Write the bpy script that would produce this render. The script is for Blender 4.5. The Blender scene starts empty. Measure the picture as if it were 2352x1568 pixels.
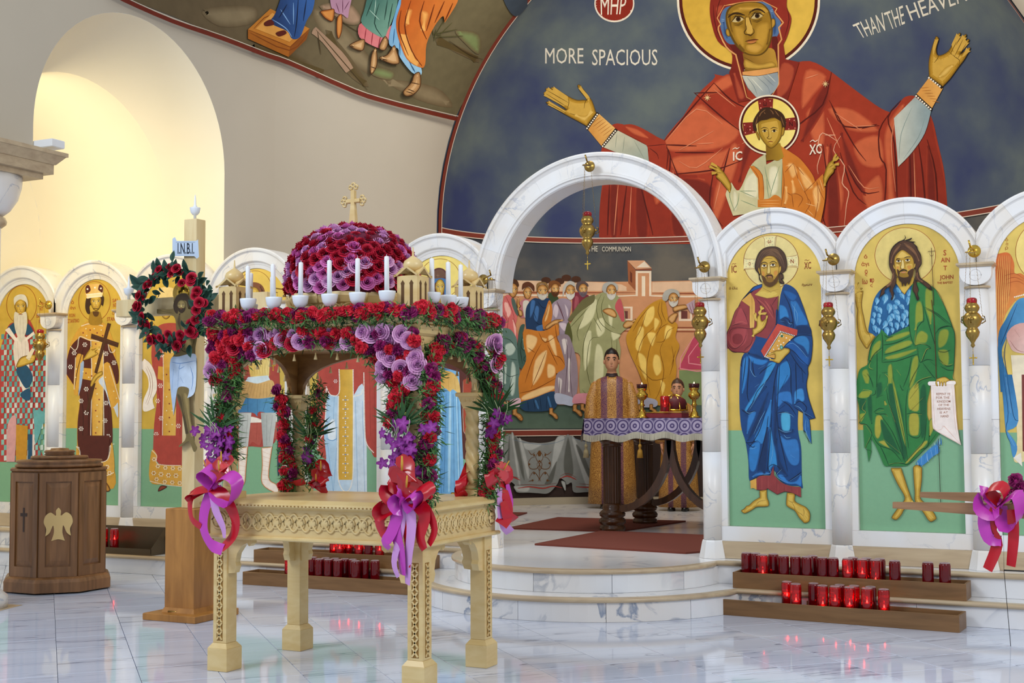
import bpy, bmesh, math, random
from math import sin, cos, pi, sqrt, radians, hypot, atan2
from mathutils import Vector, Matrix, geometry
random.seed(7)
scene = bpy.context.scene
COL = scene.collection
# ---------------------------------------------------------------- camera
FPX, CX, CY, HC = 2949.0, 1176.0, 784.0, 1.3
PITCH, ROLL, YAW = radians(3.379), radians(-0.295), radians(26.05)
_R0 = Vector((cos(YAW), sin(YAW), 0)); _F0 = Vector((-sin(YAW), cos(YAW), 0)); _Z = Vector((0, 0, 1))
CF = _F0*cos(PITCH) + _Z*sin(PITCH); _U0 = -_F0*sin(PITCH) + _Z*cos(PITCH)
CR = _R0*cos(ROLL) + _U0*sin(ROLL); CU = -_R0*sin(ROLL) + _U0*cos(ROLL)
CAM = Vector((0, 0, HC))
cd = bpy.data.cameras.new('camera'); cam = bpy.data.objects.new('camera', cd); COL.objects.link(cam)
cam.matrix_world = Matrix(((CR.x, CU.x, -CF.x, 0), (CR.y, CU.y, -CF.y, 0), (CR.z, CU.z, -CF.z, HC), (0, 0, 0, 1)))
cd.sensor_width = 36.0; cd.lens = 36.0*FPX/2352.0; cd.clip_end = 200
scene.camera = cam
# ---------------------------------------------------------------- world, lamps, exposure
w = bpy.data.worlds.new('world'); scene.world = w; w.use_nodes = True
bg = w.node_tree.nodes['Background']; bg.inputs[0].default_value = (0.86, 0.92, 1.0, 1); bg.inputs[1].default_value = 0.5
def area(name, loc, target, size, size_y, power, color):
    l = bpy.data.lights.new(name, 'AREA'); l.shape = 'RECTANGLE'; l.size = size; l.size_y = size_y
    l.energy = power; l.color = color
    o = bpy.data.objects.new(name, l); COL.objects.link(o); o.location = loc
    o.rotation_euler = (Vector(target)-Vector(loc)).to_track_quat('-Z', 'Y').to_euler()
    return o
area('nave_window_light', (-6.6, 0.2, 6.2), (-4.5, 8.5, 1.2), 3.0, 2.4, 260, (0.86, 0.93, 1.0))
area('right_window_light', (3.4, 3.6, 5.2), (-2.6, 8.8, 1.8), 2.4, 2.4, 170, (1.0, 0.95, 0.86))
area('altar_fill_light', (-3.6, 9.9, 6.2), (-3.6, 13.2, 2.2), 1.6, 1.0, 110, (1.0, 0.92, 0.80))  # unseen fill lamp, added to brighten the apse
area('aisle_wall_light', (-8.35, 7.2, 3.6), (-8.5, 9.07, 2.5), 0.8, 0.6, 27, (1.0, 0.86, 0.54))
scene.view_settings.view_transform = 'Standard'; scene.view_settings.look = 'None'
scene.view_settings.gamma = 1.0; scene.view_settings.use_curve_mapping = False
scene.view_settings.exposure = 0.34
# ---------------------------------------------------------------- pixel rays onto real surfaces
def ray(x, y): return CF*FPX + CR*(x-CX) - CU*(y-CY)
def onY(x, y, Y): d = ray(x, y); return CAM + d*(Y/d.y)
def onX(x, y, X): d = ray(x, y); return CAM + d*(X/d.x)
def onZ(x, y, Z): d = ray(x, y); return CAM + d*((Z-HC)/d.z)
# ---------------------------------------------------------------- materials
def lin(c):
    if isinstance(c, str):
        c = c.lstrip('#'); c = [int(c[i:i+2], 16)/255 for i in (0, 2, 4)]
    return tuple(v/12.92 if v <= .04045 else ((v+.055)/1.055)**2.4 for v in c[:3])
def new_mat(name):
    m = bpy.data.materials.new(name); m.use_nodes = True; nt = m.node_tree
    return m, nt, nt.nodes['Principled BSDF']
def node(nt, t, **k):
    n = nt.nodes.new(t)
    for a, v in k.items():
        if a in n.inputs: n.inputs[a].default_value = v
        else: setattr(n, a, v)
    return n
def coords(nt, scale=(1, 1, 1), rot=(0, 0, 0)):
    tc = node(nt, 'ShaderNodeTexCoord'); mp = node(nt, 'ShaderNodeMapping')
    mp.inputs['Scale'].default_value = scale; mp.inputs['Rotation'].default_value = rot
    nt.links.new(tc.outputs['Object'], mp.inputs['Vector']); return mp.outputs['Vector']
def ramp(nt, fac, stops):
    r = node(nt, 'ShaderNodeValToRGB'); e = r.color_ramp.elements
    while len(e) < len(stops): e.new(0.5)
    for i, (p, c) in enumerate(stops): e[i].position = p; e[i].color = (*lin(c), 1)
    nt.links.new(fac, r.inputs['Fac']); return r.outputs['Color']
def bump(nt, b, h, s=0.2, d=0.01):
    n = node(nt, 'ShaderNodeBump'); n.inputs['Strength'].default_value = s; n.inputs['Distance'].default_value = d
    nt.links.new(h, n.inputs['Height']); nt.links.new(n.outputs['Normal'], b.inputs['Normal'])
def plain(name, c, rough=.5, metal=0, noise=0.0, nscale=8, emit=None, estr=0, trans=0, coat=0, sheen=0, bmp=0):
    m, nt, b = new_mat(name)
    b.inputs['Base Color'].default_value = (*lin(c), 1); b.inputs['Roughness'].default_value = rough; b.inputs['Metallic'].default_value = metal
    if noise or bmp:
        n = node(nt, 'ShaderNodeTexNoise'); n.inputs['Scale'].default_value = nscale; n.inputs['Detail'].default_value = 4
        nt.links.new(coords(nt), n.inputs['Vector'])
        if noise:
            l = lin(c); mx = node(nt, 'ShaderNodeMix', data_type='RGBA')
            mx.inputs[6].default_value = (*[v*(1-noise) for v in l], 1); mx.inputs[7].default_value = (*[min(1, v*(1+noise)) for v in l], 1)
            nt.links.new(n.outputs['Fac'], mx.inputs[0]); nt.links.new(mx.outputs[2], b.inputs['Base Color'])
        if bmp: bump(nt, b, n.outputs['Fac'], bmp)
    if emit: b.inputs['Emission Color'].default_value = (*lin(emit), 1); b.inputs['Emission Strength'].default_value = estr
    if trans: b.inputs['Transmission Weight'].default_value = trans
    if coat: b.inputs['Coat Weight'].default_value = coat
    if sheen: b.inputs['Sheen Weight'].default_value = sheen
    return m
def marble(name, base='#e9ecf1', vein='#aab2c2', warm='#e4ddd3', rough=.34, scale=3.4, amount=.026, rot=(0.4, 0.7, 0.3), stretch=(1, 1, 1), spec=.5, per_object=True):
    m, nt, b = new_mat(name); v = coords(nt, stretch, rot)
    if per_object:
        oi = node(nt, 'ShaderNodeObjectInfo'); ad = node(nt, 'ShaderNodeVectorMath', operation='MULTIPLY_ADD')
        cmb = node(nt, 'ShaderNodeCombineXYZ')
        for i in range(3): nt.links.new(oi.outputs['Random'], cmb.inputs[i])
        nt.links.new(cmb.outputs[0], ad.inputs[0]); ad.inputs[1].default_value = (17, 31, 23); nt.links.new(v, ad.inputs[2]); v = ad.outputs[0]
    n1 = node(nt, 'ShaderNodeTexNoise'); n1.inputs['Scale'].default_value = scale; n1.inputs['Detail'].default_value = 7; n1.inputs['Distortion'].default_value = 1.2
    n2 = node(nt, 'ShaderNodeTexNoise'); n2.inputs['Scale'].default_value = scale*.7; n2.inputs['Detail'].default_value = 3
    nt.links.new(v, n1.inputs['Vector']); nt.links.new(v, n2.inputs['Vector'])
    veins = ramp(nt, n1.outputs['Fac'], [(.5-amount, '#000000'), (.5, '#ffffff'), (.5+amount*.35, '#000000')])
    area_ = ramp(nt, n2.outputs['Fac'], [(.46, '#000000'), (.66, '#ffffff')])
    base_c = ramp(nt, n2.outputs['Fac'], [(.3, base), (.72, warm)])
    ml = node(nt, 'ShaderNodeMath', operation='MULTIPLY'); nt.links.new(veins, ml.inputs[0]); nt.links.new(area_, ml.inputs[1])
    mx = node(nt, 'ShaderNodeMix', data_type='RGBA'); nt.links.new(ml.outputs[0], mx.inputs[0]); nt.links.new(base_c, mx.inputs[6]); mx.inputs[7].default_value = (*lin(vein), 1)
    nt.links.new(mx.outputs[2], b.inputs['Base Color']); b.inputs['Roughness'].default_value = rough; b.inputs['Specular IOR Level'].default_value = spec
    return m
def wood(name, light, dark, rough=.35, scale=(14, 14, 1.2), contrast=.5, bmp=.08):
    m, nt, b = new_mat(name); v = coords(nt, scale)
    oi = node(nt, 'ShaderNodeObjectInfo'); ad = node(nt, 'ShaderNodeVectorMath', operation='MULTIPLY_ADD'); cmb = node(nt, 'ShaderNodeCombineXYZ')
    for i in range(3): nt.links.new(oi.outputs['Random'], cmb.inputs[i])
    nt.links.new(cmb.outputs[0], ad.inputs[0]); ad.inputs[1].default_value = (9, 13, 7); nt.links.new(v, ad.inputs[2])
    n = node(nt, 'ShaderNodeTexNoise'); n.inputs['Scale'].default_value = 2.2; n.inputs['Detail'].default_value = 6; n.inputs['Distortion'].default_value = .6
    nt.links.new(ad.outputs[0], n.inputs['Vector'])
    nt.links.new(ramp(nt, n.outputs['Fac'], [(.5-contrast*.45, dark), (.5+contrast*.35, light)]), b.inputs['Base Color'])
    b.inputs['Roughness'].default_value = rough
    if bmp: bump(nt, b, n.outputs['Fac'], bmp, .004)
    return m
def attr_mat(name, rough=.55, noise=.12, nscale=30, metal=0, spec=.35, bmp=.05):
    m, nt, b = new_mat(name)
    at = node(nt, 'ShaderNodeAttribute'); at.attribute_name = 'Col'
    n = node(nt, 'ShaderNodeTexNoise'); n.inputs['Scale'].default_value = nscale; n.inputs['Detail'].default_value = 5
    nt.links.new(coords(nt), n.inputs['Vector'])
    mr = node(nt, 'ShaderNodeMapRange'); mr.inputs[1].default_value = .25; mr.inputs[2].default_value = .75; mr.inputs[3].default_value = 1-noise; mr.inputs[4].default_value = 1+noise
    nt.links.new(n.outputs['Fac'], mr.inputs[0])
    vm = node(nt, 'ShaderNodeVectorMath', operation='SCALE'); nt.links.new(at.outputs['Color'], vm.inputs[0]); nt.links.new(mr.outputs[0], vm.inputs['Scale'])
    nt.links.new(vm.outputs[0], b.inputs['Base Color']); b.inputs['Roughness'].default_value = rough; b.inputs['Metallic'].default_value = metal
    b.inputs['Specular IOR Level'].default_value = spec
    return m
M = {}
M['marble'] = marble('white_marble')
M['marble_floor'] = marble('floor_marble', base='#d0d9ee', vein='#6a748e', warm='#c6cfe4', rough=.06, scale=2.2, amount=.035, rot=(0, 0, radians(-2)), stretch=(.35, 3.6, 1))
M['grout'] = plain('floor_joint', '#7d838f', .6)
M['marble_riser'] = marble('riser_marble', base='#e8edf5', vein='#8d98ac', warm='#e4e0dc', rough=.18, scale=1.8, amount=.05)
M['travertine'] = wood('travertine', '#cbb899', '#ab957a', .3, (1.2, 6, 12), .7, 0)
M['white_wall'] = plain('plaster', '#c3baa9', .85, noise=.03, nscale=3)
M['cream_wall'] = plain('cream_plaster', '#efe6cf', .85, noise=.03, nscale=2)
M['beige_wall'] = plain('beige_plaster', '#c9bda8', .85, noise=.04, nscale=2)
M['paint'] = attr_mat('painted_colour', .6, .10, 22)
M['mural'] = attr_mat('mural_paint', .75, .10, 9, spec=.2)
M['gold_ground'] = attr_mat('gold_leaf_ground', .38, .14, 7, metal=.35, spec=.5)
# ---------------------------------------------------------------- mesh helpers
class MB:
    def __init__(s): s.v = []; s.f = []; s.sm = []
    def add(s, vs, fs, smooth=False):
        o = len(s.v); s.v += [tuple(p) for p in vs]; s.f += [tuple(i+o for i in q) for q in fs]; s.sm += [smooth]*len(fs); return s
    def box(s, x0, x1, y0, y1, z0, z1, b=0):
        if b:
            return s.bevbox(x0, x1, y0, y1, z0, z1, b)
        vs = [(x, y, z) for z in (z0, z1) for y in (y0, y1) for x in (x0, x1)]
        return s.add(vs, [(0, 2, 3, 1), (4, 5, 7, 6), (0, 1, 5, 4), (2, 6, 7, 3), (0, 4, 6, 2), (1, 3, 7, 5)])
    def bevbox(s, x0, x1, y0, y1, z0, z1, b):
        def ring(i, z): return [(x0+i, y0+i, z), (x1-i, y0+i, z), (x1-i, y1-i, z), (x0+i, y1-i, z)]
        vs = ring(b, z0)+ring(0, z0+b)+ring(0, z1-b)+ring(b, z1)
        fs = [(3, 2, 1, 0), (12, 13, 14, 15)]
        for k in range(3):
            for i in range(4): a = k*4+i; c = k*4+(i+1) % 4; fs.append((a, c, c+4, a+4))
        return s.add(vs, fs)
    def frustum(s, cx, cy, z0, z1, a0, b0, a1, b1):
        vs = [(cx+i*a0, cy+j*b0, z0) for i, j in ((-1, -1), (1, -1), (1, 1), (-1, 1))]+[(cx+i*a1, cy+j*b1, z1) for i, j in ((-1, -1), (1, -1), (1, 1), (-1, 1))]
        return s.add(vs, [(3, 2, 1, 0), (4, 5, 6, 7)]+[(i, (i+1) % 4, (i+1) % 4+4, i+4) for i in range(4)])
    def lathe(s, prof, c=(0, 0, 0), seg=16, a0=0, a1=2*pi, smooth=True, axis='z', cap=True):
        full = abs(a1-a0-2*pi) < 1e-6; n = seg if full else seg+1; vs = []
        for r, z in prof:
            for i in range(n):
                a = a0+(a1-a0)*i/seg; p = (r*cos(a), r*sin(a), z)
                if axis == 'y': p = (p[0], -p[2], p[1])
                if axis == 'x': p = (p[2], p[0], p[1])
                vs.append((c[0]+p[0], c[1]+p[1], c[2]+p[2]))
        fs = []
        for k in range(len(prof)-1):
            for i in range(seg):
                j = (i+1) % n; fs.append((k*n+i, k*n+j, (k+1)*n+j, (k+1)*n+i))
        s.add(vs, fs, smooth)
        if cap and full:
            o = len(s.v)-len(vs)
            if prof[0][0] > 1e-4: s.f.append(tuple(o+i for i in reversed(range(n)))); s.sm.append(False)
            if prof[-1][0] > 1e-4: s.f.append(tuple(o+(len(prof)-1)*n+i for i in range(n))); s.sm.append(False)
        return s
    def tube(s, path, r, seg=8, closed=False, smooth=True):
        P = [Vector(p) for p in path]; n = len(P); rr = r if isinstance(r, (list, tuple)) else [r]*n; vs = []
        up = Vector((0, 0, 1))
        for i, p in enumerate(P):
            t = (P[(i+1) % n]-P[i-1]) if closed else (P[min(i+1, n-1)]-P[max(i-1, 0)])
            t = t.normalized() if t.length > 1e-9 else Vector((0, 0, 1))
            a = t.cross(up)
            if a.length < .05: a = t.cross(Vector((1, 0, 0)))
            a.normalize(); b = t.cross(a)
            for k in range(seg): q = 2*pi*k/seg; vs.append(p+(a*cos(q)+b*sin(q))*rr[i])
        fs = []
        for i in range(n if closed else n-1):
            j = (i+1) % n
            for k in range(seg): l = (k+1) % seg; fs.append((i*seg+k, i*seg+l, j*seg+l, j*seg+k))
        if not closed: fs += [tuple(reversed(range(seg))), tuple((n-1)*seg+k for k in range(seg))]
        return s.add(vs, fs, smooth)
    def prism(s, poly, f0, f1):
        """poly: 2d outline; f0, f1 map (a,b)->3d for both caps"""
        n = len(poly); vs = [f0(*p) for p in poly]+[f1(*p) for p in poly]
        tris = geometry.tessellate_polygon([[Vector((p[0], p[1], 0)) for p in poly]])
        fs = [tuple(t) for t in tris]+[tuple(i+n for i in reversed(t)) for t in tris]
        fs += [(i, (i+1) % n, (i+1) % n+n, i+n) for i in range(n)]
        return s.add(vs, fs)
    def grid(s, fn, nu, nv, smooth=True, closed_u=False):
        vs = [fn(i/nu, j/nv) for j in range(nv+1) for i in range(nu+1)]
        return s.add(vs, [(j*(nu+1)+i, j*(nu+1)+i+1, (j+1)*(nu+1)+i+1, (j+1)*(nu+1)+i) for j in range(nv) for i in range(nu)], smooth)
    def sweep(s, prof, path, closed=False, smooth=False):
        """prof: list of (n,z) offsets; path: list of ((x,y,z), normal) frames"""
        k = len(prof); vs = []
        for p, nrm, up in path:
            p = Vector(p); nrm = Vector(nrm); up = Vector(up)
            for a, b in prof: vs.append(p+nrm*a+up*b)
        n = len(path); fs = []
        for i in range(n if closed else n-1):
            j = (i+1) % n
            for q in range(k-1): fs.append((i*k+q, i*k+q+1, j*k+q+1, j*k+q))
        return s.add(vs, fs, smooth)
    def mesh(s, name, mat, recalc=True):
        me = bpy.data.meshes.new(name); me.from_pydata(s.v, [], s.f); me.polygons.foreach_set('use_smooth', s.sm)
        if recalc:
            bm = bmesh.new(); bm.from_mesh(me); bmesh.ops.recalc_face_normals(bm, faces=bm.faces); bm.to_mesh(me); bm.free()
        if mat: me.materials.append(M[mat] if isinstance(mat, str) else mat)
        me.update(); return me
    def build(s, name, mat, parent=None, recalc=True):
        o = bpy.data.objects.new(name, s.mesh(name, mat, recalc)); COL.objects.link(o)
        if parent: o.parent = parent
        return o
def tag(o, label=None, cat=None, group=None, kind=None):
    if label: o['label'] = label
    if cat: o['category'] = cat
    if group: o['group'] = group
    if kind: o['kind'] = kind
    return o
def empty(name, loc=(0, 0, 0), label=None, cat=None, group=None, rz=0):
    o = bpy.data.objects.new(name, None); COL.objects.link(o); o.location = loc; o.rotation_euler = (0, 0, rz); o.empty_display_size = .05
    return tag(o, label, cat, group)
def inst(name, me, parent=None, loc=(0, 0, 0), rot=None, scale=None, mat3=None):
    o = bpy.data.objects.new(name, me); COL.objects.link(o)
    if mat3 is not None:
        mw = mat3.to_4x4() if len(mat3) == 3 else mat3.copy(); mw.translation = Vector(loc); o.matrix_world = mw
    else:
        o.location = loc
        if rot: o.rotation_euler = rot
        if scale: o.scale = scale if not isinstance(scale, (int, float)) else (scale,)*3
    if parent: o.parent = parent
    return o
def copy_tree(o, loc=None, rz=None, parent=None):
    c = o.copy(); COL.objects.link(c); c.parent = parent
    if loc is not None: c.location = loc
    if rz is not None: c.rotation_euler = (0, 0, rz)
    for ch in o.children: 
        d = copy_tree(ch, None, None, c); d.matrix_parent_inverse = ch.matrix_parent_inverse.copy()
    return c
# ================================================================ the setting
XC, YA, RA, ZA, DA = -3.64, 12.10, 3.18, 3.345, 2.126     # apse axis, opening plane, radius, springing, depth
XS = -7.2                                                  # side wall plane
Z1, Z2 = 0.152, 0.303                                      # step tops
YI = 8.84                                                  # icon screen face
PW = 0.9057                                                # bay pitch
# --- floor with separate tiles
fl = tag(MB().box(-11.5, 1.6, 1.5, 9.6, -.06, -.012).build('floor', 'grout'), kind='structure')
TA = radians(46.0); d1 = Vector((-sin(TA), cos(TA), 0)); d2 = Vector((cos(TA), sin(TA), 0)); TS = .39
tile_m = MB().bevbox(-TS/2+.0012, TS/2-.0012, -TS/2+.0012, TS/2-.0012, -.012, 0, .0012).mesh('tile', 'marble_floor')
bx = MB(); ntile = 0
cand = []
for i in range(-14, 26):
    off = [0, .01, -.08, .0, .05, -.03][i % 6]
    for j in range(-6, 40):
        c = d2*(.078+TS*(i+.5)) + d1*(5.49+off+TS*(j-9.5))
        if c.y > 8.66 or c.y < 2.2 or c.x < -11 or c.x > 1.4: continue
        v = c-CAM; wz = v.dot(CF)
        if wz < .3: continue
        px = CX+FPX*v.dot(CR)/wz; py = CY-FPX*v.dot(CU)/wz
        mg = FPX*.35/wz
        vis = -mg < px < 2352+mg and py < 1568+mg
        cand.append((vis, c))
for vis, c in cand:
    if vis:
        o = inst('tile', tile_m, fl, c, rot=(0, 0, TA))
    else:
        pts = [c+d1*a+d2*b for a, b in ((-.194, -.194), (.194, -.194), (.194, .194), (-.194, .194))]
        bx.add([(p.x, p.y, 0) for p in pts], [(0, 1, 2, 3)])
tag(bx.build('tile_field', 'marble_floor', fl), kind='stuff')
# --- platform: two straight steps with a bowed centre (ambo)
def bow(r_chord, y0, depth, x0, x1, n=28):
    """arc in plan from (x0,y0) to (x1,y0) bulging to -y by depth"""
    h = (x1-x0)/2; R = (h*h+depth*depth)/(2*depth); xm = (x0+x1)/2; yc = y0-depth+R; a = math.asin(h/R)
    return [(xm+R*sin(t), yc-R*cos(t)) for t in [-a+2*a*i/n for i in range(n+1)]]
YR1, YR2 = 8.424, 8.66
bow1 = bow(0, YR1, .90, -4.83, -2.45)
bow2 = bow(0, YR2, .90, -4.62, -2.66)
def step(name, prof_y, bowpts, ztop, zbot, yback, label_idx):
    path = [(-11.4, prof_y)]+[(-5.9, prof_y)]+bowpts+[(-1.3, prof_y), (1.3, prof_y)]
    st = empty(name, (0, 0, 0)); st['kind'] = 'structure'
    # tread
    mb = MB(); poly = path+[(1.3, yback), (-11.4, yback)]
    mb.prism(poly, lambda a, b: (a, b, ztop), lambda a, b: (a, b, zbot+.002)); mb.build('tread', 'marble_riser', st)
    # riser slabs, each piece its own
    segs = []
    xs = [-11.4+1.02*k for k in range(6)]
    L = [((xs[k], prof_y), (xs[k+1], prof_y)) for k in range(5)]+[((xs[5], prof_y), (-5.9, prof_y)), ((-5.9, prof_y), bowpts[0])]
    for a, b in L: segs.append([a, b])
    nb = len(bowpts)-1; cuts = [0, 3, 8, 14, 19, 24, nb]
    for k in range(len(cuts)-1): segs.append(bowpts[cuts[k]:cuts[k+1]+1])
    segs.append([bowpts[-1], (-1.3, prof_y)]); segs.append([(-1.3, prof_y), (-.3, prof_y)]); segs.append([(-.3, prof_y), (1.3, prof_y)])
    for sg in segs:
        m = MB(); k = len(sg); vs = []
        for i, p in enumerate(sg):
            a = Vector(sg[max(i-1, 0)]); b = Vector(sg[min(i+1, k-1)]); t = (b-a).normalized(); n = Vector((t.y, -t.x))
            q = Vector(p); e = t*(.0012 if i == 0 else (-.0012 if i == k-1 else 0)); q = q+e
            for o_ in (.012, -.002):
                vs += [(q.x+n.x*o_, q.y+n.y*o_, zbot+.001), (q.x+n.x*o_, q.y+n.y*o_, ztop-.031)]
        fs = []
        for i in range(k-1):
            c = i*4; fs += [(c, c+4, c+5, c+1), (c+1, c+5, c+7, c+3), (c+3, c+7, c+6, c+2)]
        fs += [(0, 1, 3, 2), ((k-1)*4, (k-1)*4+2, (k-1)*4+3, (k-1)*4+1)]
        m.add(vs, fs); m.build('riser_slab', 'marble_riser', st)
    # rounded travertine nosing
    half = [(-.035+0, 0.0)]+[(.022+.0155*sin(t), -.0155+.0155*cos(t)) for t in [pi*i/6 for i in range(7)]]+[(-.004, -.031)]
    fr = []
    for i, p in enumerate(path):
        a = Vector(path[max(i-1, 0)]); b = Vector(path[min(i+1, len(path)-1)]); t = (b-a).normalized(); fr.append(((p[0], p[1], ztop+.001), (t.y, -t.x, 0), (0, 0, 1)))
    m = MB(); m.sweep(half, fr, smooth=True); m.build('nosing', 'travertine', st)
    return st
step('step_lower', YR1, bow1, Z1, 0, 8.95, 0)
step('step_upper', YR2, bow2, Z2, Z1, 14.4, 1)
# --- apse: half cylinder and half dome, plus the two side walls
def apse_pt(t, z):       # t 0..1 left to right
    a = pi*(1-t)
    if z <= ZA: k = 1.0
    else: k = sqrt(max(0, 1-((z-ZA)/RA)**2))
    return (XC+(RA+.012)*k*cos(a), YA+(DA+.012)*k*sin(a), z)
ap = MB(); ap.grid(lambda u, v: apse_pt(u, .30+v*(ZA-.30)), 48, 6)
ap.grid(lambda u, v: apse_pt(u, ZA+RA*sin(v*pi/2*.999)), 48, 20)
tag(ap.build('wall_apse', 'white_wall'), kind='structure')
def sm(t): t = max(0, min(1, t)); return t*t*(3-2*t)
def side_x(y, z, s=-1):
    k = sm((y-9.7)/(YA-9.7)); R = RA if z <= ZA else sqrt(max(.0, RA*RA-(z-ZA)**2))
    return XC+s*((XC-XS)*(1-k)+R*k)
ARC = dict(y=7.88, r=1.09, z=3.46)
def sideL(): 
    m = MB(); zt = 6.4
    # nave part left of the opening and the spandrel above the arch
    y0, y1 = ARC['y']-ARC['r'], ARC['y']+ARC['r']
    m.add([(XS, 3.0, 3.22), (XS, y0, 3.22), (XS, y0, zt), (XS, 3.0, zt), (XS-.5, 3.0, 3.22), (XS-.5, y0, 3.22)], [(0, 1, 2, 3), (0, 4, 5, 1)])
    m.add([(XS, y1, .3), (XS, 9.7, .3), (XS, 9.7, zt), (XS, y1, zt)], [(0, 1, 2, 3)])
    n = 40; top = [(XS, ARC['y']-ARC['r']*cos(pi*i/n), ARC['z']+ARC['r']*sin(pi*i/n)) for i in range(n+1)]
    m.add(top+[(XS, p[1], zt) for p in top], [(i, i+1, i+n+2, i+n+1) for i in range(n)])
    m.add([(XS, y0, 3.22), (XS, y0, 3.47), (XS-.5, y0, 3.47), (XS-.5, y0, 3.22)], [(0, 1, 2, 3)])
    m.grid(lambda u, v: (lambda y, z: (side_x(y, z), y, z))(9.7+u*(YA-9.7), .3+v*6.0), 16, 24)
    # reveal thickness
    return m
tag(sideL().build('wall_left', 'white_wall', recalc=False), kind='structure')
mr = MB(); mr.grid(lambda u, v: (lambda y, z: (side_x(y, z, 1), y, z))(9.0+u*(YA-9.0), .3+v*6.0), 20, 24)
tag(mr.build('wall_right', 'white_wall'), kind='structure')
# aisle behind the side arch: splayed soffit, lower barrel, rounded end
ai = MB(); n = 32
arch1 = [(XS, ARC['y']+ARC['r'], .3)]+[(XS, ARC['y']+ARC['r']*cos(pi*i/n), ARC['z']+ARC['r']*sin(pi*i/n)) for i in range(n+1)]+[(XS, ARC['y']-ARC['r'], 3.22)]
XB = -7.9; B = dict(y=7.92, r=1.15, z=3.02)
arch2 = [(XB, B['y']+B['r'], .3)]+[(XB, B['y']+B['r']*cos(pi*i/n), B['z']+B['r']*sin(pi*i/n)) for i in range(n+1)]+[(XB, B['y']-B['r'], 3.0)]
arch3 = [(XB-1.6, p[1], p[2]) for p in arch2]
k = len(arch1)
ai.add(arch1+arch2, [(i, i+1, i+k+1, i+k) for i in range(k-1)], True)
ai.add(arch2+arch3, [(i, i+1, i+k+1, i+k) for i in range(k-1)], True)
def endp(u, v):
    a = pi*u; ph = pi/2*v
    return (XB-1.6-B['r']*sin(a)*cos(ph)*.98, B['y']+B['r']*cos(a)*cos(ph), B['z']+B['r']*sin(ph))
ai.grid(endp, 28, 12); ai.grid(lambda u, v: (XB-1.6-B['r']*sin(pi*u)*.98, B['y']+B['r']*cos(pi*u), .1+v*(B['z']-.1)), 28, 3)
tag(ai.build('wall_aisle', 'cream_wall'), kind='structure')
# ================================================================ marble icon screen
SCR = empty('icon_screen', (XC, YI, Z2), 'white marble icon screen with round arches and engaged columns across the sanctuary', 'icon screen')
ZS, RO_, RI_ = 2.245, .515, .342
COLX = [-.936+PW*k for k in (2, 1, 0, -1, -2)]+[-4.524-PW*k for k in range(7)]   # column axes, right to left
BAYS = [(-.936+PW*1.5), (-.936+PW*.5), (-.936-PW*.5), (-.936-PW*1.5)]+[-4.524-PW*(k+.5) for k in range(6)]
SM = Matrix.Translation(-Vector((XC, YI, Z2)))
def spart(mb, name, mat, parent=SCR):
    o = mb.build(name, mat); o.parent = parent; o.matrix_parent_inverse = parent.matrix_world.inverted() if parent is not SCR else SM; return o
def arch_band(xc, zc, prof, a0, a1, n, clampx=None):
    """prof: (radius, y) list; swept along the arc"""
    fr = []; m = MB(); k = len(prof); vs = []
    for i in range(n+1):
        a = a0+(a1-a0)*i/n
        for r, y in prof:
            x = r*cos(a)
            if clampx: x = max(-clampx, min(clampx, x))
            vs.append((xc+x, y, zc+r*sin(a)))
    fs = [(i*k+q, i*k+q+1, (i+1)*k+q+1, (i+1)*k+q) for i in range(n) for q in range(k-1)]
    fs += [tuple(range(k)), tuple(n*k+q for q in reversed(range(k)))]+[(i*k+k-1, i*k, (i+1)*k, (i+1)*k+k-1) for i in range(n)]
    return m.add(vs, fs)
yb = YI+.05
PR = [(RO_, yb+.20), (RO_, YI-.012), (RO_-.012, YI-.02), (RO_-.026, YI-.018), (RO_-.032, YI-.006), (RO_-.04, YI), (.405, YI), (.398, YI+.006), (.392, YI+.022), (.376, YI+.026), (.372, YI+.03), (RI_, YI+.034), (RI_, yb+.002), (RI_+.01, yb+.20)]
for xc in BAYS:
    cuts = [0.06, .31, .5, .69, .94]
    for q in range(4):
        g = .0006
        m = arch_band(xc, ZS, PR, pi*(cuts[q] if q else 0)+g, pi*(cuts[q+1] if q < 3 else 1)-g, 10, PW/2-.0006); spart(m, 'arch_stone', 'marble')
    # backing slab with the bay outline, base slab, jambs and travertine plinth
    pts = [(-PW/2+.001, Z2)]+[(-max(-1, min(1, 1))*0+max(-PW/2+.001, min(PW/2-.001, -(RO_-.004)*cos(pi*i/24))), ZS+(RO_-.004)*sin(pi*i/24)) for i in range(25)]+[(PW/2-.001, Z2)]
    m = MB(); m.prism(pts, lambda a, b: (xc+a, yb, b), lambda a, b: (xc+a, yb+.2, b)); spart(m, 'back_slab', 'marble')
    m = MB(); m.box(xc-PW/2+.001, xc+PW/2-.001, YI, yb+.001, .425, .527); spart(m, 'base_slab', 'marble')
    for s in (-1, 1):
        x0, x1 = sorted((xc+s*RI_, xc+s*(PW/2-.001)))
        for z0, z1 in ((.5275, 1.27), (1.2715, ZS-.001)):
            m = MB(); m.box(x0, x1, YI, yb+.001, z0, z1, .0008); spart(m, 'jamb_slab', 'marble')
    m = MB(); m.box(xc-PW/2+.001, xc+PW/2-.001, YI-.014, yb, Z2+.0012, .424, .002); spart(m, 'plinth_slab', 'travertine')
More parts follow.
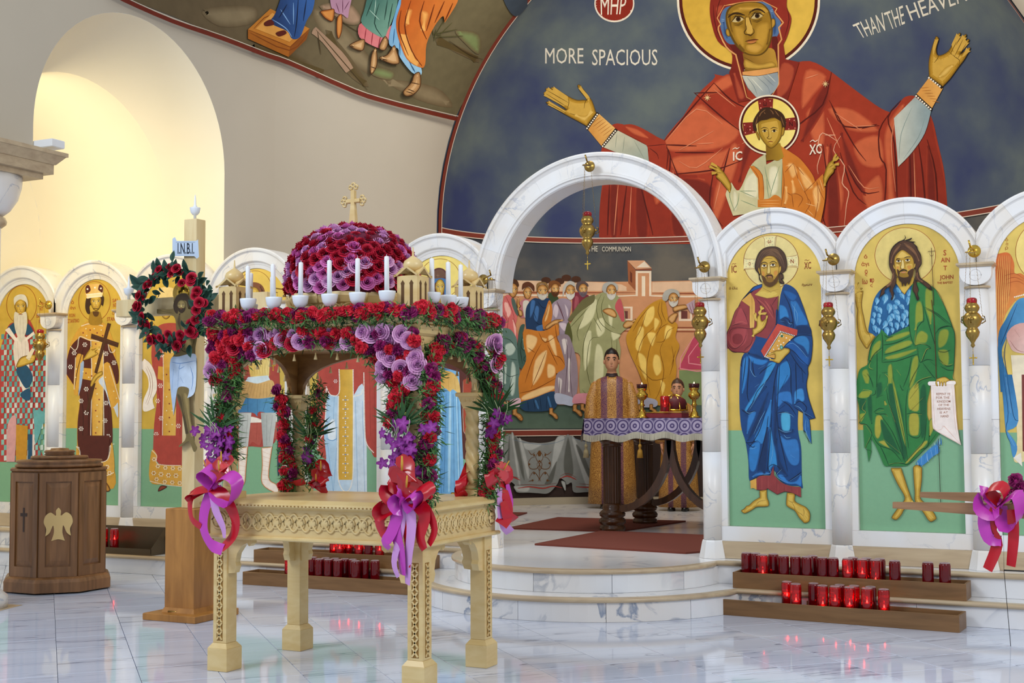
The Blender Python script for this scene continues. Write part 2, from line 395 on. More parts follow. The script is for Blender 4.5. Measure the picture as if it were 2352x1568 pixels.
# central arch
ZM, RMO, RMI = 2.28, .998, .795
PM = [(r_, y_-.004) for r_, y_ in [(RMO, YI+.25), (RMO, YI-.02), (RMO-.012, YI-.03), (RMO-.03, YI-.028), (RMO-.036, YI-.012), (RMO-.05, YI-.004), (RMO-.058, YI), (RMI+.05, YI), (RMI+.044, YI-.01), (RMI+.03, YI-.01), (RMI+.024, YI+.002), (RMI+.008, YI+.006), (RMI, YI+.02), (RMI, YI+.25)]]
for q in range(9):
    m = arch_band(XC, ZM, PM, pi*q/9+.0003, pi*(q+1)/9-.0003, 8); spart(m, 'arch_stone', 'marble')
# columns
def column(x):
    c = empty('column', (x, YI, Z2)); c.parent = SCR; c.matrix_parent_inverse = SM
    inv = Matrix.Translation(-Vector((x, YI, Z2)))
    def cp(m, n, mt='marble'):
        o = m.build(n, mt); o.parent = c; o.matrix_parent_inverse = inv; return o
    seams = [.432, 1.05, 1.62, 2.125]
    for a, b in zip(seams, seams[1:]):
        m = MB(); m.lathe([(.068, a+.0008), (.068, b-.0008)], (x, YI+.01, 0), 20); cp(m, 'shaft')
    m = MB(); m.lathe([(.102, Z2+.001), (.1, Z2+.012), (.079, .418), (.074, .431)], (x, YI+.012, 0), 8, pi/8, 2*pi+pi/8, smooth=False); cp(m, 'base')
    m = MB(); m.lathe([(.07, 2.122), (.082, 2.124), (.086, 2.131), (.082, 2.138), (.07, 2.14)], (x, YI+.01, 0), 20); cp(m, 'astragal', 'travertine')
    # cushion capital: flat front with rounded lower corners
    out = [(-.098, 2.257)]+[(-.098+.09*(1-cos(t)), 2.215-.075*sin(t)) for t in [pi/2*i/6 for i in range(7)]]
    out += [(-a, b) for a, b in reversed(out)]
    m = MB(); m.prism(out, lambda a, b: (x+a, YI-.088, b), lambda a, b: (x+a, YI+.06, b)); cp(m, 'capital')
    m = MB(); m.tube([(x+.036*cos(2*pi*i/20), YI-.089, 2.207+.036*sin(2*pi*i/20)) for i in range(20)], .0028, 5, closed=True)
    m.box(x-.026, x+.026, YI-.0905, YI-.087, 2.204, 2.210); m.box(x-.003, x+.003, YI-.0898, YI-.087, 2.182, 2.232); cp(m, 'roundel')
    m = MB(); m.box(x-.118, x+.118, YI-.11, YI+.06, 2.268, 2.285, .003); m.frustum(x, YI-.02, 2.2565, 2.2685, .1, .076, .114, .086); cp(m, 'abacus', 'travertine')
    return c
for x in COLX: column(x)
for x, p_, q_ in ((-2.756, .08, .13), (-4.524, .13, .08)):
    m = MB(); m.box(x-p_, x+q_, YI+.004, YI+.2, 2.286, 2.50); spart(m, 'spandrel', 'marble')
# ================================================================ painted pictures: flat shapes laid on the real surfaces
def P_(s):
    out = []
    for t in s.split():
        c = t.endswith('*'); a, b = t.rstrip('*').split(','); out.append((float(a), float(b), c))
    return out
def smooth(pts, closed=True, k=4):
    n = len(pts); out = []
    for i in range(n if closed else n-1):
        p0 = pts[(i-1) % n] if closed or i > 0 else pts[i]; p1 = pts[i]; p2 = pts[(i+1) % n]; p3 = pts[(i+2) % n] if closed or i+2 < n else p2
        if p1[2]: p0 = p1
        if p2[2]: p3 = p2
        for j in range(k):
            t = j/k; t2 = t*t; t3 = t2*t
            out.append(tuple(.5*((2*p1[q])+(-p0[q]+p2[q])*t+(2*p0[q]-5*p1[q]+4*p2[q]-p3[q])*t2+(-p0[q]+3*p1[q]-3*p2[q]+p3[q])*t3) for q in (0, 1)))
    if not closed: out.append(pts[-1][:2])
    return out
def inset(poly, d):
    n = len(poly); A = sum(poly[i-1][0]*poly[i][1]-poly[i][0]*poly[i-1][1] for i in range(n)); s = 1 if A > 0 else -1; out = []
    for i in range(n):
        a = poly[i-1]; b = poly[(i+1) % n]; tx, ty = b[0]-a[0], b[1]-a[1]; l = hypot(tx, ty) or 1
        out.append((poly[i][0]-s*ty/l*d, poly[i][1]+s*tx/l*d))
    return out
def mixc(a, b, t): return tuple(a[i]*(1-t)+b[i]*t for i in range(3))
class Art:
    def __init__(s, surf, dz=.00003, grid=None, off=(0, 0), sc=1.0):
        s.surf = surf; s.dz = dz; s.grid = grid; s.parts = {}; s.cur = 'figure'; s.lay = 0; s.off = off; s.sc = sc
    def to(s, name): s.cur = name; return s
    def _buf(s): return s.parts.setdefault(s.cur, ([], [], []))
    def xf(s, p): return (s.off[0]+p[0]*s.sc, s.off[1]+p[1]*s.sc)
    def _emit(s, verts, faces, cols):
        V, F, C = s._buf(); o = len(V); s.lay += 1; d = s.dz*s.lay+.0006
        for p, c in zip(verts, cols):
            q, n = s.surf(*s.xf(p)); V.append(q+n*d); C.append(c)
        F += [tuple(i+o for i in f) for f in faces]
    def poly(s, col, pts, sm=True, g=None, k=4):
        """filled shape; g=(x0,y0,x1,y1,colour2) gives a painted two-tone blend"""
        if isinstance(pts, str): pts = P_(pts)
        if len(pts[0]) == 3: pts = smooth(pts, True, k) if sm else [p[:2] for p in pts]
        if s.grid: pts = s.dense(pts, True)
        c = lin(col); vs = [Vector(p) for p in pts]; nb = len(vs)
        if s.grid:
            xs = [p[0] for p in pts]; ys = [p[1] for p in pts]; st = s.grid/s.sc
            x = min(xs)+st*.5
            while x < max(xs):
                y = min(ys)+st*.5
                while y < max(ys): vs.append(Vector((x, y))); y += st
                x += st
        try: r = geometry.delaunay_2d_cdt(vs, [], [list(range(nb))], 1, 1e-4)
        except Exception: return s
        ov = [(p[0], p[1]) for p in r[0]]; cols = [c]*len(ov)
        if g:
            c2 = lin(g[4]); dx, dy = g[2]-g[0], g[3]-g[1]; L = dx*dx+dy*dy
            cols = [mixc(c, c2, max(0, min(1, ((p[0]-g[0])*dx+(p[1]-g[1])*dy)/L))) for p in ov]
        s._emit(ov, r[2], cols); return s
    def dense(s, pts, closed):
        st = s.grid/s.sc; out = []; n = len(pts)
        for i in range(n if closed else n-1):
            a, b = pts[i], pts[(i+1) % n]; m = max(1, int(math.ceil(hypot(b[0]-a[0], b[1]-a[1])/st)))
            out += [(a[0]+(b[0]-a[0])*j/m, a[1]+(b[1]-a[1])*j/m) for j in range(m)]
        return out if closed else out+[tuple(pts[-1][:2])]
    def soft(s, base, col, pts, d=24, k=4):
        """shape whose colour blends from the ground tone at its rim to its own tone inside"""
        if isinstance(pts, str): pts = smooth(P_(pts), True, k)
        if s.grid: pts = s.dense(pts, True)
        inn = inset(pts, d); n = len(pts); cb, cc = lin(base), lin(col)
        extra = []
        if s.grid:
            st = s.grid/s.sc; x = min(p[0] for p in inn)+st/2
            while x < max(p[0] for p in inn):
                y = min(p[1] for p in inn)+st/2
                while y < max(p[1] for p in inn): extra.append((x, y)); y += st
                x += st
        try: r = geometry.delaunay_2d_cdt([Vector(p) for p in inn+extra], [], [list(range(n))], 1, 1e-4)
        except Exception: return s
        vs = list(pts)+inn; s._emit(vs, [(i, (i+1) % n, (i+1) % n+n, i+n) for i in range(n)], [cb]*n+[cc]*n)
        s._emit([(p[0], p[1]) for p in r[0]], r[2], [cc]*len(r[0])); return s
    def softs(s, base, col, d, *ps):
        for p in ps: s.soft(base, col, p, d)
        return s
    def model(s, cols, pts, steps=(0, 1.2, 3, 6), k=4):
        """outlined, inwardly lightening shape (icon-painter's modelling)"""
        if isinstance(pts, str): pts = smooth(P_(pts), True, k)
        for c, d in zip(cols, steps): s.poly(c, inset(pts, d) if d else pts, False)
        return s
    def line(s, col, pts, w=1.5, taper=True, k=3, sm=True):
        if isinstance(pts, str): pts = P_(pts)
        if len(pts[0]) == 3: pts = smooth(pts, False, k) if sm and len(pts) > 2 else [p[:2] for p in pts]
        if s.grid: pts = s.dense(pts, False)
        n = len(pts); c = lin(col); vs = []
        for i, p in enumerate(pts):
            a = pts[max(i-1, 0)]; b = pts[min(i+1, n-1)]; tx, ty = b[0]-a[0], b[1]-a[1]; l = hypot(tx, ty) or 1
            t = i/(n-1); h = w/2*((.25+.75*sin(pi*min(1, t*1.0)))**.8 if taper else 1)
            vs += [(p[0]-ty/l*h, p[1]+tx/l*h), (p[0]+ty/l*h, p[1]-tx/l*h)]
        s._emit(vs, [(2*i, 2*i+1, 2*i+3, 2*i+2) for i in range(n-1)], [c]*len(vs)); return s
    def lines(s, col, w, *ps):
        for p in ps: s.line(col, p, w)
        return s
    def ell(s, col, x, y, rx, ry=None, n=20, rot=0, g=None):
        ry = ry or rx; cr, sr = cos(rot), sin(rot)
        return s.poly(col, [(x+rx*cos(2*pi*i/n)*cr-ry*sin(2*pi*i/n)*sr, y+rx*cos(2*pi*i/n)*sr+ry*sin(2*pi*i/n)*cr) for i in range(n)], False, g)
    def ring(s, col, x, y, rx, ry, w, n=48, a0=0, a1=2*pi):
        return s.line(col, [(x+rx*cos(a0+(a1-a0)*i/n), y+ry*sin(a0+(a1-a0)*i/n)) for i in range(n+1)], w, False)
    def dots(s, col, pts, r, step=None):
        """row of pearls along a path"""
        if isinstance(pts, str): pts = smooth(P_(pts), False, 6)
        V, F, C = s._buf(); s.lay += 1; step = step or r*2.6; d = 0; last = None; vs = []; fs = []
        for a, b in zip(pts, pts[1:]):
            l = hypot(b[0]-a[0], b[1]-a[1])
            while d <= l:
                t = d/l if l else 0; cx, cy = a[0]+(b[0]-a[0])*t, a[1]+(b[1]-a[1])*t; o = len(vs)
                vs += [(cx+r*cos(pi*i/3), cy+r*sin(pi*i/3)) for i in range(6)]; fs.append(tuple(range(o, o+6))); d += step
            d -= l
        s._emit(vs, fs, [lin(col)]*len(vs)); return s
    def spots(s, col, pts, r, n=6):
        if isinstance(pts, str): pts = [p[:2] for p in P_(pts)]
        vs = []; fs = []
        for x, y in pts:
            o = len(vs); vs += [(x+r*cos(2*pi*i/n), y+r*sin(2*pi*i/n)) for i in range(n)]; fs.append(tuple(range(o, o+n)))
        s._emit(vs, fs, [lin(col)]*len(vs)); return s
    def text(s, col, body, quad, shear=0.0, bold=0.0):
        """lettering fitted to a quad of picture corners: tl, tr, br, bl"""
        cu = bpy.data.curves.new('t', 'FONT'); cu.body = body; cu.resolution_u = 2; cu.fill_mode = 'FRONT'; cu.offset = bold
        o = bpy.data.objects.new('t', cu); COL.objects.link(o); dg = bpy.context.evaluated_depsgraph_get(); me = o.evaluated_get(dg).to_mesh()
        vs = [(v.co.x, v.co.y) for v in me.vertices]; fs = [tuple(p.vertices) for p in me.polygons]; o.evaluated_get(dg).to_mesh_clear()
        bpy.data.objects.remove(o); bpy.data.curves.remove(cu)
        if not vs: return s
        x0, x1 = min(v[0] for v in vs), max(v[0] for v in vs); y0, y1 = min(v[1] for v in vs), max(v[1] for v in vs); Q = [p[:2] for p in P_(quad)]; out = []
        for x, y in vs:
            u = (x-x0)/(x1-x0 or 1); v = 1-(y-y0)/(y1-y0 or 1)
            top = (Q[0][0]*(1-u)+Q[1][0]*u, Q[0][1]*(1-u)+Q[1][1]*u); bot = (Q[3][0]*(1-u)+Q[2][0]*u, Q[3][1]*(1-u)+Q[2][1]*u)
            out.append((top[0]*(1-v)+bot[0]*v, top[1]*(1-v)+bot[1]*v))
        keep = s.cur; s.tn = getattr(s, 'tn', 0)+1; s.cur = keep+'#%d' % s.tn; s._emit(out, fs, [lin(col)]*len(out)); s.cur = keep; return s
    def build(s, parent, mats=None, default='paint', inv=None, labels=None):
        res = {}
        for name, (V, F, C) in s.parts.items():
            name = name.split('#')[0]
            me = bpy.data.meshes.new(name); me.from_pydata([tuple(v) for v in V], [], F)
            at = me.color_attributes.new('Col', 'FLOAT_COLOR', 'POINT'); flat = []
            for c in C: flat += [c[0], c[1], c[2], 1.0]
            at.data.foreach_set('color', flat); me.materials.append(M[(mats or {}).get(name, default)])
            o = bpy.data.objects.new(name, me); COL.objects.link(o)
            if parent:
                o.parent = parent; o.matrix_parent_inverse = inv or Matrix.Translation(-Vector(parent.location))
            if labels and name in labels: o['label'] = labels[name]
            res[name] = o
        return res
NF = Vector((0, -1, 0))
def plane_surf(Y): return lambda x, y: (onY(x, y, Y), NF)
def at(a, ox, oy, S=7.838): a.off = (ox, oy); a.sc = 1.0/S; return a
Art.at = at
FL = ('#5a3d10', '#a07a22', '#c09a36', '#d9b552')      # flesh, outline to light
def icon_board(name, xc, label, split=.38, gold='#d9ba5c', gold2='#d8b95c', group=None, green='#7fb08a', gy=None):
    """arched panel with its gold and green grounds; returns (thing, art)"""
    t = empty(name, (xc, YI+.05, .53), label, 'icon', group)
    inv = Matrix.Translation(-Vector(t.location)); r = RI_-.0015
    pts = [(-r, .5285)]+[(-r*cos(pi*i/28), ZS+r*sin(pi*i/28)) for i in range(29)]+[(r, .5285)]
    m = MB(); m.prism(pts, lambda a, b: (xc+a, YI+.044, b), lambda a, b: (xc+a, YI+.0495, b)); o = m.build('board', 'gold_ground', None); o.parent = t; o.matrix_parent_inverse = inv
    me = o.data; at_ = me.color_attributes.new('Col', 'FLOAT_COLOR', 'POINT')
    for i, v in enumerate(me.vertices): at_.data[i].color = (*lin(gold), 1)
    ys = .53+(ZS+r-.53)*split if gy is None else gy
    g = MB(); g.box(xc-r, xc+r, YI+.0432, YI+.0446, .5285, ys); o2 = g.build('green_ground', plain('green_ground_paint', green, .6, noise=.05, nscale=40) if 'green_ground_paint' not in bpy.data.materials else bpy.data.materials['green_ground_paint']); o2.parent = t; o2.matrix_parent_inverse = inv
    a = Art(plane_surf(YI+.043)); return t, a
def face(a, cx, cy, w, h, hair='#4a301f', beard=None, dirx=0, flesh=FL, eye='#22150a', old=False):
    """small icon face: cx,cy = centre between eyes; w,h head half sizes"""
    a.model(flesh, [(cx+w*cos(t)*(1 if sin(t) < 0 else .92)*(1-.18*max(0, sin(t))), cy+h*.12+h*sin(t)) for t in [2*pi*i/26 for i in range(26)]], (0, w*.07, w*.2, w*.42))
    d = dirx*w*.18
    for s in (-1, 1):
        ex = cx+d+s*w*.42
        a.line('#3a260d', [(ex-s*w*.3, cy-h*.13), (ex-s*w*.05, cy-h*.24), (ex+s*w*.34, cy-h*.1)], w*.09)
        a.ell('#f0dfb0', ex, cy, w*.22, h*.075, 10); a.ell(eye, ex+d*.3, cy, w*.1, h*.075, 8)
        a.line('#3a260d', [(ex-w*.26, cy), (ex, cy-h*.09), (ex+w*.26, cy)], w*.06); a.line('#7a5a20', [(ex-w*.22, cy+h*.06), (ex, cy+h*.13), (ex+w*.22, cy+h*.05)], w*.04)
    a.poly('#e9cf86', [(cx+d-w*.05, cy-h*.05), (cx+d+w*.07, cy-h*.05), (cx+d+w*.1, cy+h*.36), (cx+d-w*.08, cy+h*.36)], False)
    a.line('#5a3d10', [(cx+d-w*.16, cy-h*.1), (cx+d-w*.07, cy+h*.2), (cx+d-w*.18, cy+h*.4), (cx+d, cy+h*.45), (cx+d+w*.18, cy+h*.38)], w*.055)
    if beard:
        b = [(cx-w*.88, cy+h*.25), (cx-w*.6, cy+h*.5), (cx-w*.3, cy+h*.52), (cx+d, cy+h*.48), (cx+w*.3, cy+h*.52), (cx+w*.6, cy+h*.5), (cx+w*.88, cy+h*.25), (cx+w*.8, cy+h*.85), (cx+w*.35, cy+h*1.28), (cx, cy+h*1.38), (cx-w*.35, cy+h*1.28), (cx-w*.8, cy+h*.85)]
        a.poly(beard, [(*p, 0) for p in b])
        for i in range(7):
            x = cx+w*(-.6+.2*i); a.line('#e8e4d8' if old else '#2b1a0d', [(x, cy+h*.6), (x*.85+cx*.15, cy+h*1.0), (x*.6+cx*.4, cy+h*1.25)], w*.05)
    a.line('#8c3d22', [(cx+d-w*.26, cy+h*.62), (cx+d, cy+h*.58), (cx+d+w*.26, cy+h*.62)], w*.09); a.line('#d99a6a', [(cx+d-w*.15, cy+h*.68), (cx+d+w*.15, cy+h*.68)], w*.07)
def feet(a, x, y, s, right=True, flesh=FL):
    m = 1 if right else -1
    p = [(x-m*.32*s, y-s*.9), (x-m*.35*s, y-s*.2), (x-m*.38*s, y), (x+m*.1*s, y+.25*s), (x+m*.6*s, y+.75*s), (x+m*.95*s, y+.8*s), (x+m*1.05*s, y+.45*s), (x+m*.75*s, y-.05*s), (x+m*.3*s, y-.3*s), (x+m*.27*s, y-.9*s)]
    a.model(flesh, smooth([(*q, 0) for q in p]), (0, s*.06, s*.16, s*.3))
    for i in range(4): a.line('#5a3d10', [(x+m*(.55+.12*i)*s, y+(.35-.02*i)*s), (x+m*(.72+.1*i)*s, y+(.66-.05*i)*s)], s*.06)
# ================================================================ icon: blue-robed figure with a book
T, a = icon_board('icon', BAYS[3], 'arched gold icon of a blue robed figure holding a jewelled red book', gy=onY(1780, 988, YI+.043).z)
a.at(1650, 520).to('halo')
a.ell('#e6d28c', 950, 632, 492, 474, 60).ring('#8a4520', 950, 632, 495, 477, 9)
a.poly('#ecdda0', '820,195* 1045,180* 1020,400* 835,400*').poly('#ecdda0', '465,565* 500,590* 700,590* 690,745* 490,765* 455,770*').poly('#ecdda0', '1220,545* 1390,530* 1425,495* 1440,750* 1400,715* 1220,710*')
a.lines('#8a4520', 7, '795,192* 828,225 836,400*', '1050,178* 1025,210 1010,400*', '1062,175* 1040,215 1030,400*', '462,555* 495,585 700,585*', '460,800* 490,775 690,765*', '460,785* 490,755 690,745*', '1222,547* 1390,525 1422,490*', '1240,712* 1400,712 1440,740*', '1240,732* 1390,732 1432,758*')
a.spots('#9aa58a', '865,210 920,215 975,200 868,275 972,268 875,340 975,330 925,330 500,622 568,608 640,608 520,670 617,668 500,720 568,725 635,715 1262,575 1328,570 1400,560 1285,630 1380,622 1265,680 1330,690 1405,675', 8)
a.to('lettering').text('#8c3a1c', 'ω', '888,245 950,245 950,305 888,305', bold=.02).text('#8c3a1c', 'O', '543,640 585,640 585,705 543,705', bold=.02).text('#8c3a1c', 'N', '1300,590 1358,590 1358,662 1300,662', bold=.02)
a.text('#8c3a1c', 'IC', '238,702 328,698 328,830 238,834', bold=.01).line('#8c3a1c', '238,682 270,668 290,676 320,664', 9).text('#8c3a1c', 'XC', '1545,640 1668,634 1668,760 1545,768', bold=.01).line('#8c3a1c', '1548,612 1580,600 1605,612 1640,598', 9)
a.text('#7a4420', 'ὁ ἐλε', '195,1085 350,1080 350,1130 195,1135', bold=.01).text('#7a4420', 'ἡμων', '1505,1025 1690,1015 1690,1075 1505,1083', bold=.01)
DK, OL = '#0d2f5c', '#0a1730'
a.to('figure')
# back of mantle, tunic
a.poly(OL, '790,1030* 640,1080 560,1160 430,1310 370,1420 300,1590* 320,1600* 450,1330 600,1190 790,1090*').poly('#1c4f97', '785,1045* 660,1085 590,1150 560,1180* 780,1090*')
RD, RM, RL = '#5f2029', '#8f3a3c', '#b4564e'
a.poly(RM, '780,1100* 650,1150 590,1200 430,1320 380,1420 320,1560 150,2020* 160,2200* 1000,2080* 1080,1260* 1110,1080*')
a.poly('#be9b3c', '790,990* 780,1110 655,1230* 880,1290* 1080,1250 1120,1100 1100,980*', g=(900, 1000, 880, 1290, '#d2b050')).poly('#d9ba58', '700,1222 800,1165 900,1190 960,1165 1060,1210 880,1280')
a.lines('#77591a', 6, '790,1090 850,1135 920,1165 945,1185 975,1160 1090,1130', '655,1230 770,1265 880,1295 1085,1255', '800,1000 790,1080')
a.lines(RL, 20, '690,1300 800,1380 880,1480 990,1650', '830,1330 900,1420 960,1530').lines(RD, 14, '660,1270 760,1400 860,1560 900,1640', '930,1390 985,1500 1010,1640', '960,1420 1040,1300 1060,1280', '720,1600 780,1720 860,1830')
a.poly('#d6a24a', '420,1335* 575,1195* 655,1360 650,1700 640,1820* 565,1830* 565,1440*', g=(570, 1300, 660, 1700, '#e0b45c')).lines('#9a6a20', 6, '590,1230* 605,1330 600,1820*', '620,1330 618,1820', '420,1335* 565,1440* 565,1830*')
# right sleeve
a.at(1650, 700).poly(RM, '400,0* 300,120 215,380* 165,500 148,620 175,760 270,850 390,850 490,862 590,820 660,640 665,560* 620,560* 615,410* 570,420* 550,40*')
a.poly('#a8474a', '230,540 290,450 440,430 510,440 520,600 440,730 300,770 220,700').poly('#8a3438', '260,570 320,520 420,540 440,640 360,710 270,680').poly('#a8474a', '400,60 470,140 540,330 420,350 300,330 340,170')
a.lines(RD, 12, '215,380 330,350 440,335', '230,410 380,405 540,430 620,410', '200,520 230,440 330,420', '170,640 200,740 300,790 440,690 500,540', '505,450 500,620', '620,570 590,700 500,780 470,830', '430,70 490,190 560,400', '250,830 330,850 480,855')
a.lines('#c2645a', 9, '190,560 215,690 310,770 420,700', '480,840 560,790 640,640', '240,370 400,300 520,340')
a.line('#2a0d16', '400,0 300,120 215,380 160,500 148,620 175,760 270,850 390,850 490,862 590,820', 10)
# mantle main
a.poly('#14437c', '1120,-180* 1200,-370 1400,-270 1530,30 1640,370 1685,540 1700,720 1670,1000 1615,1130 1620,1250 1590,1430 1610,1590 1650,1750 1750,2040* 1590,2060 1520,1930* 1440,1890* 1430,2100 1440,2300 1490,2560 1500,2900 1505,3150 1520,3300 1450,3260 1300,3250 1130,3180 1010,2980 950,3060 760,3070 570,3170* 550,3100 540,2800 490,2460 410,2180 380,1700 400,1080 460,880 540,850 660,640 670,560* 880,610* 1050,340*')
a.soft('#14437c', '#2a72b4', '1290,-60 1400,-80 1520,120 1620,350 1400,380 1340,150').soft('#14437c', '#1d5da0', '1170,-260 1300,-240 1420,-160 1350,-60 1230,-150').soft('#14437c', '#2f7dbd', '1100,0 1220,40 1280,230 1200,220 1110,280 1090,150').soft('#14437c', '#2f7dbd', '1350,620 1450,550 1590,570 1650,700 1620,900 1530,760 1400,690').soft('#14437c', '#1f5da6', '1200,740 1310,640 1450,740 1560,900 1640,950 1600,1090 1450,1000 1340,830')
a.soft('#14437c', '#2b7ac0', '540,900 700,960 900,1000 800,1090 640,1060 560,980').soft('#14437c', '#2a78bc', '440,1000 540,920 540,1200 480,1500 420,1600 420,1300').soft('#14437c', '#3590cc', '900,1050 1050,1050 920,1300 760,1560 560,1890 470,1880 640,1600 800,1330').soft('#14437c', '#2d80c2', '1080,1120 1230,1000 1300,1100 1290,1300 1110,1540 1060,1700 1050,1400').soft('#14437c', '#4aa6cf', '1130,1950 1290,1950 1300,2230 1230,2280 1140,2230').soft('#14437c', '#2e74ba', '1060,1600 1300,1560 1350,1800 1200,1740 1070,1850')
a.soft('#14437c', '#3a88c8', '1370,1560 1520,1500 1560,1700 1500,1750 1430,1700 1370,1790').soft('#14437c', '#2f78bc', '540,1980 690,1930 600,2170 510,2330').soft('#14437c', '#2f7fc2', '870,1900 960,1700 930,2200 800,2500 640,2430 760,2150').soft('#14437c', '#2f86c6', '930,2200 1010,2500 1080,2900 1000,2890 900,2960').soft('#14437c', '#2b78bc', '560,2560 760,2480 680,2960 560,2950').soft('#14437c', '#2f74b8', '1110,2360 1230,2420 1430,2430 1470,2800 1380,2900 1250,2800').soft('#14437c', '#2f78c0', '600,3110 700,3020 880,3000 930,3050 740,3070').soft('#14437c', '#3079c2', '1060,3060 1160,3050 1270,3170 1400,3160 1490,3050 1500,3270 1400,3230 1280,3230 1150,3170')
a.soft('#14437c', DK, '1040,100 1080,120 1060,340 1040,340').soft('#14437c', DK, '1120,270 1200,240 1250,290 1280,300 1240,400 1160,340').soft('#14437c', DK, '540,860* 700,880 840,960* 820,990 700,960 540,890*').soft('#14437c', DK, '1400,380 1630,375 1680,540 1560,540 1430,520').soft('#14437c', '#0f3a6c', '580,1800 860,1460 700,1700 560,1960 480,1990').soft('#14437c', DK, '690,2000 900,1560 800,2000 640,2330 520,2440').soft('#14437c', DK, '1000,1400* 1070,1900 1050,2500 990,2440 1000,1900').soft('#14437c', DK, '1090,2210 1160,2300 1290,2290 1340,2230 1360,2300 1200,2330').soft('#14437c', DK, '690,2960 800,2500 900,2200 870,2980 760,2990').soft('#14437c', DK, '1040,2400 1120,2780 1260,3080 1110,2990 1060,2900')
a.lines(OL, 11, '1090,-160 1060,200 1045,330', '1180,-200 1280,0 1340,250 1350,420', '1110,270 1200,230 1280,280 1290,330 1340,310 1300,390', '1190,745 1310,630 1430,560 1560,540 1680,560', '1230,760 1370,850 1480,980 1620,1100', '1300,870 1420,1060 1580,1250', '1220,960 1300,1150 1310,1500 1340,1800', '1390,1040 1400,1300 1410,1700', '1500,1130 1530,1400', '440,920 410,1080 430,1100', '500,930 470,1200 430,1500', '560,960 545,1200 520,1600 560,1750', '630,1000 620,1100 650,1270 680,1280', '970,1060 800,1180 740,1250', '1040,1060 900,1330 700,1560 570,1900', '1080,1060 1010,1400 960,1900', '1110,1060 1080,1500 1050,2100', '1140,1500 1250,1260', '420,1880 540,1930 670,1900', '430,1900 540,1960 600,1940', '490,2470 570,2480 720,2440', '520,2490 620,2560 660,2530', '870,1860 760,2220 640,2450 560,2560', '900,2000 860,2300 720,2900', '960,1950 930,2500 880,3000', '1060,1960 1090,2280 1180,2700 1250,3000', '1060,1950 1180,1930 1310,1960', '1070,1900 1200,1800', '1140,1720 1280,1810 1400,1980', '1370,1800* 1470,1730 1590,1840 1560,1930', '1360,1830 1500,1930 1720,2040', '1530,1930 1540,2250 1590,2310 1640,2500', '1590,2080 1640,2060 1680,2500', '1130,3080 1230,3090', '1260,3170 1400,3080 1500,3000', '560,3170 700,3100 830,3050', '950,3060 900,2930 1000,2870 1120,2960 1040,3040 1090,3140 1250,3250')
a.lines('#7db9e2', 6, '1320,-20 1420,150 1430,330', '1390,-30 1370,150 1420,360', '1120,290 1190,300', '1250,300 1290,340 1330,340', '1210,740 1340,690 1480,800 1600,950', '590,940 580,1150 650,1280 690,1280', '470,950 450,1250', '720,1150 840,1090', '660,1480 740,1420', '560,1890 760,1550 900,1280', '640,2330 760,2060 850,1900', '540,1990 570,1970', '480,1900 560,1950 660,1910', '1080,1960 1200,1940 1300,1970 1360,2020', '1080,2230 1200,2290 1320,2270', '1180,2330 1230,2390 1310,2380', '930,2900 990,2600 960,2400', '1380,1810 1470,1850 1560,1960', '1550,1930 1710,2030', '1580,2080 1590,2290', '1590,2330 1660,2480', '910,2920 950,3010 890,3040 720,3050', '1140,2960 1050,3060 1120,3140 1260,3210', '1290,3170 1490,3040', '1300,2700 1380,2750', '600,3100 700,3020', '560,2580 620,2590 700,2560')
a.line(OL, '1400,-270 1530,30 1640,370 1685,540 1700,720 1670,1000 1615,1130 1620,1250 1590,1430 1610,1590 1650,1750 1750,2040* 1640,2060* 1680,2500* 1540,2280 1530,1930* 1440,1890', 9)
# lappet hanging at the right
a.poly('#225f9f', '1530,1930* 1640,2060* 1680,2500* 1580,2300 1530,2240*').lines('#7db9e2', 6, '1580,2060 1570,2240 1660,2470', '1600,2080 1620,2200')
# blessing hand, book, holding hand
a.at(1650, 700)
a.model(FL, '615,430* 680,400 690,310 660,230 665,170 650,155 655,150* 670,200 690,270 700,210 740,155 770,20 780,10 785,60 820,45 830,50 770,120 750,150 860,150 880,165* 820,165 770,190 790,290 860,230 870,180 890,190 880,300 840,400 780,470 720,510 640,560 620,580*', (0, 5, 16, 28))
a.lines('#6d4f12', 6, '700,250 720,200 860,155', '800,380 820,330 870,250', '700,420 690,340', '740,130 770,20', '690,470 740,470 800,420')
a.poly('#c94d3e', '1065,340* 1430,450* 1420,540* 1380,560* 1120,480* 830,935* 770,830*').lines('#8e2a28', 6, '1080,365* 1420,470*', '1085,390* 1415,490*', '1090,415* 1410,510*', '1095,440* 1400,530*', '1060,360* 785,830*', '1080,400* 800,860*', '1095,430* 815,890*', '1110,460* 825,915*', '980,490* 1010,620*', '1000,480* 1030,600*', '850,700* 890,800*', '870,690* 910,790*', '1240,400* 1290,510*', '1260,400* 1310,510*')
a.poly('#dca348', '1130,500* 1370,570* 1290,640 1190,740 1010,960* 860,930*').lines('#b57a28', 4, *['%d,%d* %d,%d*' % (1130+24*i, 515+7*i, 900+24*i, 900+7*i) for i in range(1, 8)])
a.poly('#14100c', '1120,465* 1385,545* 1370,568* 1128,497* 845,935* 970,965* 955,985* 820,945*').dots('#f4f0e6', '1122,478* 1375,556*', 11, 29).dots('#f4f0e6', '1115,495* 838,930* 955,972*', 11, 26)
a.spots('#f2ead2', '1145,530 1170,570 1115,560 1228,595 1095,648 1178,682 1070,735 998,800 935,870 1290,635 1130,715 1090,790', 14).ell('#2f6a4c', 1148, 562, 26, 24, 8).ell('#3f8a78', 1140, 765, 34, 40, 6).ell('#8fc0b0', 1140, 765, 16, 22, 6)
a.model(FL, '1190,770* 1280,790 1290,850 1220,920 1150,1000 1100,1050 1040,1040 930,990 920,975 1000,970 1020,940 1010,890 920,910 890,890 960,860 1040,820 1120,810', (0, 5, 16, 28))
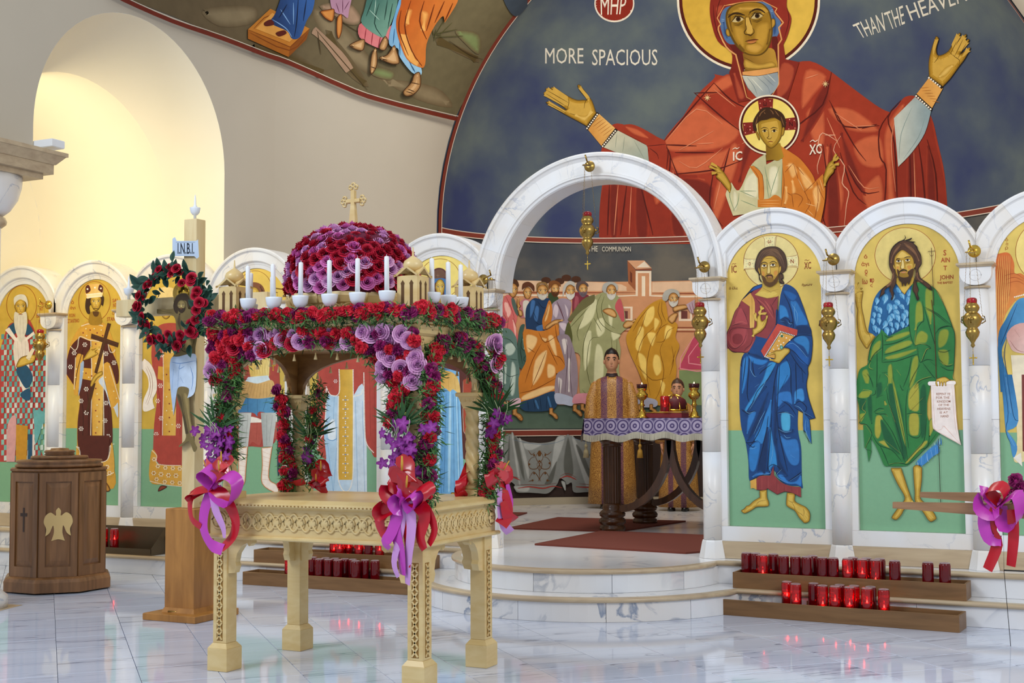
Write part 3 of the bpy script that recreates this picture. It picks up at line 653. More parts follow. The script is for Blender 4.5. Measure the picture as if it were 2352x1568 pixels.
a.lines('#6d4f12', 6, '920,985 1000,975 1040,960', '970,1010 1060,980', '1030,1035 1100,1000', '1010,890 1050,860')
# head
a.at(1650, 520)
H_, HD, HL = '#4d3523', '#281810', '#7a583c'
a.poly(HD, '960,360 1080,375 1180,460 1225,560 1245,700 1215,800 1150,850 1175,900 1180,940 1160,960 1190,1010 1180,1040 1100,1010 1095,860 760,860 790,1010 740,960 725,860 670,780 660,690 700,540 760,440 850,380')
a.poly(H_, '960,368 1070,383 1170,465 1215,565 1235,700 1205,790 1130,840 1100,780 780,830 690,770 672,690 710,545 768,450 855,388').poly(HL, '960,400 1060,420 1140,520 1190,650 1190,760 1120,640 1060,560 930,520 800,580 740,700 700,740 720,580 800,450', g=(960, 400, 900, 560, '#5d4330'))
a.lines('#33211a', 6, '930,410 820,470 740,600 700,740', '960,420 860,480 780,580 730,720', '980,410 1100,470 1180,600 1215,730', '960,440 1080,510 1150,620 1180,760', '940,470 850,520 790,620', '990,460 1070,530 1120,640', '1120,880 1150,930 1130,960', '1130,960 1170,1020')
a.poly('#6b4a10', '900,528 1010,540 1080,620 1110,730 1095,850 1080,960 1020,1040 920,1080 830,1030 780,900 755,760 770,640 820,560')
a.poly('#b18a30', '900,535 1000,548 1070,630 1098,740 1085,850 1060,950 1010,1025 920,1065 840,1020 795,900 768,760 785,650 830,570').poly('#cda745', '900,545 980,555 1030,600 1060,640 960,660 905,680 850,650 800,680 830,590').poly('#c79f40', '795,720 860,740 880,800 850,870 800,880 780,790').poly('#cfa848', '930,760 1010,740 1080,740 1075,830 1030,900 960,860')
a.softs('#c49c3e', '#cc8c3c', 16, '785,800 840,820 845,890 800,900', '1000,810 1070,790 1070,870 1010,890')
a.model(('#6d4f12', '#b18a30', '#cda745'), '745,760 730,740 722,790 745,850 762,850', (0, 4, 10)).model(('#6d4f12', '#b18a30', '#d0a848'), '1100,740 1130,715 1135,780 1115,830 1095,840', (0, 4, 10))
# beard, mouth
a.poly('#5d3d18', '790,880 850,920 870,960 880,900 930,880 980,890 1000,960 1040,920 1088,850 1080,970 1020,1050 930,1090 840,1050 800,960', g=(930, 880, 930, 1080, '#5a3a14')).poly('#8a6422', '880,930 930,915 985,930 1000,980 930,1010 870,980').lines('#3c2610', 5, '860,960 880,1040', '900,990 905,1070', '940,1000 940,1080', '980,990 980,1060', '1020,950 1010,1030', '830,930 850,1010')
a.poly('#4a2a12', '845,915* 880,870 930,865 975,870 992,915* 950,890 925,885 890,893').poly('#c98a58', '890,903 930,893 970,903 960,918 930,913 900,918').line('#5a2a14', '880,906 930,896 980,906', 5)
# nose, eyes
a.poly('#e2c676', '900,690 925,690 935,830 905,850 890,830').lines('#5a3d10', 7, '925,680* 940,780 942,830 910,850 880,845 868,830*', '905,670 895,720 885,820')
for s, ex, ey in ((-1, 828, 708), (1, 985, 695)):
    a.poly('#f2e6c6', [(ex-48, ey+8, 0), (ex, ey-22, 0), (ex+48, ey+4, 0), (ex, ey+22, 0)]).ell('#2a1808', ex+4, ey-2, 20, 20, 12).line('#281808', [(ex-55, ey+10), (ex-20, ey-20), (ex+25, ey-20), (ex+55, ey+6)], 9).line('#6d4f12', [(ex-45, ey+26), (ex, ey+40), (ex+48, ey+18)], 6)
a.lines('#2f1d0c', 14, '775,690 800,655 850,645 895,672', '925,665 960,640 1010,630 1060,665').lines('#7d5c1c', 6, '790,740 830,755 880,735', '950,735 1000,735 1050,715', '840,590 900,575 980,580')
a.poly(HD, '1095,860* 1160,850 1180,900 1175,945 1150,960 1185,1010 1185,1045 1150,1020 1100,1000*').poly(H_, '1105,870 1155,870 1170,920 1130,950 1170,1000 1172,1030 1110,980').lines(HL, 7, '1120,880 1150,930', '1130,960 1165,1015')
# tunic hem and feet
a.at(1650, 1040).poly(RM, '690,460* 760,410 940,405* 1000,230* 1010,400* 1130,520 1300,590 1490,610* 1495,795* 1320,710 1195,690* 1065,745* 890,635* 830,665 700,660*').poly('#d6a24a', '580,500* 690,455* 695,660* 630,630 590,645*').lines(RL, 14, '790,450 790,640', '900,430 900,620', '1080,560 1075,720', '1220,620 1230,680', '1430,640 1430,750').lines(RD, 9, '960,260* 960,400*', '1000,250* 1000,400*', '740,450 730,650', '885,430* 885,630*', '1060,480* 1065,740*', '1190,570* 1195,690*', '1320,610 1330,700')
a.line('#4a141c', '690,660 830,668 890,635* 1065,745* 1195,690* 1320,712 1495,797*', 7, False)
a.model(FL, '745,675* 880,655* 885,790 915,880 910,950 840,965 700,970 620,1020 540,1065 470,1085 415,1035 470,1000 510,950 560,935 640,860 730,805 750,790', (0, 5, 18, 38))
a.model(FL, '1240,710* 1330,715 1385,750 1385,860 1480,920 1580,970 1645,1050 1660,1130 1640,1230 1560,1260 1520,1230 1450,1150 1380,1040 1260,970 1225,910', (0, 5, 18, 38))
a.lines('#5a3d10', 6, '430,1040 500,980', '470,1050 540,990', '590,950 680,960', '690,930 740,870 860,850', '1260,850 1320,880 1380,880', '1330,880 1380,980 1380,1030', '1530,990 1550,1060 1540,1130', '1420,1050 1500,1100 1540,1140', '1530,1150 1590,1220', '1560,1120 1610,1190', '1590,1090 1640,1150', '1610,1060 1655,1100')
a.build(T)
# ================================================================ icon: green-mantled figure with a scroll
T, a = icon_board('icon', BAYS[2], 'arched gold icon of a wild haired figure in green mantle holding a white scroll', gy=onY(2090, 987, YI+.043).z)
a.at(1950, 510).to('halo').ell('#dfc878', 1012, 600, 540, 496, 60).ring('#a04a20', 1012, 600, 545, 500, 8)
a.to('lettering')
for s, q in (('ὁ', '270,580 330,580 330,655 270,655'), ('ἁγι', '225,715 365,710 365,805 225,810'), ('ο', '285,855 335,855 335,930 285,930'), ('ς', '290,930 330,930 330,975 290,975'), ('ἰω', '240,1020 335,1015 335,1112 240,1118'), ('πρ', '375,1015 450,1010 450,1105 375,1110'), ('ς', '385,1120 425,1120 425,1170 385,1170'), ('S', '1700,500 1752,500 1752,600 1700,600'), ('AIN', '1655,640 1815,635 1815,720 1655,725'), ('T', '1702,785 1765,785 1765,865 1702,865'), ('JOHN', '1632,955 1880,945 1880,1045 1632,1055'), ('THE BAPTIST', '1585,1075 1870,1065 1870,1105 1585,1115')):
    a.text('#a8401c', s, q, bold=.012)
G, GD, GL, GO = '#2f7a3e', '#175030', '#8e9a34', '#0f3524'
a.to('figure')
# raised arm
a.model(FL, '150,1590* 110,1400 95,1290 100,1200 130,1130 165,1090 180,1095 150,1140 125,1190 130,1250 200,1190 240,1185 240,1200 180,1250 250,1235 255,1280 235,1430 240,1560 270,1700 310,1900 350,1980 420,1960 500,2010 470,2070 380,2200 320,2280 210,2130 160,1980 140,1750', (0, 6, 22, 50))
a.lines('#6d4f12', 7, '105,1300 180,1255 240,1240', '100,1340 200,1380', '170,1100 125,1200', '240,1190 140,1260', '150,1440 240,1450', '330,1970 370,2030 390,2120', '230,1960 300,1965')
# fleece
FB, FDk, FLt = '#4d94c0', '#1f5f94', '#a3d2ea'
a.poly(FDk, '600,1190 480,1330 420,1500 380,1750 350,1960 420,2010 500,2060 590,1980 620,2030 700,2080 900,1990 1095,1900* 1100,1700 1130,1300 1150,1100 1000,1290 860,1110 740,1170')
random.seed(3)
def tuft(x, y, s, ang):
    c, q = cos(ang), sin(ang); loc = lambda u, v: (x+(u*c-v*q)*s, y+(u*q+v*c)*s)
    a.soft(FDk, FB, smooth([(*loc(*p), 0) for p in ((-.5, -.9), (.2, -1.1), (.7, -.5), (.6, .4), (.1, 1.1), (-.1, .5), (-.5, .1))]), s*.16)
    for k in range(4): a.line(FLt if k % 2 else '#7ab8dc', [loc(-.35+.22*k, -.85), loc(.1+.16*k, -.3), loc(.1+.02*k, .75)], s*.12)
for (x, y, s, g) in ((640, 1390, 95, .3), (900, 1240, 75, -.3), (960, 1340, 70, -.4), (1070, 1290, 80, .5), (1060, 1420, 85, .3), (790, 1360, 60, .2), (880, 1470, 80, -.5), (960, 1540, 70, -.6), (720, 1560, 95, .2), (820, 1560, 80, .1), (490, 1560, 60, -.2), (560, 1600, 70, -.3), (450, 1680, 60, .1), (540, 1700, 60, 0), (860, 1660, 90, -.3), (1030, 1650, 75, -.2), (720, 1760, 90, .5), (790, 1700, 60, -.4), (880, 1740, 80, -.2), (980, 1720, 80, .1), (1050, 1800, 70, .2), (430, 1800, 70, 0), (540, 1790, 70, 0), (640, 1850, 80, .6), (760, 1850, 60, -.3), (860, 1880, 75, 0), (960, 1860, 70, 0), (470, 1930, 75, -.2), (530, 1960, 60, 0), (680, 1970, 80, 0), (780, 1960, 60, .1), (500, 1430, 70, .3), (1030, 1920, 55, .2)):
    tuft(x, y, s, g)
a.poly('#c09a36', '860,1110* 870,1000 1150,980 1150,1110* 1050,1220 1005,1300* 940,1230').poly('#d6b24e', '930,1180 1000,1150 1090,1150 1005,1270').lines('#6d4f12', 6, '870,1120 940,1230 1005,1300 1070,1200 1150,1110')
# mantle
a.poly(G, '1140,1120* 1200,1090 1300,1090 1430,1130 1540,1190 1640,1350 1760,1600 1870,1880 1910,2050 1915,2200 1900,2500 1890,2650 1870,2800 1920,2850* 1800,2830 1600,2850* 1470,2900 1460,3000 1400,3400 1500,3750* 1640,3800* 1480,4000 1300,4150 1100,4350 1000,4390 720,4390* 640,4380 560,4200 470,4000 350,3800 330,3600 210,3600 180,3300 100,3000* 150,2840 200,2650 340,2560 350,2420 400,2200 470,2080 560,2000* 590,1930* 720,2060* 1085,1870* 1090,1500')
a.softs(G, GL, 26, '1380,1200 1500,1230 1520,1500 1480,1850 1420,1700 1370,1520', '1200,1500 1290,1420 1340,1560 1340,1770 1250,1820 1190,1950', '1250,1980 1330,1950 1430,2030 1400,2170 1290,2190 1190,2230 1200,2080', '1640,1950 1760,1920 1810,2000 1750,2200 1620,2270 1600,2100', '1610,2300 1790,2310 1800,2560 1700,2580 1620,2450', '720,2080 900,2000 1080,1960 1090,2030 850,2130 660,2150', '700,2260 950,2150 1100,2120 1140,2200 900,2310 650,2370', '660,2420 900,2350 1180,2280 1220,2310 950,2440 700,2480', '420,2250 530,2130 590,2150 560,2290 460,2400 380,2500', '1150,2450 1240,2400 1260,2550 1180,2900 1090,3000 1100,2700', '230,2700 330,2640 380,2800 340,3010 290,2900', '700,2600 780,2560 800,2800 760,3000 700,2850')
a.at(1960, 870)
a.poly(G, '60,60* 60,330* 100,350* 240,380* 150,530 235,600 110,790 240,820* 180,830* 205,1250* 240,1240 280,1500* 330,1300* 320,1050* 340,1000* 400,700 420,100*')
a.softs(G, '#a8a23c', 26, '1010,200 1150,60 1190,140 1190,560 1020,560 980,420', '1010,640 1180,640 1190,960 1130,1030 1010,980', '400,680 500,650 540,740 500,1000 440,1080 380,980', '560,380 620,460 560,480', '1370,760 1440,720 1460,880 1370,1040', '950,1480 1270,1120 1340,1160 1100,1400 980,1520', '620,1100 700,1230 620,1240 450,1130')
a.softs(G, '#1a5a34', 22, '640,100 760,150 900,600 960,1200 960,1440 880,1400 780,1000 640,400', '1200,200 1320,150 1320,900 1240,1080 1200,900', '500,720 700,1000 850,1350 700,1280 540,1060', '420,100 520,60 520,260 420,340', '250,300 340,300 350,800 270,650', '110,380 220,360 230,560 120,560')
a.softs(G, GL, 16, '700,50 740,50 880,700 960,1200 900,1100 790,600', '160,220 330,220 290,320 200,350 90,330', '110,640 220,620 150,780')
a.lines(GO, 9, '60,100 60,330 240,380 150,530 235,600 110,790 240,820 340,1000 220,1250 330,1300 280,1500', '330,210 290,330', '400,200 400,270 330,300', '410,340 540,290', '600,190 640,420 760,760 880,1200 900,1480', '700,60 820,600 930,1100 980,1470', '840,100 885,200 910,190', '980,190 950,500 960,900 1000,1250', '1240,60 1100,170', '1190,140 1020,360', '1300,310 1010,600', '960,630 1100,610 1240,625', '980,990 1080,1050 1180,1050 1230,950', '370,600 470,530 560,540', '390,610 470,630 580,630 610,670', '490,640 700,940 850,1280 940,1500', '350,1010 470,1190 700,1280 880,1490', '480,1190 560,1350 640,1550', '940,1500 1120,1300 1280,1100 1320,700', '1000,1510 1200,1280 1350,1200 1370,850', '640,1560 760,1510 900,1520 1020,1520 1300,1250 1500,980')
a.lines('#b7b848', 6, '170,190 330,215 320,280', '75,320 200,180', '240,385 160,530 230,600 150,700 130,790', '230,830 330,990', '215,1250 300,1050', '420,600 560,560', '590,640 620,680', '1010,560 1260,340', '980,650 1240,640', '560,220 600,150', '650,470 760,780', '540,1080 860,1340', '640,1530 900,1500')
a.at(1950, 690)
a.lines(GO, 9, '1090,0 1085,400 1120,650 1180,820', '1330,0 1350,350 1310,390 1220,530 1190,790', '1350,100 1480,560 1560,830', '1190,820 1290,780 1400,800 1475,860 1400,890 1310,1110 1260,1050 1240,830', '1310,1110 1410,1060 1520,1080', '1460,1090 1570,1180', '1370,120 1600,240 1850,450', '1390,150 1560,240 1780,420', '1870,490 1800,460 1600,520', '1560,600 1650,490 1790,450', '1600,880 1650,940', '1610,910 1720,930 1830,890', '1620,1050 1760,1180 1880,1160', '1650,1180 1780,1250 1890,1250', '720,640 900,530 1085,460', '640,620 700,660 800,650', '620,800 850,760 1110,640', '630,980 900,900 1130,820', '600,1110 850,1090 1100,1010 1250,960', '620,1080 690,1040', '590,560 610,700 610,900 600,1110', '560,600 470,700 390,850 350,1050 340,1160', '615,840 480,940 390,1080 370,1160', '360,1230 440,1250', '510,900 510,1300 500,1560', '600,1300 700,1290', '640,1310 720,1380', '570,1330 500,1560', '770,1130 820,1560', '1130,1020 1080,1300 980,1560', '1330,1120 1500,1340 1550,1400', '330,1310 400,1420 440,1560', '270,1330 330,1380', '1280,1150 1150,1380 1080,1560', '1500,1380 1300,1430 1180,1560', '150,1450 140,1560')
a.lines('#b9b84a', 6, '1230,440 1190,770 1290,775 1400,790', '1450,870 1390,890 1310,1090', '1640,1100 1760,1160 1870,1140', '390,1110 370,1200 440,1240', '280,1330 350,1400', '650,1320 720,1400 700,1540', '860,1240 940,1350', '1490,1360 1300,1420 1180,1500', '1310,560 1390,620', '600,870 470,980')
a.line(GO, '1480,-290 1540,-220 1660,-60 1870,480 1910,650 1900,1100 1890,1250 1890,1360 1920,1440', 9)
# hand and scroll
a.at(1960, 870)
a.poly('#f3e6df', '1400,120* 1820,90* 1850,500 1880,900 1945,1190* 1620,1010 1480,920 1430,830 1410,400*').poly('#e8c8bc', '1480,920 1560,910 1640,840* 1940,1190* 1620,1005').poly('#f4e9e2', '1500,925 1640,860* 1920,1165* 1640,1000').lines('#d9a89a', 6, '1405,130 1420,500 1440,830 1500,920 1600,900 1640,850 1945,1190', '1815,100 1850,600 1900,1000 1945,1190', '1440,150* 1460,700 1480,830', '1780,130* 1830,760 1870,1000')
a.ell('#f6ece6', 1382, 82, 36, 38).ell('#f6ece6', 1812, 70, 38, 36).poly('#f6ece6', '1380,45* 1810,35* 1815,105* 1385,120*').line('#d0a090', '1385,118 1600,112 1815,104', 6)
a.model(FL, '1500,0* 1640,-40 1720,0 1740,30 1680,60 1680,115 1660,125 1640,60 1625,120 1600,130 1590,60 1570,125 1550,120 1545,50 1510,60 1530,125 1500,125 1480,70', (0, 4, 12, 22))
a.to('lettering')
for s, q in (('REPENT YE', '1500,250 1750,250 1750,292 1500,294'), ('FOR THE', '1496,316 1736,314 1736,356 1496,360'), ('KINGDOM', '1512,384 1752,382 1752,424 1512,428'), ('OF THE', '1538,450 1728,448 1728,486 1538,490'), ('HEAVENS', '1516,516 1752,514 1752,556 1516,560'), ('IS AT', '1562,584 1708,582 1708,620 1562,624'), ('HAND', '1578,648 1722,646 1722,688 1578,692')):
    a.text('#a06a50', s, q, bold=.008)
a.to('figure')
# fleece hem, legs, staff
for i in range(18):
    x = 1130+26*i; y = 1490-26*i; a.line(('#3f86c4', '#8cc0e6', '#2a6cb0')[i % 3], [(x, y), (x+14, y+70), (x-6+20*(i % 2), y+130), (x+22, y+190-3*i)], 20)
a.at(1960, 1040)
a.poly('#3f86c4', '1150,150* 1350,-50 1500,-160* 1560,-60 1540,0 1440,60 1300,190 1220,220').lines('#a8d0ee', 9, '1230,60 1240,200', '1330,0 1340,120 1370,160', '1400,-60 1430,80', '1480,-100 1500,60').lines('#1f5a98', 9, '1280,60 1300,250', '1370,0 1360,180', '1440,-40 1440,150', '1180,140 1200,220')
a.model(FL, '690,265* 870,265* 940,480 1020,720 1080,870 1090,890 930,1010 880,1100 800,1190 740,1195 695,1155 760,1050 850,930 930,800 800,560 690,320', (0, 6, 22, 46)).model(FL, '1080,250* 1150,210 1245,260* 1240,480 1215,700 1220,820 1290,890 1440,1050 1500,1160 1480,1200 1400,1235 1340,1190 1270,1080 1120,880 1110,700 1090,450', (0, 6, 22, 46))
a.lines('#5a3d10', 6, '710,1160 780,1060', '730,1170 800,1090', '1350,1100 1450,1200', '1390,1080 1480,1180', '1310,1120 1410,1210', '930,780 1010,750', '940,810 1020,770', '1120,790 1210,770', '1120,820 1215,800')
a.line('#2a1c12', [(1540, -260), (1555, 300), (1578, 895)], 11, False).at(1950, 690).line('#5a2e14', [(1490, 300-1411+1100), (1535, 300), (1560, 900), (1578, 1400)], 12, False)
a.at(1950, 510).line('#4a2a10', [(1488, 465), (1500, 760), (1520, 1150), (1530, 1500)], 11, False).line('#4a2a10', '1425,532 1560,522', 9, False).line('#4a2a10', '1455,575 1475,608 1495,612 1515,604 1528,568', 9)
# head
HB, HD, HL = '#4f3220', '#26160c', '#7d5638'
a.poly(HD, '960,330 1010,300 1010,235 1030,290 1010,330 1140,285 1110,330 1060,345 1200,355 1170,380 1230,440 1250,500 1300,590 1315,700 1310,770 1260,850 1270,930 1300,1010 1400,1080 1480,1150 1500,1230 1440,1210 1330,1120 1230,1060 1230,1130 1260,1220 1240,1290 1270,1380 1230,1410 1190,1300 1150,1200 1190,1000 1200,850 850,860 860,1010 850,1120 800,1220 820,1290 790,1400 760,1390 780,1310 735,1240 740,1160 650,1230 650,1290 580,1340 540,1395 570,1300 600,1200 740,1090 800,1000 780,920 740,830 725,730 740,560 800,440 890,360')
a.poly(HB, '965,345 1060,355 1170,400 1240,520 1295,620 1300,750 1245,840 1255,930 1290,1020 1390,1090 1470,1160 1420,1180 1330,1100 1200,1040 1215,1130 1250,1230 1230,1290 1240,1370 1200,1280 1165,1200 1200,980 1180,700 960,500 830,620 815,830 850,960 840,1100 790,1220 800,1300 790,1370 750,1240 760,1150 660,1200 640,1270 580,1320 620,1210 750,1100 810,1010 750,840 740,720 760,560 820,450')
a.softs(HB, HL, 20, '950,380 830,480 770,620 760,760 800,620 900,500', '990,380 1130,430 1230,560 1270,720 1200,600 1080,500', '800,900 830,980 780,1080 680,1170 760,1080', '1220,900 1260,1010 1350,1080 1250,1040')
a.lines('#2a180e', 6, '960,400 850,470 780,600 750,760', '960,440 870,520 810,640 790,800', '970,400 1100,430 1210,530 1280,680', '980,440 1090,490 1180,600 1210,780', '1220,850 1230,960 1300,1060', '820,900 830,1000 760,1090', '700,1150 620,1260', '1190,1100 1220,1230', '1340,1090 1450,1170', '800,1140 760,1230 790,1330')
a.poly('#5f420e', '960,500 1080,560 1160,640 1185,760 1175,880 1140,1000 1000,1060 880,1000 830,860 810,720 840,600').poly('#b8902f', '960,510 1070,570 1148,650 1172,760 1160,880 1120,980 1000,1040 890,980 845,860 826,720 852,610')
a.softs('#b8902f', '#dcb85c', 22, '960,520 1060,580 1110,640 1010,650 930,660 860,650 890,590', '850,740 910,760 930,830 890,890 850,850', '1020,770 1100,750 1150,760 1140,850 1060,880').softs('#c79f40', '#cf8f3e', 16, '1050,790 1130,780 1120,850 1070,860', '860,800 910,800 905,860 870,850')
a.model(('#6d4f12', '#b18a30', '#d4ae52'), '812,770 800,790 815,840 840,845', (0, 4, 8)).model(('#6d4f12', '#b18a30', '#d4ae52'), '1185,750 1205,760 1195,815 1170,830', (0, 4, 8))
a.poly('#4a2f14', '870,850 920,890 930,930 1050,930 1070,890 1165,840 1140,980 1110,1080 1080,1130 1060,1080 1020,1160 990,1100 970,1170 950,1090 910,1050 890,970', g=(1000, 880, 1000, 1060, '#3a2410')).poly('#94701f', '920,930 990,920 1060,930 1080,980 1000,1000 920,980').lines('#2b1a0c', 6, '960,1010 970,1160', '1010,1020 1030,1150', '1060,1000 1080,1110', '900,980 940,1090', '1110,960 1100,1060')
a.poly('#2f1d0c', '912,910* 930,870 985,850 1040,865 1058,895* 1010,878 985,880 950,890').poly('#c9875a', '940,905 985,893 1040,905 1010,918 960,918').line('#5a2a14', '935,905 985,892 1045,903', 5)
a.poly('#e7cc80', '960,700 985,700 1000,820 965,840 945,820').lines('#5a3d10', 7, '950,680* 955,760 935,825 965,845 1000,830*', '990,690 1005,820')
for ex, ey in ((900, 705), (1062, 690)):
    a.poly('#f2e6c6', [(ex-45, ey+8, 0), (ex, ey-20, 0), (ex+45, ey+2, 0), (ex, ey+20, 0)]).ell('#2a1808', ex, ey-2, 21, 20, 12).line('#281808', [(ex-52, ey+10), (ex-20, ey-22), (ex+22, ey-22), (ex+52, ey+4)], 9).line('#6d4f12', [(ex-40, ey+26), (ex, ey+38), (ex+44, ey+18)], 6)
a.lines('#2b1a0a', 14, '850,690 880,660 930,662', '1000,650 1050,630 1120,630').lines('#7d5c1c', 6, '850,740 900,758 940,735', '1020,740 1080,730 1110,710')
a.build(T)
# ================================================================ apse murals
def apse_surf(x, y):
    d = ray(x, y); o = CAM
    ax, ay = d.x/RA, d.y/DA; bx_, by = (o.x-XC)/RA, (o.y-YA)/DA
    A = ax*ax+ay*ay; Bq = 2*(ax*bx_+ay*by); Cq = bx_*bx_+by*by-1; D = Bq*Bq-4*A*Cq
    t = (-Bq+sqrt(max(D, 0)))/(2*A); p = o+d*t
    if p.z <= ZA:
        n = Vector((-(p.x-XC)/RA**2, -(p.y-YA)/DA**2, 0)); n.normalize(); return p, n
    az, bz = d.z/RA, (o.z-ZA)/RA
    A += az*az; Bq += 2*az*bz; Cq += bz*bz; D = Bq*Bq-4*A*Cq
    t = (-Bq+sqrt(max(D, 0)))/(2*A); p = o+d*t
    n = Vector((-(p.x-XC)/RA**2, -(p.y-YA)/DA**2, -(p.z-ZA)/RA**2)); n.normalize(); return p, n
def mural_ground(name, c1, c2, c3, scale=1.1):
    m, nt, b = new_mat(name); n = node(nt, 'ShaderNodeTexNoise'); n.inputs['Scale'].default_value = scale; n.inputs['Detail'].default_value = 6
    nt.links.new(coords(nt), n.inputs['Vector']); nt.links.new(ramp(nt, n.outputs['Fac'], [(.33, c1), (.5, c2), (.68, c3)]), b.inputs['Base Color'])
    b.inputs['Roughness'].default_value = .8; b.inputs['Specular IOR Level'].default_value = .2; return m
M['dome_blue'] = mural_ground('dome_blue_ground', '#384064', '#4c5666', '#646e6c')
M['band_red'] = plain('band_red_paint', '#7c2f1d', .75, noise=.06, nscale=12); M['band_white'] = plain('band_line_paint', '#e2d3c0', .75)
M['comm_ground'] = mural_ground('lower_mural_ground', '#3d4149', '#4c4e50', '#6a645a', 1.6)
DM = empty('dome_mural', (XC, YA+DA, ZA), 'half dome mural of a red robed haloed woman with raised open hands', 'mural')
def dm(mb, name, mat, par=DM):
    o = mb.build(name, mat); o.parent = par; o.matrix_parent_inverse = Matrix.Translation(-Vector(par.location)); return o
def dome(al, be, r=0.0): return (XC-(RA-r)*cos(al)*cos(be), YA+(DA-r)*sin(be), ZA+(RA-r)*sin(al)*cos(be))
def apse_in(t, z):
    k = 1.0 if z <= ZA else sqrt(max(0, 1-((z-ZA)/RA)**2))
    return (XC-RA*k*cos(pi*t), YA+DA*k*sin(pi*t), z)
g = MB(); g.grid(lambda u, v: apse_in(u, 3.31+v*(ZA-3.31)), 72, 1); g.grid(lambda u, v: apse_in(u, ZA+RA*sin(v*pi/2*.998)), 72, 40)
dm(g, 'blue_ground', 'dome_blue')
def strip(name, mat, f, n, w0, w1):
    m = MB(); m.grid(lambda u, v: f(u, w0+(w1-w0)*v), n, 1); return dm(m, name, mat)
def edge(u, w):    # band along the opening arch and down the jambs; w = depth angle
    L = u*4-1      # -1..0 jamb left, 0..1.. arch, jamb right
    if u < .15: z = 2.2+(ZA-2.2)*u/.15; return (XC-(RA-.018)*cos(w), YA+(DA-.018)*sin(w), z)
    if u > .85: z = ZA-(ZA-2.2)*(u-.85)/.15; return (XC+(RA-.018)*cos(w), YA+(DA-.018)*sin(w), z)
    return dome((u-.15)/.7*pi, w, .018)
strip('border_band', 'band_red', edge, 120, .004, .034); strip('border_line', 'band_white', edge, 120, .034, .040)
def ring_(r): return lambda u, z: (XC-(RA-r)*cos(pi*(.013+.974*u)), YA+(DA-r)*sin(pi*(.013+.974*u)), z)
strip('base_band', 'band_red', ring_(.016), 90, 3.318, 3.368); strip('base_line', 'band_white', ring_(.016), 90, 3.368, 3.376); strip('base_line', 'band_white', ring_(.016), 90, 3.309, 3.318)
a = Art(apse_surf, dz=.00006, grid=6)
# the layer order starts clear of the ground
a.lay = 32
R, RD, RL, RO2 = '#9c3621', '#74241a', '#c4603c', '#521510'
a.at(1550, 0, 3.84).to('halo')
a.ell('#e6dcc4', 650, 0, 632, 632, 72).ell('#521b12', 650, 0, 612, 612, 72).ell('#cfa63e', 650, 0, 584, 584, 72, g=(200, 0, 1100, 300, '#d8b24a'))
# lettering
a.at(0, 0, 1).to('lettering')
def word(s, x0, x1, yt, yb, col='#ddd6c4', rot=0, bold=.0):
    a.text(col, s, '%f,%f %f,%f %f,%f %f,%f' % (x0, yt, x1, yt+rot*(x1-x0), x1, yb+rot*(x1-x0), x0, yb), bold=bold)
word('MORE', 1252, 1340, 110, 146); word('SPACIOUS', 1360, 1510, 113, 150)
a.text('#ddd6c4', 'THAN', '1958,57 2027,28 2034,70 1978,88').text('#ddd6c4', 'THE', '2030,30 2074,12 2079,54 2046,68').text('#ddd6c4', 'HEAVENS', '2080,12 2235,-44 2240,-5 2094,48')
a.to('roundel').ell('#e8dcc8', 1411, 8, 46, 43, 40).ell('#8c2a1c', 1411, 7, 43, 40, 40).to('lettering').text('#efe4d0', 'MHP', '1379,-8 1440,-8 1434,32 1380,34')
a.at(0, 0, 1).to('robe')
# great mantle, both sides
a.poly(R, '1640,170* 1690,180* 1800,150* 1860,140 1910,165* 2010,240 2045,258* 2060,245 2080,222 2110,225 2140,270 2155,330 2170,400 2178,500* 2178,530* 1900,560* 1480,560* 1376,545* 1378,470 1385,410* 1380,350 1400,290* 1430,285 1520,325 1600,220 1640,180')
a.poly('#8d2e1e', '1376,545* 1378,470 1392,400* 1600,400* 1640,545*').poly('#8d2e1e', '2062,300* 2090,245 2130,250 2150,330 2170,420 2178,530* 2050,530*')
a.softs(R, RL, 7, '1520,330 1600,240 1640,260 1700,300 1660,340 1560,350', '1610,215 1670,170 1690,190 1650,215', '1545,360 1640,350 1700,330 1660,390 1560,400', '1540,420 1620,410 1600,470 1570,440', '1900,250 1960,250 2020,300 1950,300', '1850,160 1900,175 1870,220 1840,250', '1850,260 1890,240 1895,330 1870,330', '1960,330 2020,310 2030,380 1980,380', '2030,310 2060,250 2080,240 2060,290 2050,340 2055,440 2062,500 2040,500 2036,400', '1500,400 1530,380 1530,440 1505,470', '1640,440 1680,330 1700,360 1660,480 1640,520', '1900,330 1940,440 1920,500 1895,420', '1980,440 2020,400 2030,460 2000,490')
a.softs(R, RD, 6, '1560,410 1640,430 1600,520 1550,480', '1700,380 1710,330 1740,300 1700,420', '1930,300 1960,360 1990,450 1950,400', '1905,330 1925,400 1930,520 1900,520', '1870,230 1905,180 1900,240 1840,330', '2085,330 2100,330 2110,520 2085,520', '2130,330 2150,400 2150,510 2130,500', '1400,420 1420,420 1420,540 1400,540', '1460,420 1480,430 1490,540 1460,540', '1540,470 1560,480 1575,540 1545,540')
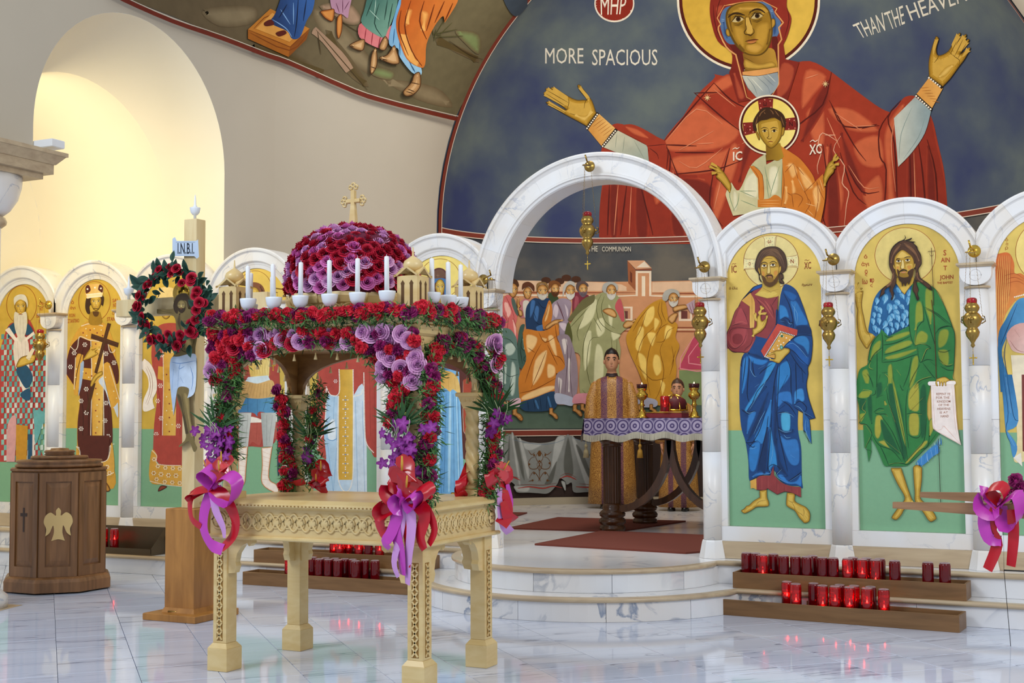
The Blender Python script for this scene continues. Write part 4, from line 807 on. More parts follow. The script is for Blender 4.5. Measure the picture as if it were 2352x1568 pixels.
a.lines(RO2, 3.2, '1520,330* 1600,235 1640,190', '1594,212 1660,270 1700,300', '1640,190 1680,230 1720,250', '1597,213 1650,212', '1520,332 1600,335', '1525,330 1540,360 1532,430', '1540,360 1570,430 1610,470', '1545,400 1640,390 1700,370', '1550,350 1640,350', '1480,330 1515,350', '1490,345 1510,365', '1910,165 1890,240 1830,290 1800,330', '1905,230 1960,330 1990,370', '1910,240 1940,290 2020,288', '1980,295 2015,285', '2045,258 2020,300 2022,360 2036,390 2030,500', '2070,230 2040,270 2055,330 2062,480', '1930,350 1960,440 1990,470', '1945,380 1980,440 2020,440', '2090,340 2095,520', '2110,330 2120,400 2130,520', '2130,320 2150,400 2155,520', '1400,420 1395,540', '1440,420 1425,540', '1470,420 1500,540', '1520,440 1560,500 1610,540', '1640,390 1630,470 1660,520', '1676,340 1650,440', '1890,330 1900,420 1890,510', '1860,400 1900,530')
a.lines('#d98560', 2.2, '1530,325 1600,250 1660,285', '1640,300 1560,345', '1560,370 1600,385 1660,340', '1600,330 1640,328', '1640,205 1690,245', '1850,180 1880,170', '1920,260 1980,300', '1960,290 2010,288', '2060,260 2048,330 2058,440', '1950,380 1985,430 2020,430', '1420,420 1410,540', '1450,430 1445,540', '2100,350 2105,510', '1545,390 1560,440 1590,460', '1660,400 1640,480', '1900,270 1930,340', '1705,330 1740,310')
a.lines('#e0a384', 2.4, '1925,325* 1890,305 1880,330 1888,345 1878,380 1880,400', '1920,310* 1895,310', '1932,312* 1915,345 1940,380 1935,420 1950,440 1945,470 1940,520')
# left arm
a.at(1230, 170, 2.297).to('arm')
a.poly('#c9c4a8', '355,385* 430,295* 590,378* 600,480* 470,430', g=(420, 320, 500, 460, '#9fa89a')).lines('#87907f', 3, '430,310 420,390', '470,330 460,410', '520,350 580,460').poly(R, '430,292 480,265 540,275 640,330 690,370 690,520* 600,475* 585,375').lines(RO2, 4, '585,380 690,370', '600,390 640,420 650,450', '690,370 700,420 690,510').softs(R, RL, 9, '470,275 540,290 600,340 520,320')
a.poly('#d49446', '270,285* 330,205* 425,290* 350,382*', g=(300, 300, 400, 270, '#e2b266')).lines('#a8682a', 3, *['%d,%d %d,%d' % (290+13*i, 265+12*i, 345+13*i, 225+12*i) for i in range(7)])
a.poly('#1d120c', '263,285* 323,200* 336,208* 275,295*').poly('#1d120c', '345,380* 420,285* 434,296* 358,388*').dots('#efe6d2', '271,286 328,208', 5, 13).dots('#efe6d2', '354,380 425,294', 5, 13)
HF = ('#5d430f', '#9c7420', '#b88c2c', '#cfa548')
a.model(HF, '270,275* 215,245 150,210 60,155 60,145 80,150 165,190 50,105 60,102 170,160 58,85 70,80 170,140 85,80 95,72 200,130 250,135 268,130 235,90 220,60 232,55 245,70 280,115 300,145 320,205*', (0, 3, 9, 18))
a.lines('#5d430f', 3, '165,190 175,150 172,130', '255,180 262,145 280,125', '180,205 240,230', '60,150 160,205', '55,103 165,172', '60,85 172,150').soft('#b88c2c', '#deb860', '200,210 260,220 300,190 260,250', 12)
# right arm
a.at(1880, 60, 2.037)
a.poly('#bfc4b8', '355,430* 455,330* 530,395* 500,500 440,590 375,658* 365,540', g=(380, 450, 500, 450, '#8fa2a6')).lines('#7f928f', 3, '440,380 390,500 380,620', '500,430 470,520 400,620').poly('#d49446', '455,325* 520,240* 585,290* 530,390*', g=(460, 330, 570, 330, '#e2a858')).lines('#a8682a', 3, *['%d,%d %d,%d' % (475+12*i, 290+12*i, 520+10*i, 285+14*i) for i in range(6)])
a.poly('#1d120c', '512,236* 522,230* 586,282* 580,294*').poly('#1d120c', '452,322* 462,316* 536,384* 530,398*').dots('#efe6d2', '520,240 578,286', 5, 13).dots('#efe6d2', '460,326 528,388', 5, 13)
a.model(HF, '520,235* 518,170 530,110 550,50 560,48 566,60 555,105 565,135 610,115 640,60 660,32 668,36 640,100 685,40 695,45 655,110 698,62 708,68 665,130 705,100 714,102 690,150 660,190 620,245 585,282*', (0, 3, 9, 18))
a.lines('#5d430f', 3, '612,115 640,140 665,160 660,180', '545,170 560,150 565,135', '620,130 650,70', '640,140 680,60', '655,150 695,80').soft('#b88c2c', '#deb860', '560,240 600,230 640,180 600,190', 12)
# veil, face
a.at(1550, 0, 3.84).to('head')
a.poly('#8a2c20', '310,40 340,-60 450,-160 650,-200 860,-160 980,-60 990,60 1030,160 1000,300 960,390* 980,520* 1100,545* 990,900* 860,840* 930,740 920,600* 600,600* 640,850* 680,880* 560,900* 480,640* 500,590* 500,460 380,360 320,180', g=(500, 0, 300, 400, '#7a2419'))
a.softs('#842a1e', '#a8482f', 16, '520,640 560,700 620,850 560,860', '940,560 1060,600 1000,800 900,850', '360,60 430,40 380,140').lines(RO2, 7, '340,40 350,170 400,330 500,440', '990,60 1010,170 970,330', '420,-60 380,60 370,150', '560,480 570,600', '880,340 890,560')
a.poly('#5d1c16', '480,395* 560,400 600,480 610,640 560,520').poly('#5d1c16', '860,330 910,340 920,560 900,600 870,480')
a.poly('#4f6c94', '400,160 440,70 540,40 760,10 850,50 890,130 940,200 910,310 860,320 560,385 460,370 410,260').softs('#4f6c94', '#2f4a78', 12, '430,180 450,240 470,340 430,290', '860,120 900,180 900,280 870,300').lines('#8fa9c8', 5, '410,165 440,170', '410,180 440,185', '840,90 870,80', '845,100 870,95')
a.lines('#d79a5c', 13, '440,40* 375,155* 405,210* 385,260 455,410 540,480* 635,855* 690,885*', '770,0* 905,70* 885,100* 960,195* 920,240* 945,345* 915,390* 920,740* 860,840*', '440,45* 620,15 770,5*')
a.poly('#7d581a', '600,470* 620,600 600,640* 910,600* 900,520 850,420', g=(620, 600, 880, 520, '#b08632')).softs('#8d681f', '#c29a40', 22, '620,520 740,560 860,540 880,590 640,610').lines('#5d430f', 5, '605,590 740,610 910,580', '610,500 700,550')
a.poly('#d89a58', '598,632* 915,592* 912,630* 740,665 600,658*').poly('#b9bcae', '596,664* 740,668 910,635* 915,740 850,830 720,855* 640,760', g=(640, 700, 860, 760, '#8b969c')).lines('#6d7880', 5, '640,680 700,760 730,840', '720,670 820,760 840,820', '780,665 880,760', '610,700 660,800').lines('#dcdccb', 5, '680,690 780,800', '820,650 890,720')
a.poly('#5d430f', '640,12 760,20 830,80 860,180 865,300 830,420 770,480 700,490 620,470 540,400 480,290 450,180 460,90 520,35')
a.poly('#96701f', '640,18 755,28 820,88 848,180 852,300 820,410 765,468 700,478 628,458 556,390 500,290 466,185 475,100 530,45')
a.softs('#96701f', '#b78d33', 30, '560,60 740,50 800,110 770,90 640,100 500,120', '520,230 610,240 630,330 610,430 540,350', '720,220 830,190 835,310 790,420 730,400 700,330').softs('#a67d28', '#c29640', 22, '640,390 740,380 780,420 720,465 640,440', '560,60 700,55 740,80 600,90')
a.softs('#96701f', '#6f4f14', 16, '480,110 500,200 520,280 490,260', '620,140 650,150 640,260 615,270', '820,300 845,240 848,320 815,400', '560,390 620,450 600,440')
a.model(('#5d430f', '#a07a26', '#b88c34'), '455,250 450,285 465,315 490,312 480,260', (0, 5, 12)).model(('#5d430f', '#a07a26', '#c0903a'), '855,165 885,165 890,210 870,240 855,235', (0, 5, 12))
a.poly('#c9a14a', '628,150* 660,150* 690,260 675,295 640,290 630,240').lines('#4a3108', 8, '628,145* 625,200 635,250 615,275 625,298 660,300 668,308 700,285 700,262 690,245*', '655,140 680,220').line('#4a3108', '640,300 668,312 690,300', 6)
for ex, ey in ((560, 168), (728, 138)):
    a.poly('#c2ad78', [(ex-52, ey+16, 0), (ex-10, ey-26, 0), (ex+50, ey-4, 0), (ex, ey+22, 0)]).ell('#3a2408', ex+2, ey-4, 22, 22, 14).ell('#140a04', ex+2, ey-4, 11, 11, 10).line('#2e1c06', [(ex-60, ey+22), (ex-20, ey-28), (ex+25, ey-26), (ex+58, ey-6)], 10).lines('#5d430f', 7, [(ex-45, ey+30), (ex, ey+42), (ex+46, ey+16)], [(ex-40, ey+44), (ex, ey+54), (ex+45, ey+30)]).line('#5d430f', [(ex-50, ey-16), (ex-10, ey-44), (ex+45, ey-32)], 6)
a.lines('#33200a', 17, '470,150 510,118 560,112 620,130', '660,105 710,78 760,82 800,110').lines('#5d430f', 5, '690,80 650,130')
a.poly('#8c4a26', '625,362 660,345 680,350 700,338 740,345 700,355 670,358').poly('#b5713c', '640,366 690,358 725,352 700,378 660,378').line('#3a1c08', '622,362 660,352 700,345 742,346', 7).line('#5d430f', '640,385 690,380 720,368', 6).lines('#5d430f', 4, '655,320 658,335', '680,318 682,333')
# stars on the mantle, medallion, child
a.at(0, 0, 1).to('star')
for x, y in ((1625, 224), (1897, 192)):
    for dx, dy in ((8, 0), (0, 8), (5, 5), (5, -5)): a.line('#e6c78e', [(x-dx, y-dy), (x+dx, y+dy)], 1.8)
a.at(1620, 210, 2.8).to('medallion')
a.ell('#e8dcc4', 414, 214, 196, 194, 60).ell('#4a150f', 414, 214, 186, 184, 60).ell('#e3c85a', 414, 214, 172, 172, 60, g=(300, 100, 520, 350, '#f0de84'))
a.poly('#7c221c', '340,55* 395,42* 440,45* 435,120* 350,130*').poly('#7c221c', '243,200* 330,195* 330,265* 250,285*').poly('#7c221c', '500,175* 580,165* 592,245* 500,250*').spots('#e7a58c', '355,75 420,60 360,105 425,100 385,52 255,215 310,210 290,225 260,265 310,260 290,245 545,180 575,185 540,240 580,235 520,200', 4).to('lettering').text('#1c0a08', 'ω', '374,66 398,66 398,92 374,92').text('#1c0a08', 'O', '267,232 282,232 282,258 267,258').text('#1c0a08', 'N', '543,194 565,194 565,222 543,222')
a.text('#e8dcc8', 'IC', '180,388 240,382 240,442 180,446', bold=.02).line('#e8dcc8', '176,372 195,362 205,368 222,358', 6).text('#e8dcc8', 'XC', '672,342 752,334 752,398 672,408', bold=.02).line('#e8dcc8', '676,325 695,312 710,322 728,310', 6)
a.to('child')
a.poly('#c9c49a', '300,470 390,400* 395,470* 510,440 500,700* 490,750 180,800* 140,690 135,650 170,585* 220,635', g=(200, 700, 450, 480, '#b9b58c')).softs('#c0bb92', '#dcd8b8', 14, '410,500 470,490 470,640 420,660', '180,640 210,660 210,760 180,760', '260,560 330,520 340,680 250,660')
a.lines('#6f8a6a', 4, '385,480 400,560 430,650', '480,480 440,600 415,690', '395,560 410,690', '220,640 330,640', '225,640 320,680', '220,650 210,720 180,770', '230,700 330,740', '165,600 160,680 190,770', '300,470 350,500', '500,450 490,700')
OR, OD, OLt = '#c9792c', '#8f4a18', '#e7b06a'
a.poly(OR, '285,480* 315,478* 370,540 380,690 345,690* 340,560*').lines(OD, 4, '290,480 345,555 345,690', '315,480 370,540 378,690').poly(OR, '340,695* 410,690 450,665 490,690 490,745* 340,745*').lines(OLt, 3, '350,705 480,700', '350,720 480,722', '360,735 470,738')
a.poly(OR, '490,350* 520,370 560,395 620,440 690,530 710,580* 760,530* 775,620 770,720 740,870* 600,870* 520,745* 490,745* 500,480').softs(OR, OLt, 14, '530,470 570,460 600,520 560,560', '600,480 680,560 700,620 640,620', '690,640 740,600 750,700 720,780', '520,600 540,680 510,730', '560,560 590,640 560,660')
a.lines(OD, 4.5, '500,490 510,600 490,740', '570,460 515,520', '570,460 600,560 660,680 665,740', '640,650 720,570', '720,575 740,640 770,700', '655,680 680,720 640,790', '555,660 595,660 630,690 600,745', '560,660 570,745', '530,650 560,670', '720,580 730,700 700,850', '590,480 640,540').lines('#f0c68a', 3, '520,480 570,470', '610,510 690,600', '600,560 640,640', '700,650 730,720', '740,560 765,640', '650,720 720,740', '660,760 700,800')
CF_ = ('#4f3608', '#8d6c1c', '#a68228', '#c29c40')
a.poly('#7d5c16', '392,340* 485,330* 508,420* 470,445 440,440 395,445*', g=(395, 400, 500, 400, '#a68228'))
a.model(CF_, '20,478 75,490 30,458 85,480 100,495 130,530 165,590 170,620 160,655* 105,585 70,550 75,530 35,525 70,515', (0, 2, 7, 12)).model(CF_, '760,560* 790,470 820,440 845,400 852,402 835,440 862,418 865,425 830,460 870,465 845,475 845,495 835,500 830,520 800,555 770,620*', (0, 2, 7, 12)).lines('#4f3608', 3, '75,520 110,525', '70,545 85,530', '800,490 830,470', '815,500 835,490')
a.poly('#3a2414', '400,100 450,110 500,140 522,190 515,240 500,250 470,190 340,200 335,250 315,250 308,200 330,150 365,110').lines('#7d5634', 6, '390,115 360,140 345,180', '420,115 440,140 430,170', '450,120 480,160', '380,130 400,160', '340,160 325,220', '490,160 510,220')
a.model(CF_, '420,170 480,170 500,240 490,300 460,345 425,365 390,340 355,290 340,230 350,190', (0, 3, 10, 24)).model(('#4f3608', '#9a7622'), '325,255 340,260 355,300 345,310', (0, 3)).model(('#4f3608', '#a88228'), '500,230 515,235 508,275 490,285', (0, 3)).poly('#3a2414', '340,185 400,180 440,165 490,190 470,155 400,140 350,160')
for ex in (385, 447): a.poly('#d8c890', [(ex-18, 255), (ex, 246), (ex+18, 252), (ex, 262)], False).ell('#20120a', ex, 253, 8, 8, 8).line('#281604', [(ex-20, 254), (ex, 243), (ex+20, 250)], 4).line('#33200a', [(ex-26, 240), (ex-5, 230), (ex+22, 236)], 5)
a.line('#4f3608', '408,240 412,285 400,298 420,305 432,292', 4).poly('#c9a44a', [(414, 245), (424, 245), (428, 295), (414, 297)], False).line('#6d2e14', '405,325 423,320 440,325', 5)
a.build(DM, default='mural')
# ================================================================ lower apse mural: procession and painted curtain
CM = empty('wall_mural', (XC, YA+DA, 1.2), 'curved wall mural of robed bearded men bowing in a line before a pink building', 'mural')
def zat(x, y): return apse_surf(x, y)[0].z
zb0 = zat(1250, 989); zb1 = zat(1250, 997); zc1 = zat(1300, 1141)
def cm_ring(name, mat, z0, z1, r=.0): m = MB(); m.grid(lambda u, v: ring_(r)(u, z0+(z1-z0)*v), 80, 1); return dm(m, name, mat, CM)
cm_ring('dark_ground', 'comm_ground', zb1, 3.31)
cm_ring('border_band', 'band_red', zb1-.012, zb0+.004, .014); cm_ring('border_line', 'band_white', zb0+.004, zb0+.012, .014); cm_ring('border_line', 'band_white', zb1-.02, zb1-.012, .014)
M['curtain_ground'] = plain('curtain_ground_brown', '#33221c', .8, noise=.1); cm_ring('curtain_ground', 'curtain_ground', zc1, zb1)
tag(MB().grid(lambda u, v: ring_(.02)(u, .3035+(zc1-.3035)*v), 80, 1).build('baseboard_apse', plain('cream_base', '#b3a78e', .6)), kind='structure')
a = Art(apse_surf, dz=.00006, grid=6); a.lay = 32
a.at(0, 0, 1).to('building')
PK, PL, PDk = '#c98f66', '#dcb896', '#8c4a30'
a.poly(PK, '1050,640* 1395,647 1760,640* 1760,960* 1050,960*').poly(PL, '1050,642* 1395,649 1440,668* 1050,668*').poly(PL, '1498,648* 1760,642* 1760,668* 1498,671*')
a.lines(PDk, 3, '1050,671 1250,672 1460,672', '1498,673 1600,674 1760,671').lines('#e8d3b8', 4, '1050,676 1250,678 1466,678 1466,650', '1494,650 1496,679 1760,678').poly('#9a5a38', '1441,598* 1460,620* 1460,668* 1443,650*').poly('#cf9a74', '1441,598* 1480,598* 1497,616* 1460,618*').poly('#e3d2ba', '1462,614* 1480,600* 1493,614*').poly('#e8d3b8', '1460,622* 1496,622* 1496,680* 1460,680*').poly(PK, '1465,627* 1491,627* 1491,684* 1465,684*').poly('#ead8bc', '1474,634* 1482,634* 1482,680* 1474,680*').line(PDk, '1460,619 1497,619', 3, False).poly('#6a3624', '1447,622* 1452,628* 1452,650* 1447,645*')
for x in (1422, 1559): a.poly('#e6cfb4', '%d,704* %d,704* %d,737* %d,737*' % (x, x+31, x+31, x)).poly('#c08a68', '%d,708* %d,708* %d,732* %d,732*' % (x+5, x+26, x+26, x+5)).poly('#6b3a34', '%d,714* %d,714* %d,732* %d,732*' % (x+6, x+20, x+20, x+6))
a.lines(PDk, 3, '1380,750 1500,752 1700,752', '1380,760 1700,762').lines('#dbb492', 3, '1380,756 1700,757')
a.poly('#7a8a5a', '1560,850* 1700,850* 1700,930* 1560,930*').poly('#b5435a', '1600,760* 1558,848* 1760,850* 1760,740*').lines('#e08a92', 2.5, '1602,762 1562,846 1700,846', '1610,780 1582,834 1700,836')
a.poly('#47594e', '1050,926* 1300,930 1760,930* 1760,984* 1050,984*', g=(1200, 925, 1200, 990, '#5a6d5c'))
a.to('figures')
def rb(base, lt, dk, body, lights=(), darks=(), lws=2.2, d=5):
    a.poly(base, body); a.softs(base, lt, d, *lights); a.lines(dk, lws, *darks)
F2 = ('#4a2c10', '#9a6a34', '#b98448', '#d3a468')
def head(cx, cy, w, h, hair, hpts, beard=None, old=False, dirx=.6):
    a.poly(hair, hpts); face(a, cx, cy, w, h, hair, beard, dirx, F2, old=old)
a.at(1140, 560, 4.48)
# back row heads
for x, y in ((510, 375), (650, 385), (720, 350), (820, 365)): a.ell('#4a2c1c', x, y, 50, 34, 14)
rb('#7a2f3c', '#a0505a', '#451620', '790,520 850,500 960,540 900,620 870,720* 780,720* 780,600', ('810,540 850,560 840,680 800,680',), ('850,540 830,640 790,720',))
head(892, 462, 48, 62, '#5a4a48', '820,460 830,400 890,380 940,410 945,440 900,430 860,450 850,500', '#6e6068')
rb('#3a4a2c', '#6f7a40', '#20280f', '530,540 560,500 640,560 600,640* 560,640*')
head(604, 462, 46, 62, '#7a4a24', '540,470 540,400 590,375 650,400 660,440 600,420 565,440', '#5a3418')
rb('#9a8a98', '#cbbcc4', '#5d4752', '560,660 620,580 700,560 770,600 760,700 740,800 700,960 560,960', ('600,620 640,660 620,760 580,720', '700,620 740,680 730,760', '640,820 720,820 700,900'), ('620,600 690,780', '630,590 720,780', '600,680 590,800', '760,640 740,780', '660,830 640,960'))
a.lines('#5a2c34', 9, '620,590 660,680 700,790')
head(760, 480, 52, 70, '#b8b4aa', '680,530 690,440 740,385 800,395 810,440 760,420 710,470 690,530', '#c9c5bc', True)
rb('#b9747a', '#dba8a4', '#6a2c38', '220,640 260,580 320,560 340,620 300,760* 250,760*')
head(318, 500, 46, 64, '#5c3420', '262,470 270,410 330,390 385,430 385,490 340,440 290,450')
a.poly('#cfc9bc', '270,600 330,590 350,680 290,760')
# front: blue man
rb('#203a5c', '#3f6ba0', '#0c1a30', '380,560 460,570 540,560 560,640 500,700 470,790 510,800* 500,880 470,1010 430,1070 350,1040 310,900 295,760 310,640', ('350,590 400,590 380,700 340,760', '400,640 440,660 420,800 380,760', '400,860 480,830 460,940'), ('420,590 480,660 540,640', '400,800 440,830 500,810', '380,700 410,780', '330,900 400,960 440,1000'), 5, 10)
rb('#c0752c', '#e6b878', '#7a3a14', '540,580 570,640 570,760 530,880* 480,880* 470,790 500,690', ('530,620 550,660 520,780 490,790',), ('540,600 520,700 480,800',), 5, 10)
head(472, 480, 60, 72, '#8a6a3c', '415,480 410,420 440,395 500,395 530,430 535,500 500,420 450,410', '#b9b5a8', True, .3)
a.model(F2, '500,850 600,780 690,785 640,810 630,850 600,830 520,880', (0, 3, 9, 16)).poly(F2[1], '600,820 610,880 640,870 640,820')
# pink man at the left
rb('#cf6b68', '#f0b8ac', '#8a2a30', '60,600 90,530 150,540 200,640 210,760 190,860 230,990 170,1040 100,1000 30,960 20,800', ('70,620 110,600 150,700 110,760', '160,780 200,860 190,980', '50,860 90,900 80,980'), ('90,540 140,640 180,760', '60,700 110,800', '170,760 200,860', '120,760 100,960'), 5, 10)
rb('#50635a', '#8fa396', '#26322c', '150,560 185,580 220,720 200,730 160,640')
head(165, 470, 54, 74, '#4c2e1a', '75,490 80,400 130,360 200,370 225,410 220,440 160,430 130,470 110,500')
a.model(F2, '205,610 215,550 225,560 235,620 250,640 225,670 260,690 265,740 230,740 215,690 210,650', (0, 3, 8, 14))
# white-bearded central man (pale green)
a.at(1140, 560, 4.48)
GB, GLt, GDk = '#9a9a6c', '#d2d0a4', '#55562c'
rb(GB, GLt, GDk, '1090,500 1180,500 1270,560 1320,700 1330,780 1400,830 1330,880 1260,960 1280,1100 1260,1300 1300,1500 1200,1700 1000,1720 880,1600 850,1400 860,1150 760,1100 740,1000 720,900 800,760 900,640 980,560', ('960,600 1040,580 1000,760 900,860 840,860', '1020,800 1100,760 1120,900 1040,960', '900,960 980,900 960,1200 900,1300', '1020,1050 1100,1100 1100,1400 1000,1480', '1150,620 1200,700 1190,860 1150,800', '960,1480 1060,1540 1000,1660', '1180,900 1280,940 1200,1000'), ('1080,520 1030,640 1060,800 1180,900 1300,930', '1110,540 1080,660 1120,800 1220,870', '960,640 850,760 740,880', '900,740 830,900 850,1000', '980,800 900,1000 880,1250', '1060,960 960,1000 930,1300 1000,1540', '1180,960 1200,1300 1150,1560', '1240,980 1230,1300 1180,1650', '880,1500 1000,1600 1180,1640', '1000,760 1080,900'), 6, 14)
a.poly('#6a6640', '1010,520* 880,580 730,780* 760,800* 860,700 1000,600').poly(GDk, '740,800 700,950 760,1080 780,950', )
a.poly('#c0575c', '1220,640 1270,560 1310,680 1320,800* 1290,800* 1250,720').model(F2, '1090,690 1150,660 1210,680 1240,730 1220,760 1160,740', (0, 3, 9, 16)).model(F2, '1300,840 1340,790 1400,790 1430,770 1440,785 1410,810 1440,815 1390,850 1330,870', (0, 3, 9, 16))
head(1182, 480, 54, 72, '#aaa8a0', '1090,480 1100,420 1150,392 1220,400 1250,440 1240,480 1190,430 1140,440 1130,510', '#c2bfb4', True)
# golden man bowing
a.at(1360, 560, 4.48)
YB, YL, YD = '#c08a28', '#ecc868', '#7a4a0c'
rb(YB, YL, YD, '720,570 760,620 780,740 800,780 880,830 860,960 900,1050 860,1180 870,1300 840,1500 780,1650 620,1640 540,1480 470,1300 380,1100 350,960 400,860 480,740 600,620', ('560,680 640,640 640,760 560,860 520,800', '640,760 700,800 640,900', '480,860 540,880 500,1100 440,1060', '470,1120 560,1180 560,1400 500,1300', '640,1140 700,1160 720,1300 660,1360 620,1250', '760,840 830,860 800,960 740,980', '560,920 660,920 620,1060', '700,1400 760,1450 720,1560'), ('700,590 680,700 720,820 660,900', '720,590 720,700 760,800', '600,640 500,760 420,900', '560,700 500,880 430,1000', '640,860 520,980 450,1200', '680,900 600,1050 560,1300 600,1560', '740,1000 700,1100 740,1300 700,1500 640,1620', '780,820 700,870 660,960', '850,860 780,900 740,1000 660,1010', '820,1050 840,1200 800,1350', '860,1100 820,1250', '520,1300 620,1400 760,1380', '470,1250 540,1340'), 6, 14)
head(838, 560, 54, 66, '#a9a69c', '725,570 740,500 800,465 870,475 900,510 895,545 830,510 790,560 760,590', '#c4c0b4', True, .9)
a.model(F2, '780,780 800,740 850,710 885,720 870,760 850,800 820,820', (0, 3, 9, 16)).model(F2, '830,670 860,640 960,625 985,660 890,690 850,700', (0, 3, 9, 16)).poly('#b49aa4', '970,625* 1060,570* 1060,720* 1010,700').lines('#7a3a4a', 6, '1000,620 1040,740', '1030,600 1060,740')
# lower robes and feet
a.at(1140, 740, 3.446)
rb('#5f7a72', '#b9cbbf', '#2c423c', '20,90 90,50 150,120 160,200 175,330 175,600 120,620 40,590 30,400', ('60,180 120,160 150,210 120,260 70,260', '110,320 150,360 140,560 100,560', '50,300 80,350 60,500'), ('40,130 100,140 160,220', '50,170 40,280 90,290', '100,290 160,300', '60,400 100,430 170,410', '120,430 80,580', '40,300 60,420'), 5, 12)
rb('#3f5a50', '#8fb0a2', '#1d2e28', '180,40 220,20 200,100 240,130 240,240 300,340 290,430 270,470 285,590* 215,490 220,390 175,350 160,200', ('200,130 225,160 215,220', '220,330 260,340 240,360', '230,420 280,400 260,460'), ('200,110 190,200 240,240', '180,200 200,330', '230,370 260,480', '240,250 210,300 290,340'), 5, 10)
rb('#c4782c', '#ecc486', '#713508', '215,60 330,70 400,60 480,20 500,160 540,340 520,480* 470,400 470,540* 180,640* 170,440 230,300 210,180', ('230,100 320,120 300,200 240,240', '400,120 450,110 480,260 450,250', '300,300 400,220 360,400 280,500', '400,330 460,350 460,420 400,440', '200,580 360,510 460,500 440,540 220,620', '350,120 400,130 380,160'), ('330,80 380,160 470,110', '400,180 480,340', '440,260 500,280 540,340', '350,170 280,300 220,480', '390,230 330,380 270,520', '240,200 300,240', '180,560 300,530 470,440', '460,20 480,140 510,170', '480,420 530,480'), 5, 12)
rb('#24405e', '#3f6c98', '#0e1d30', '170,640 290,600 460,545 475,660 400,700 250,705 200,690', ('300,610 330,690', '400,580 430,680'), ('240,620 250,700', '290,610 300,690', '340,590 350,700', '400,570 390,690'), 4, 8)
rb('#8f7f88', '#d6ccc8', '#54424a', '480,110 560,100 600,180 640,360 620,600 470,600 470,420 540,350 500,180', ('510,140 560,140 540,260', '480,440 520,460 500,570', '560,300 590,320 570,560'), ('540,120 560,250 540,560', '590,200 580,400 600,600', '500,430 490,590'), 5, 10)
a.poly('#aeb4c6', '465,560 610,600 600,660 530,650 470,640').poly('#cf8a94', '600,640 625,570 745,570 750,660 680,640').poly('#d9b6c2', '100,620 180,600 175,665 105,670')
for (x, y, s, r) in ((140, 730, 62, True), (430, 725, 52, True), (620, 700, 56, True), (680, 690, 50, True)): feet(a, x, y, s, r, F2)
a.at(1360, 740, 3.446); a.poly('#a6a6b8', '320,590 500,610 500,670 330,660'); feet(a, 380, 690, 46, True, F2); feet(a, 470, 690, 46, True, F2)
# lettering
a.at(0, 0, 1).to('lettering').text('#d3cbb8', 'THE', '1350,566 1372,566 1372,578 1350,578').text('#d3cbb8', 'COMMUNION', '1382,567 1449,567 1449,578 1382,578')
# painted curtain
a.at(1140, 960, 4.073).to('painted_curtain')
CB, CL, CD = '#8b8e8a', '#b3b6b2', '#62645e'
for sw, pts in enumerate(('60,190 130,150* 200,190 300,225 400,232 500,220 600,185 665,150* 690,300 740,560 640,590* 590,560 560,620 480,700 380,700 300,695 180,690 160,620 100,580 60,560', '665,150* 760,200 900,230 1050,235 1240,160* 1260,400 1250,690 1000,700 850,690 720,690 700,600 640,590')):
    a.poly(CB, pts)
a.softs(CB, CL, 12, '130,180 160,180 220,600 200,640', '240,230 420,240 330,300 260,290', '540,210 640,180 560,420 500,560', '700,200 760,240 900,660 840,660', '160,630 300,640 280,690 180,680', '600,590 640,600 640,680', '200,210 240,230 300,480 280,560').softs(CB, CD, 10, '150,190 200,220 260,560 220,520', '660,180 690,250 720,520 640,540 620,400', '440,620 520,600 560,400 470,560', '100,200 120,200 110,540 80,540', '740,260 800,300 900,560 850,540')
a.lines('#a83c34', 12, '90,550 150,552 215,580', '190,655 300,640 430,655 520,635 610,650', '590,565 660,540 745,575', '740,640 860,645 1000,640').lines('#7d3a30', 4, '180,625 300,620 430,625 560,605', '590,540 660,515 745,555', '770,612 900,622', '110,540 200,555').lines('#6d87a4', 3, '100,185 200,215 400,245 560,225 660,180', '690,175 760,200 900,240')
GC = '#6b4420'
a.lines(GC, 6, '395,300 360,360 390,420 420,470 480,470 500,420 470,370 430,360', '395,300 430,360 400,420 370,470 310,470 290,420 320,370 360,360', '300,560 340,500 390,560 380,590', '490,560 450,500 400,560 410,590', '290,300 320,340 350,320', '510,310 470,340 440,320', '395,420 395,590', '370,430 395,400 420,430 395,490 370,430', '290,590 330,580', '500,580 460,590').spots(GC, '395,330 395,400 345,345 450,345 300,430 490,420 345,515 450,515 330,580 470,580', 10).ell(GC, 395, 330, 18, 26, 12)
a.lines('#3c4a40', 6, '900,320 870,340 890,370 910,350', '870,440 900,440', '850,470 890,490 880,510', '900,400 880,420')
a.build(CM, default='mural')
# ================================================================ mural on the left side wall
def side_surf(x, y):
    d = ray(x, y).normalized(); lo, hi = 5.0, 20.0
    f = lambda t: (lambda p: p.x-side_x(p.y, p.z))(CAM+d*t)
    for _ in range(40):
        m = (lo+hi)/2
        if f(m) > 0: lo = m
        else: hi = m
    p = CAM+d*lo; e = .01
    n = Vector((1, -(side_x(p.y+e, p.z)-side_x(p.y-e, p.z))/(2*e), -(side_x(p.y, p.z+e)-side_x(p.y, p.z-e))/(2*e))); n.normalize()
    return p, n
WM = empty('side_wall_mural', (XS, 10.2, 4.7), 'mural high on the left wall with robed figures standing on olive rocks', 'mural')
a = Art(side_surf, dz=.0004, grid=8); a.lay = 40
a.at(500, 0, 2.613).to('rock_ground')
OLV = '#67583f'
a.poly(OLV, '-640,-110* 1600,-110* 1850,30* 1650,260 1540,470 1425,690* 1200,640 1000,590 800,535 600,455 400,370 200,290 0,215 -300,90 -600,-20*', g=(0, 100, 1400, 500, '#6b6247'))
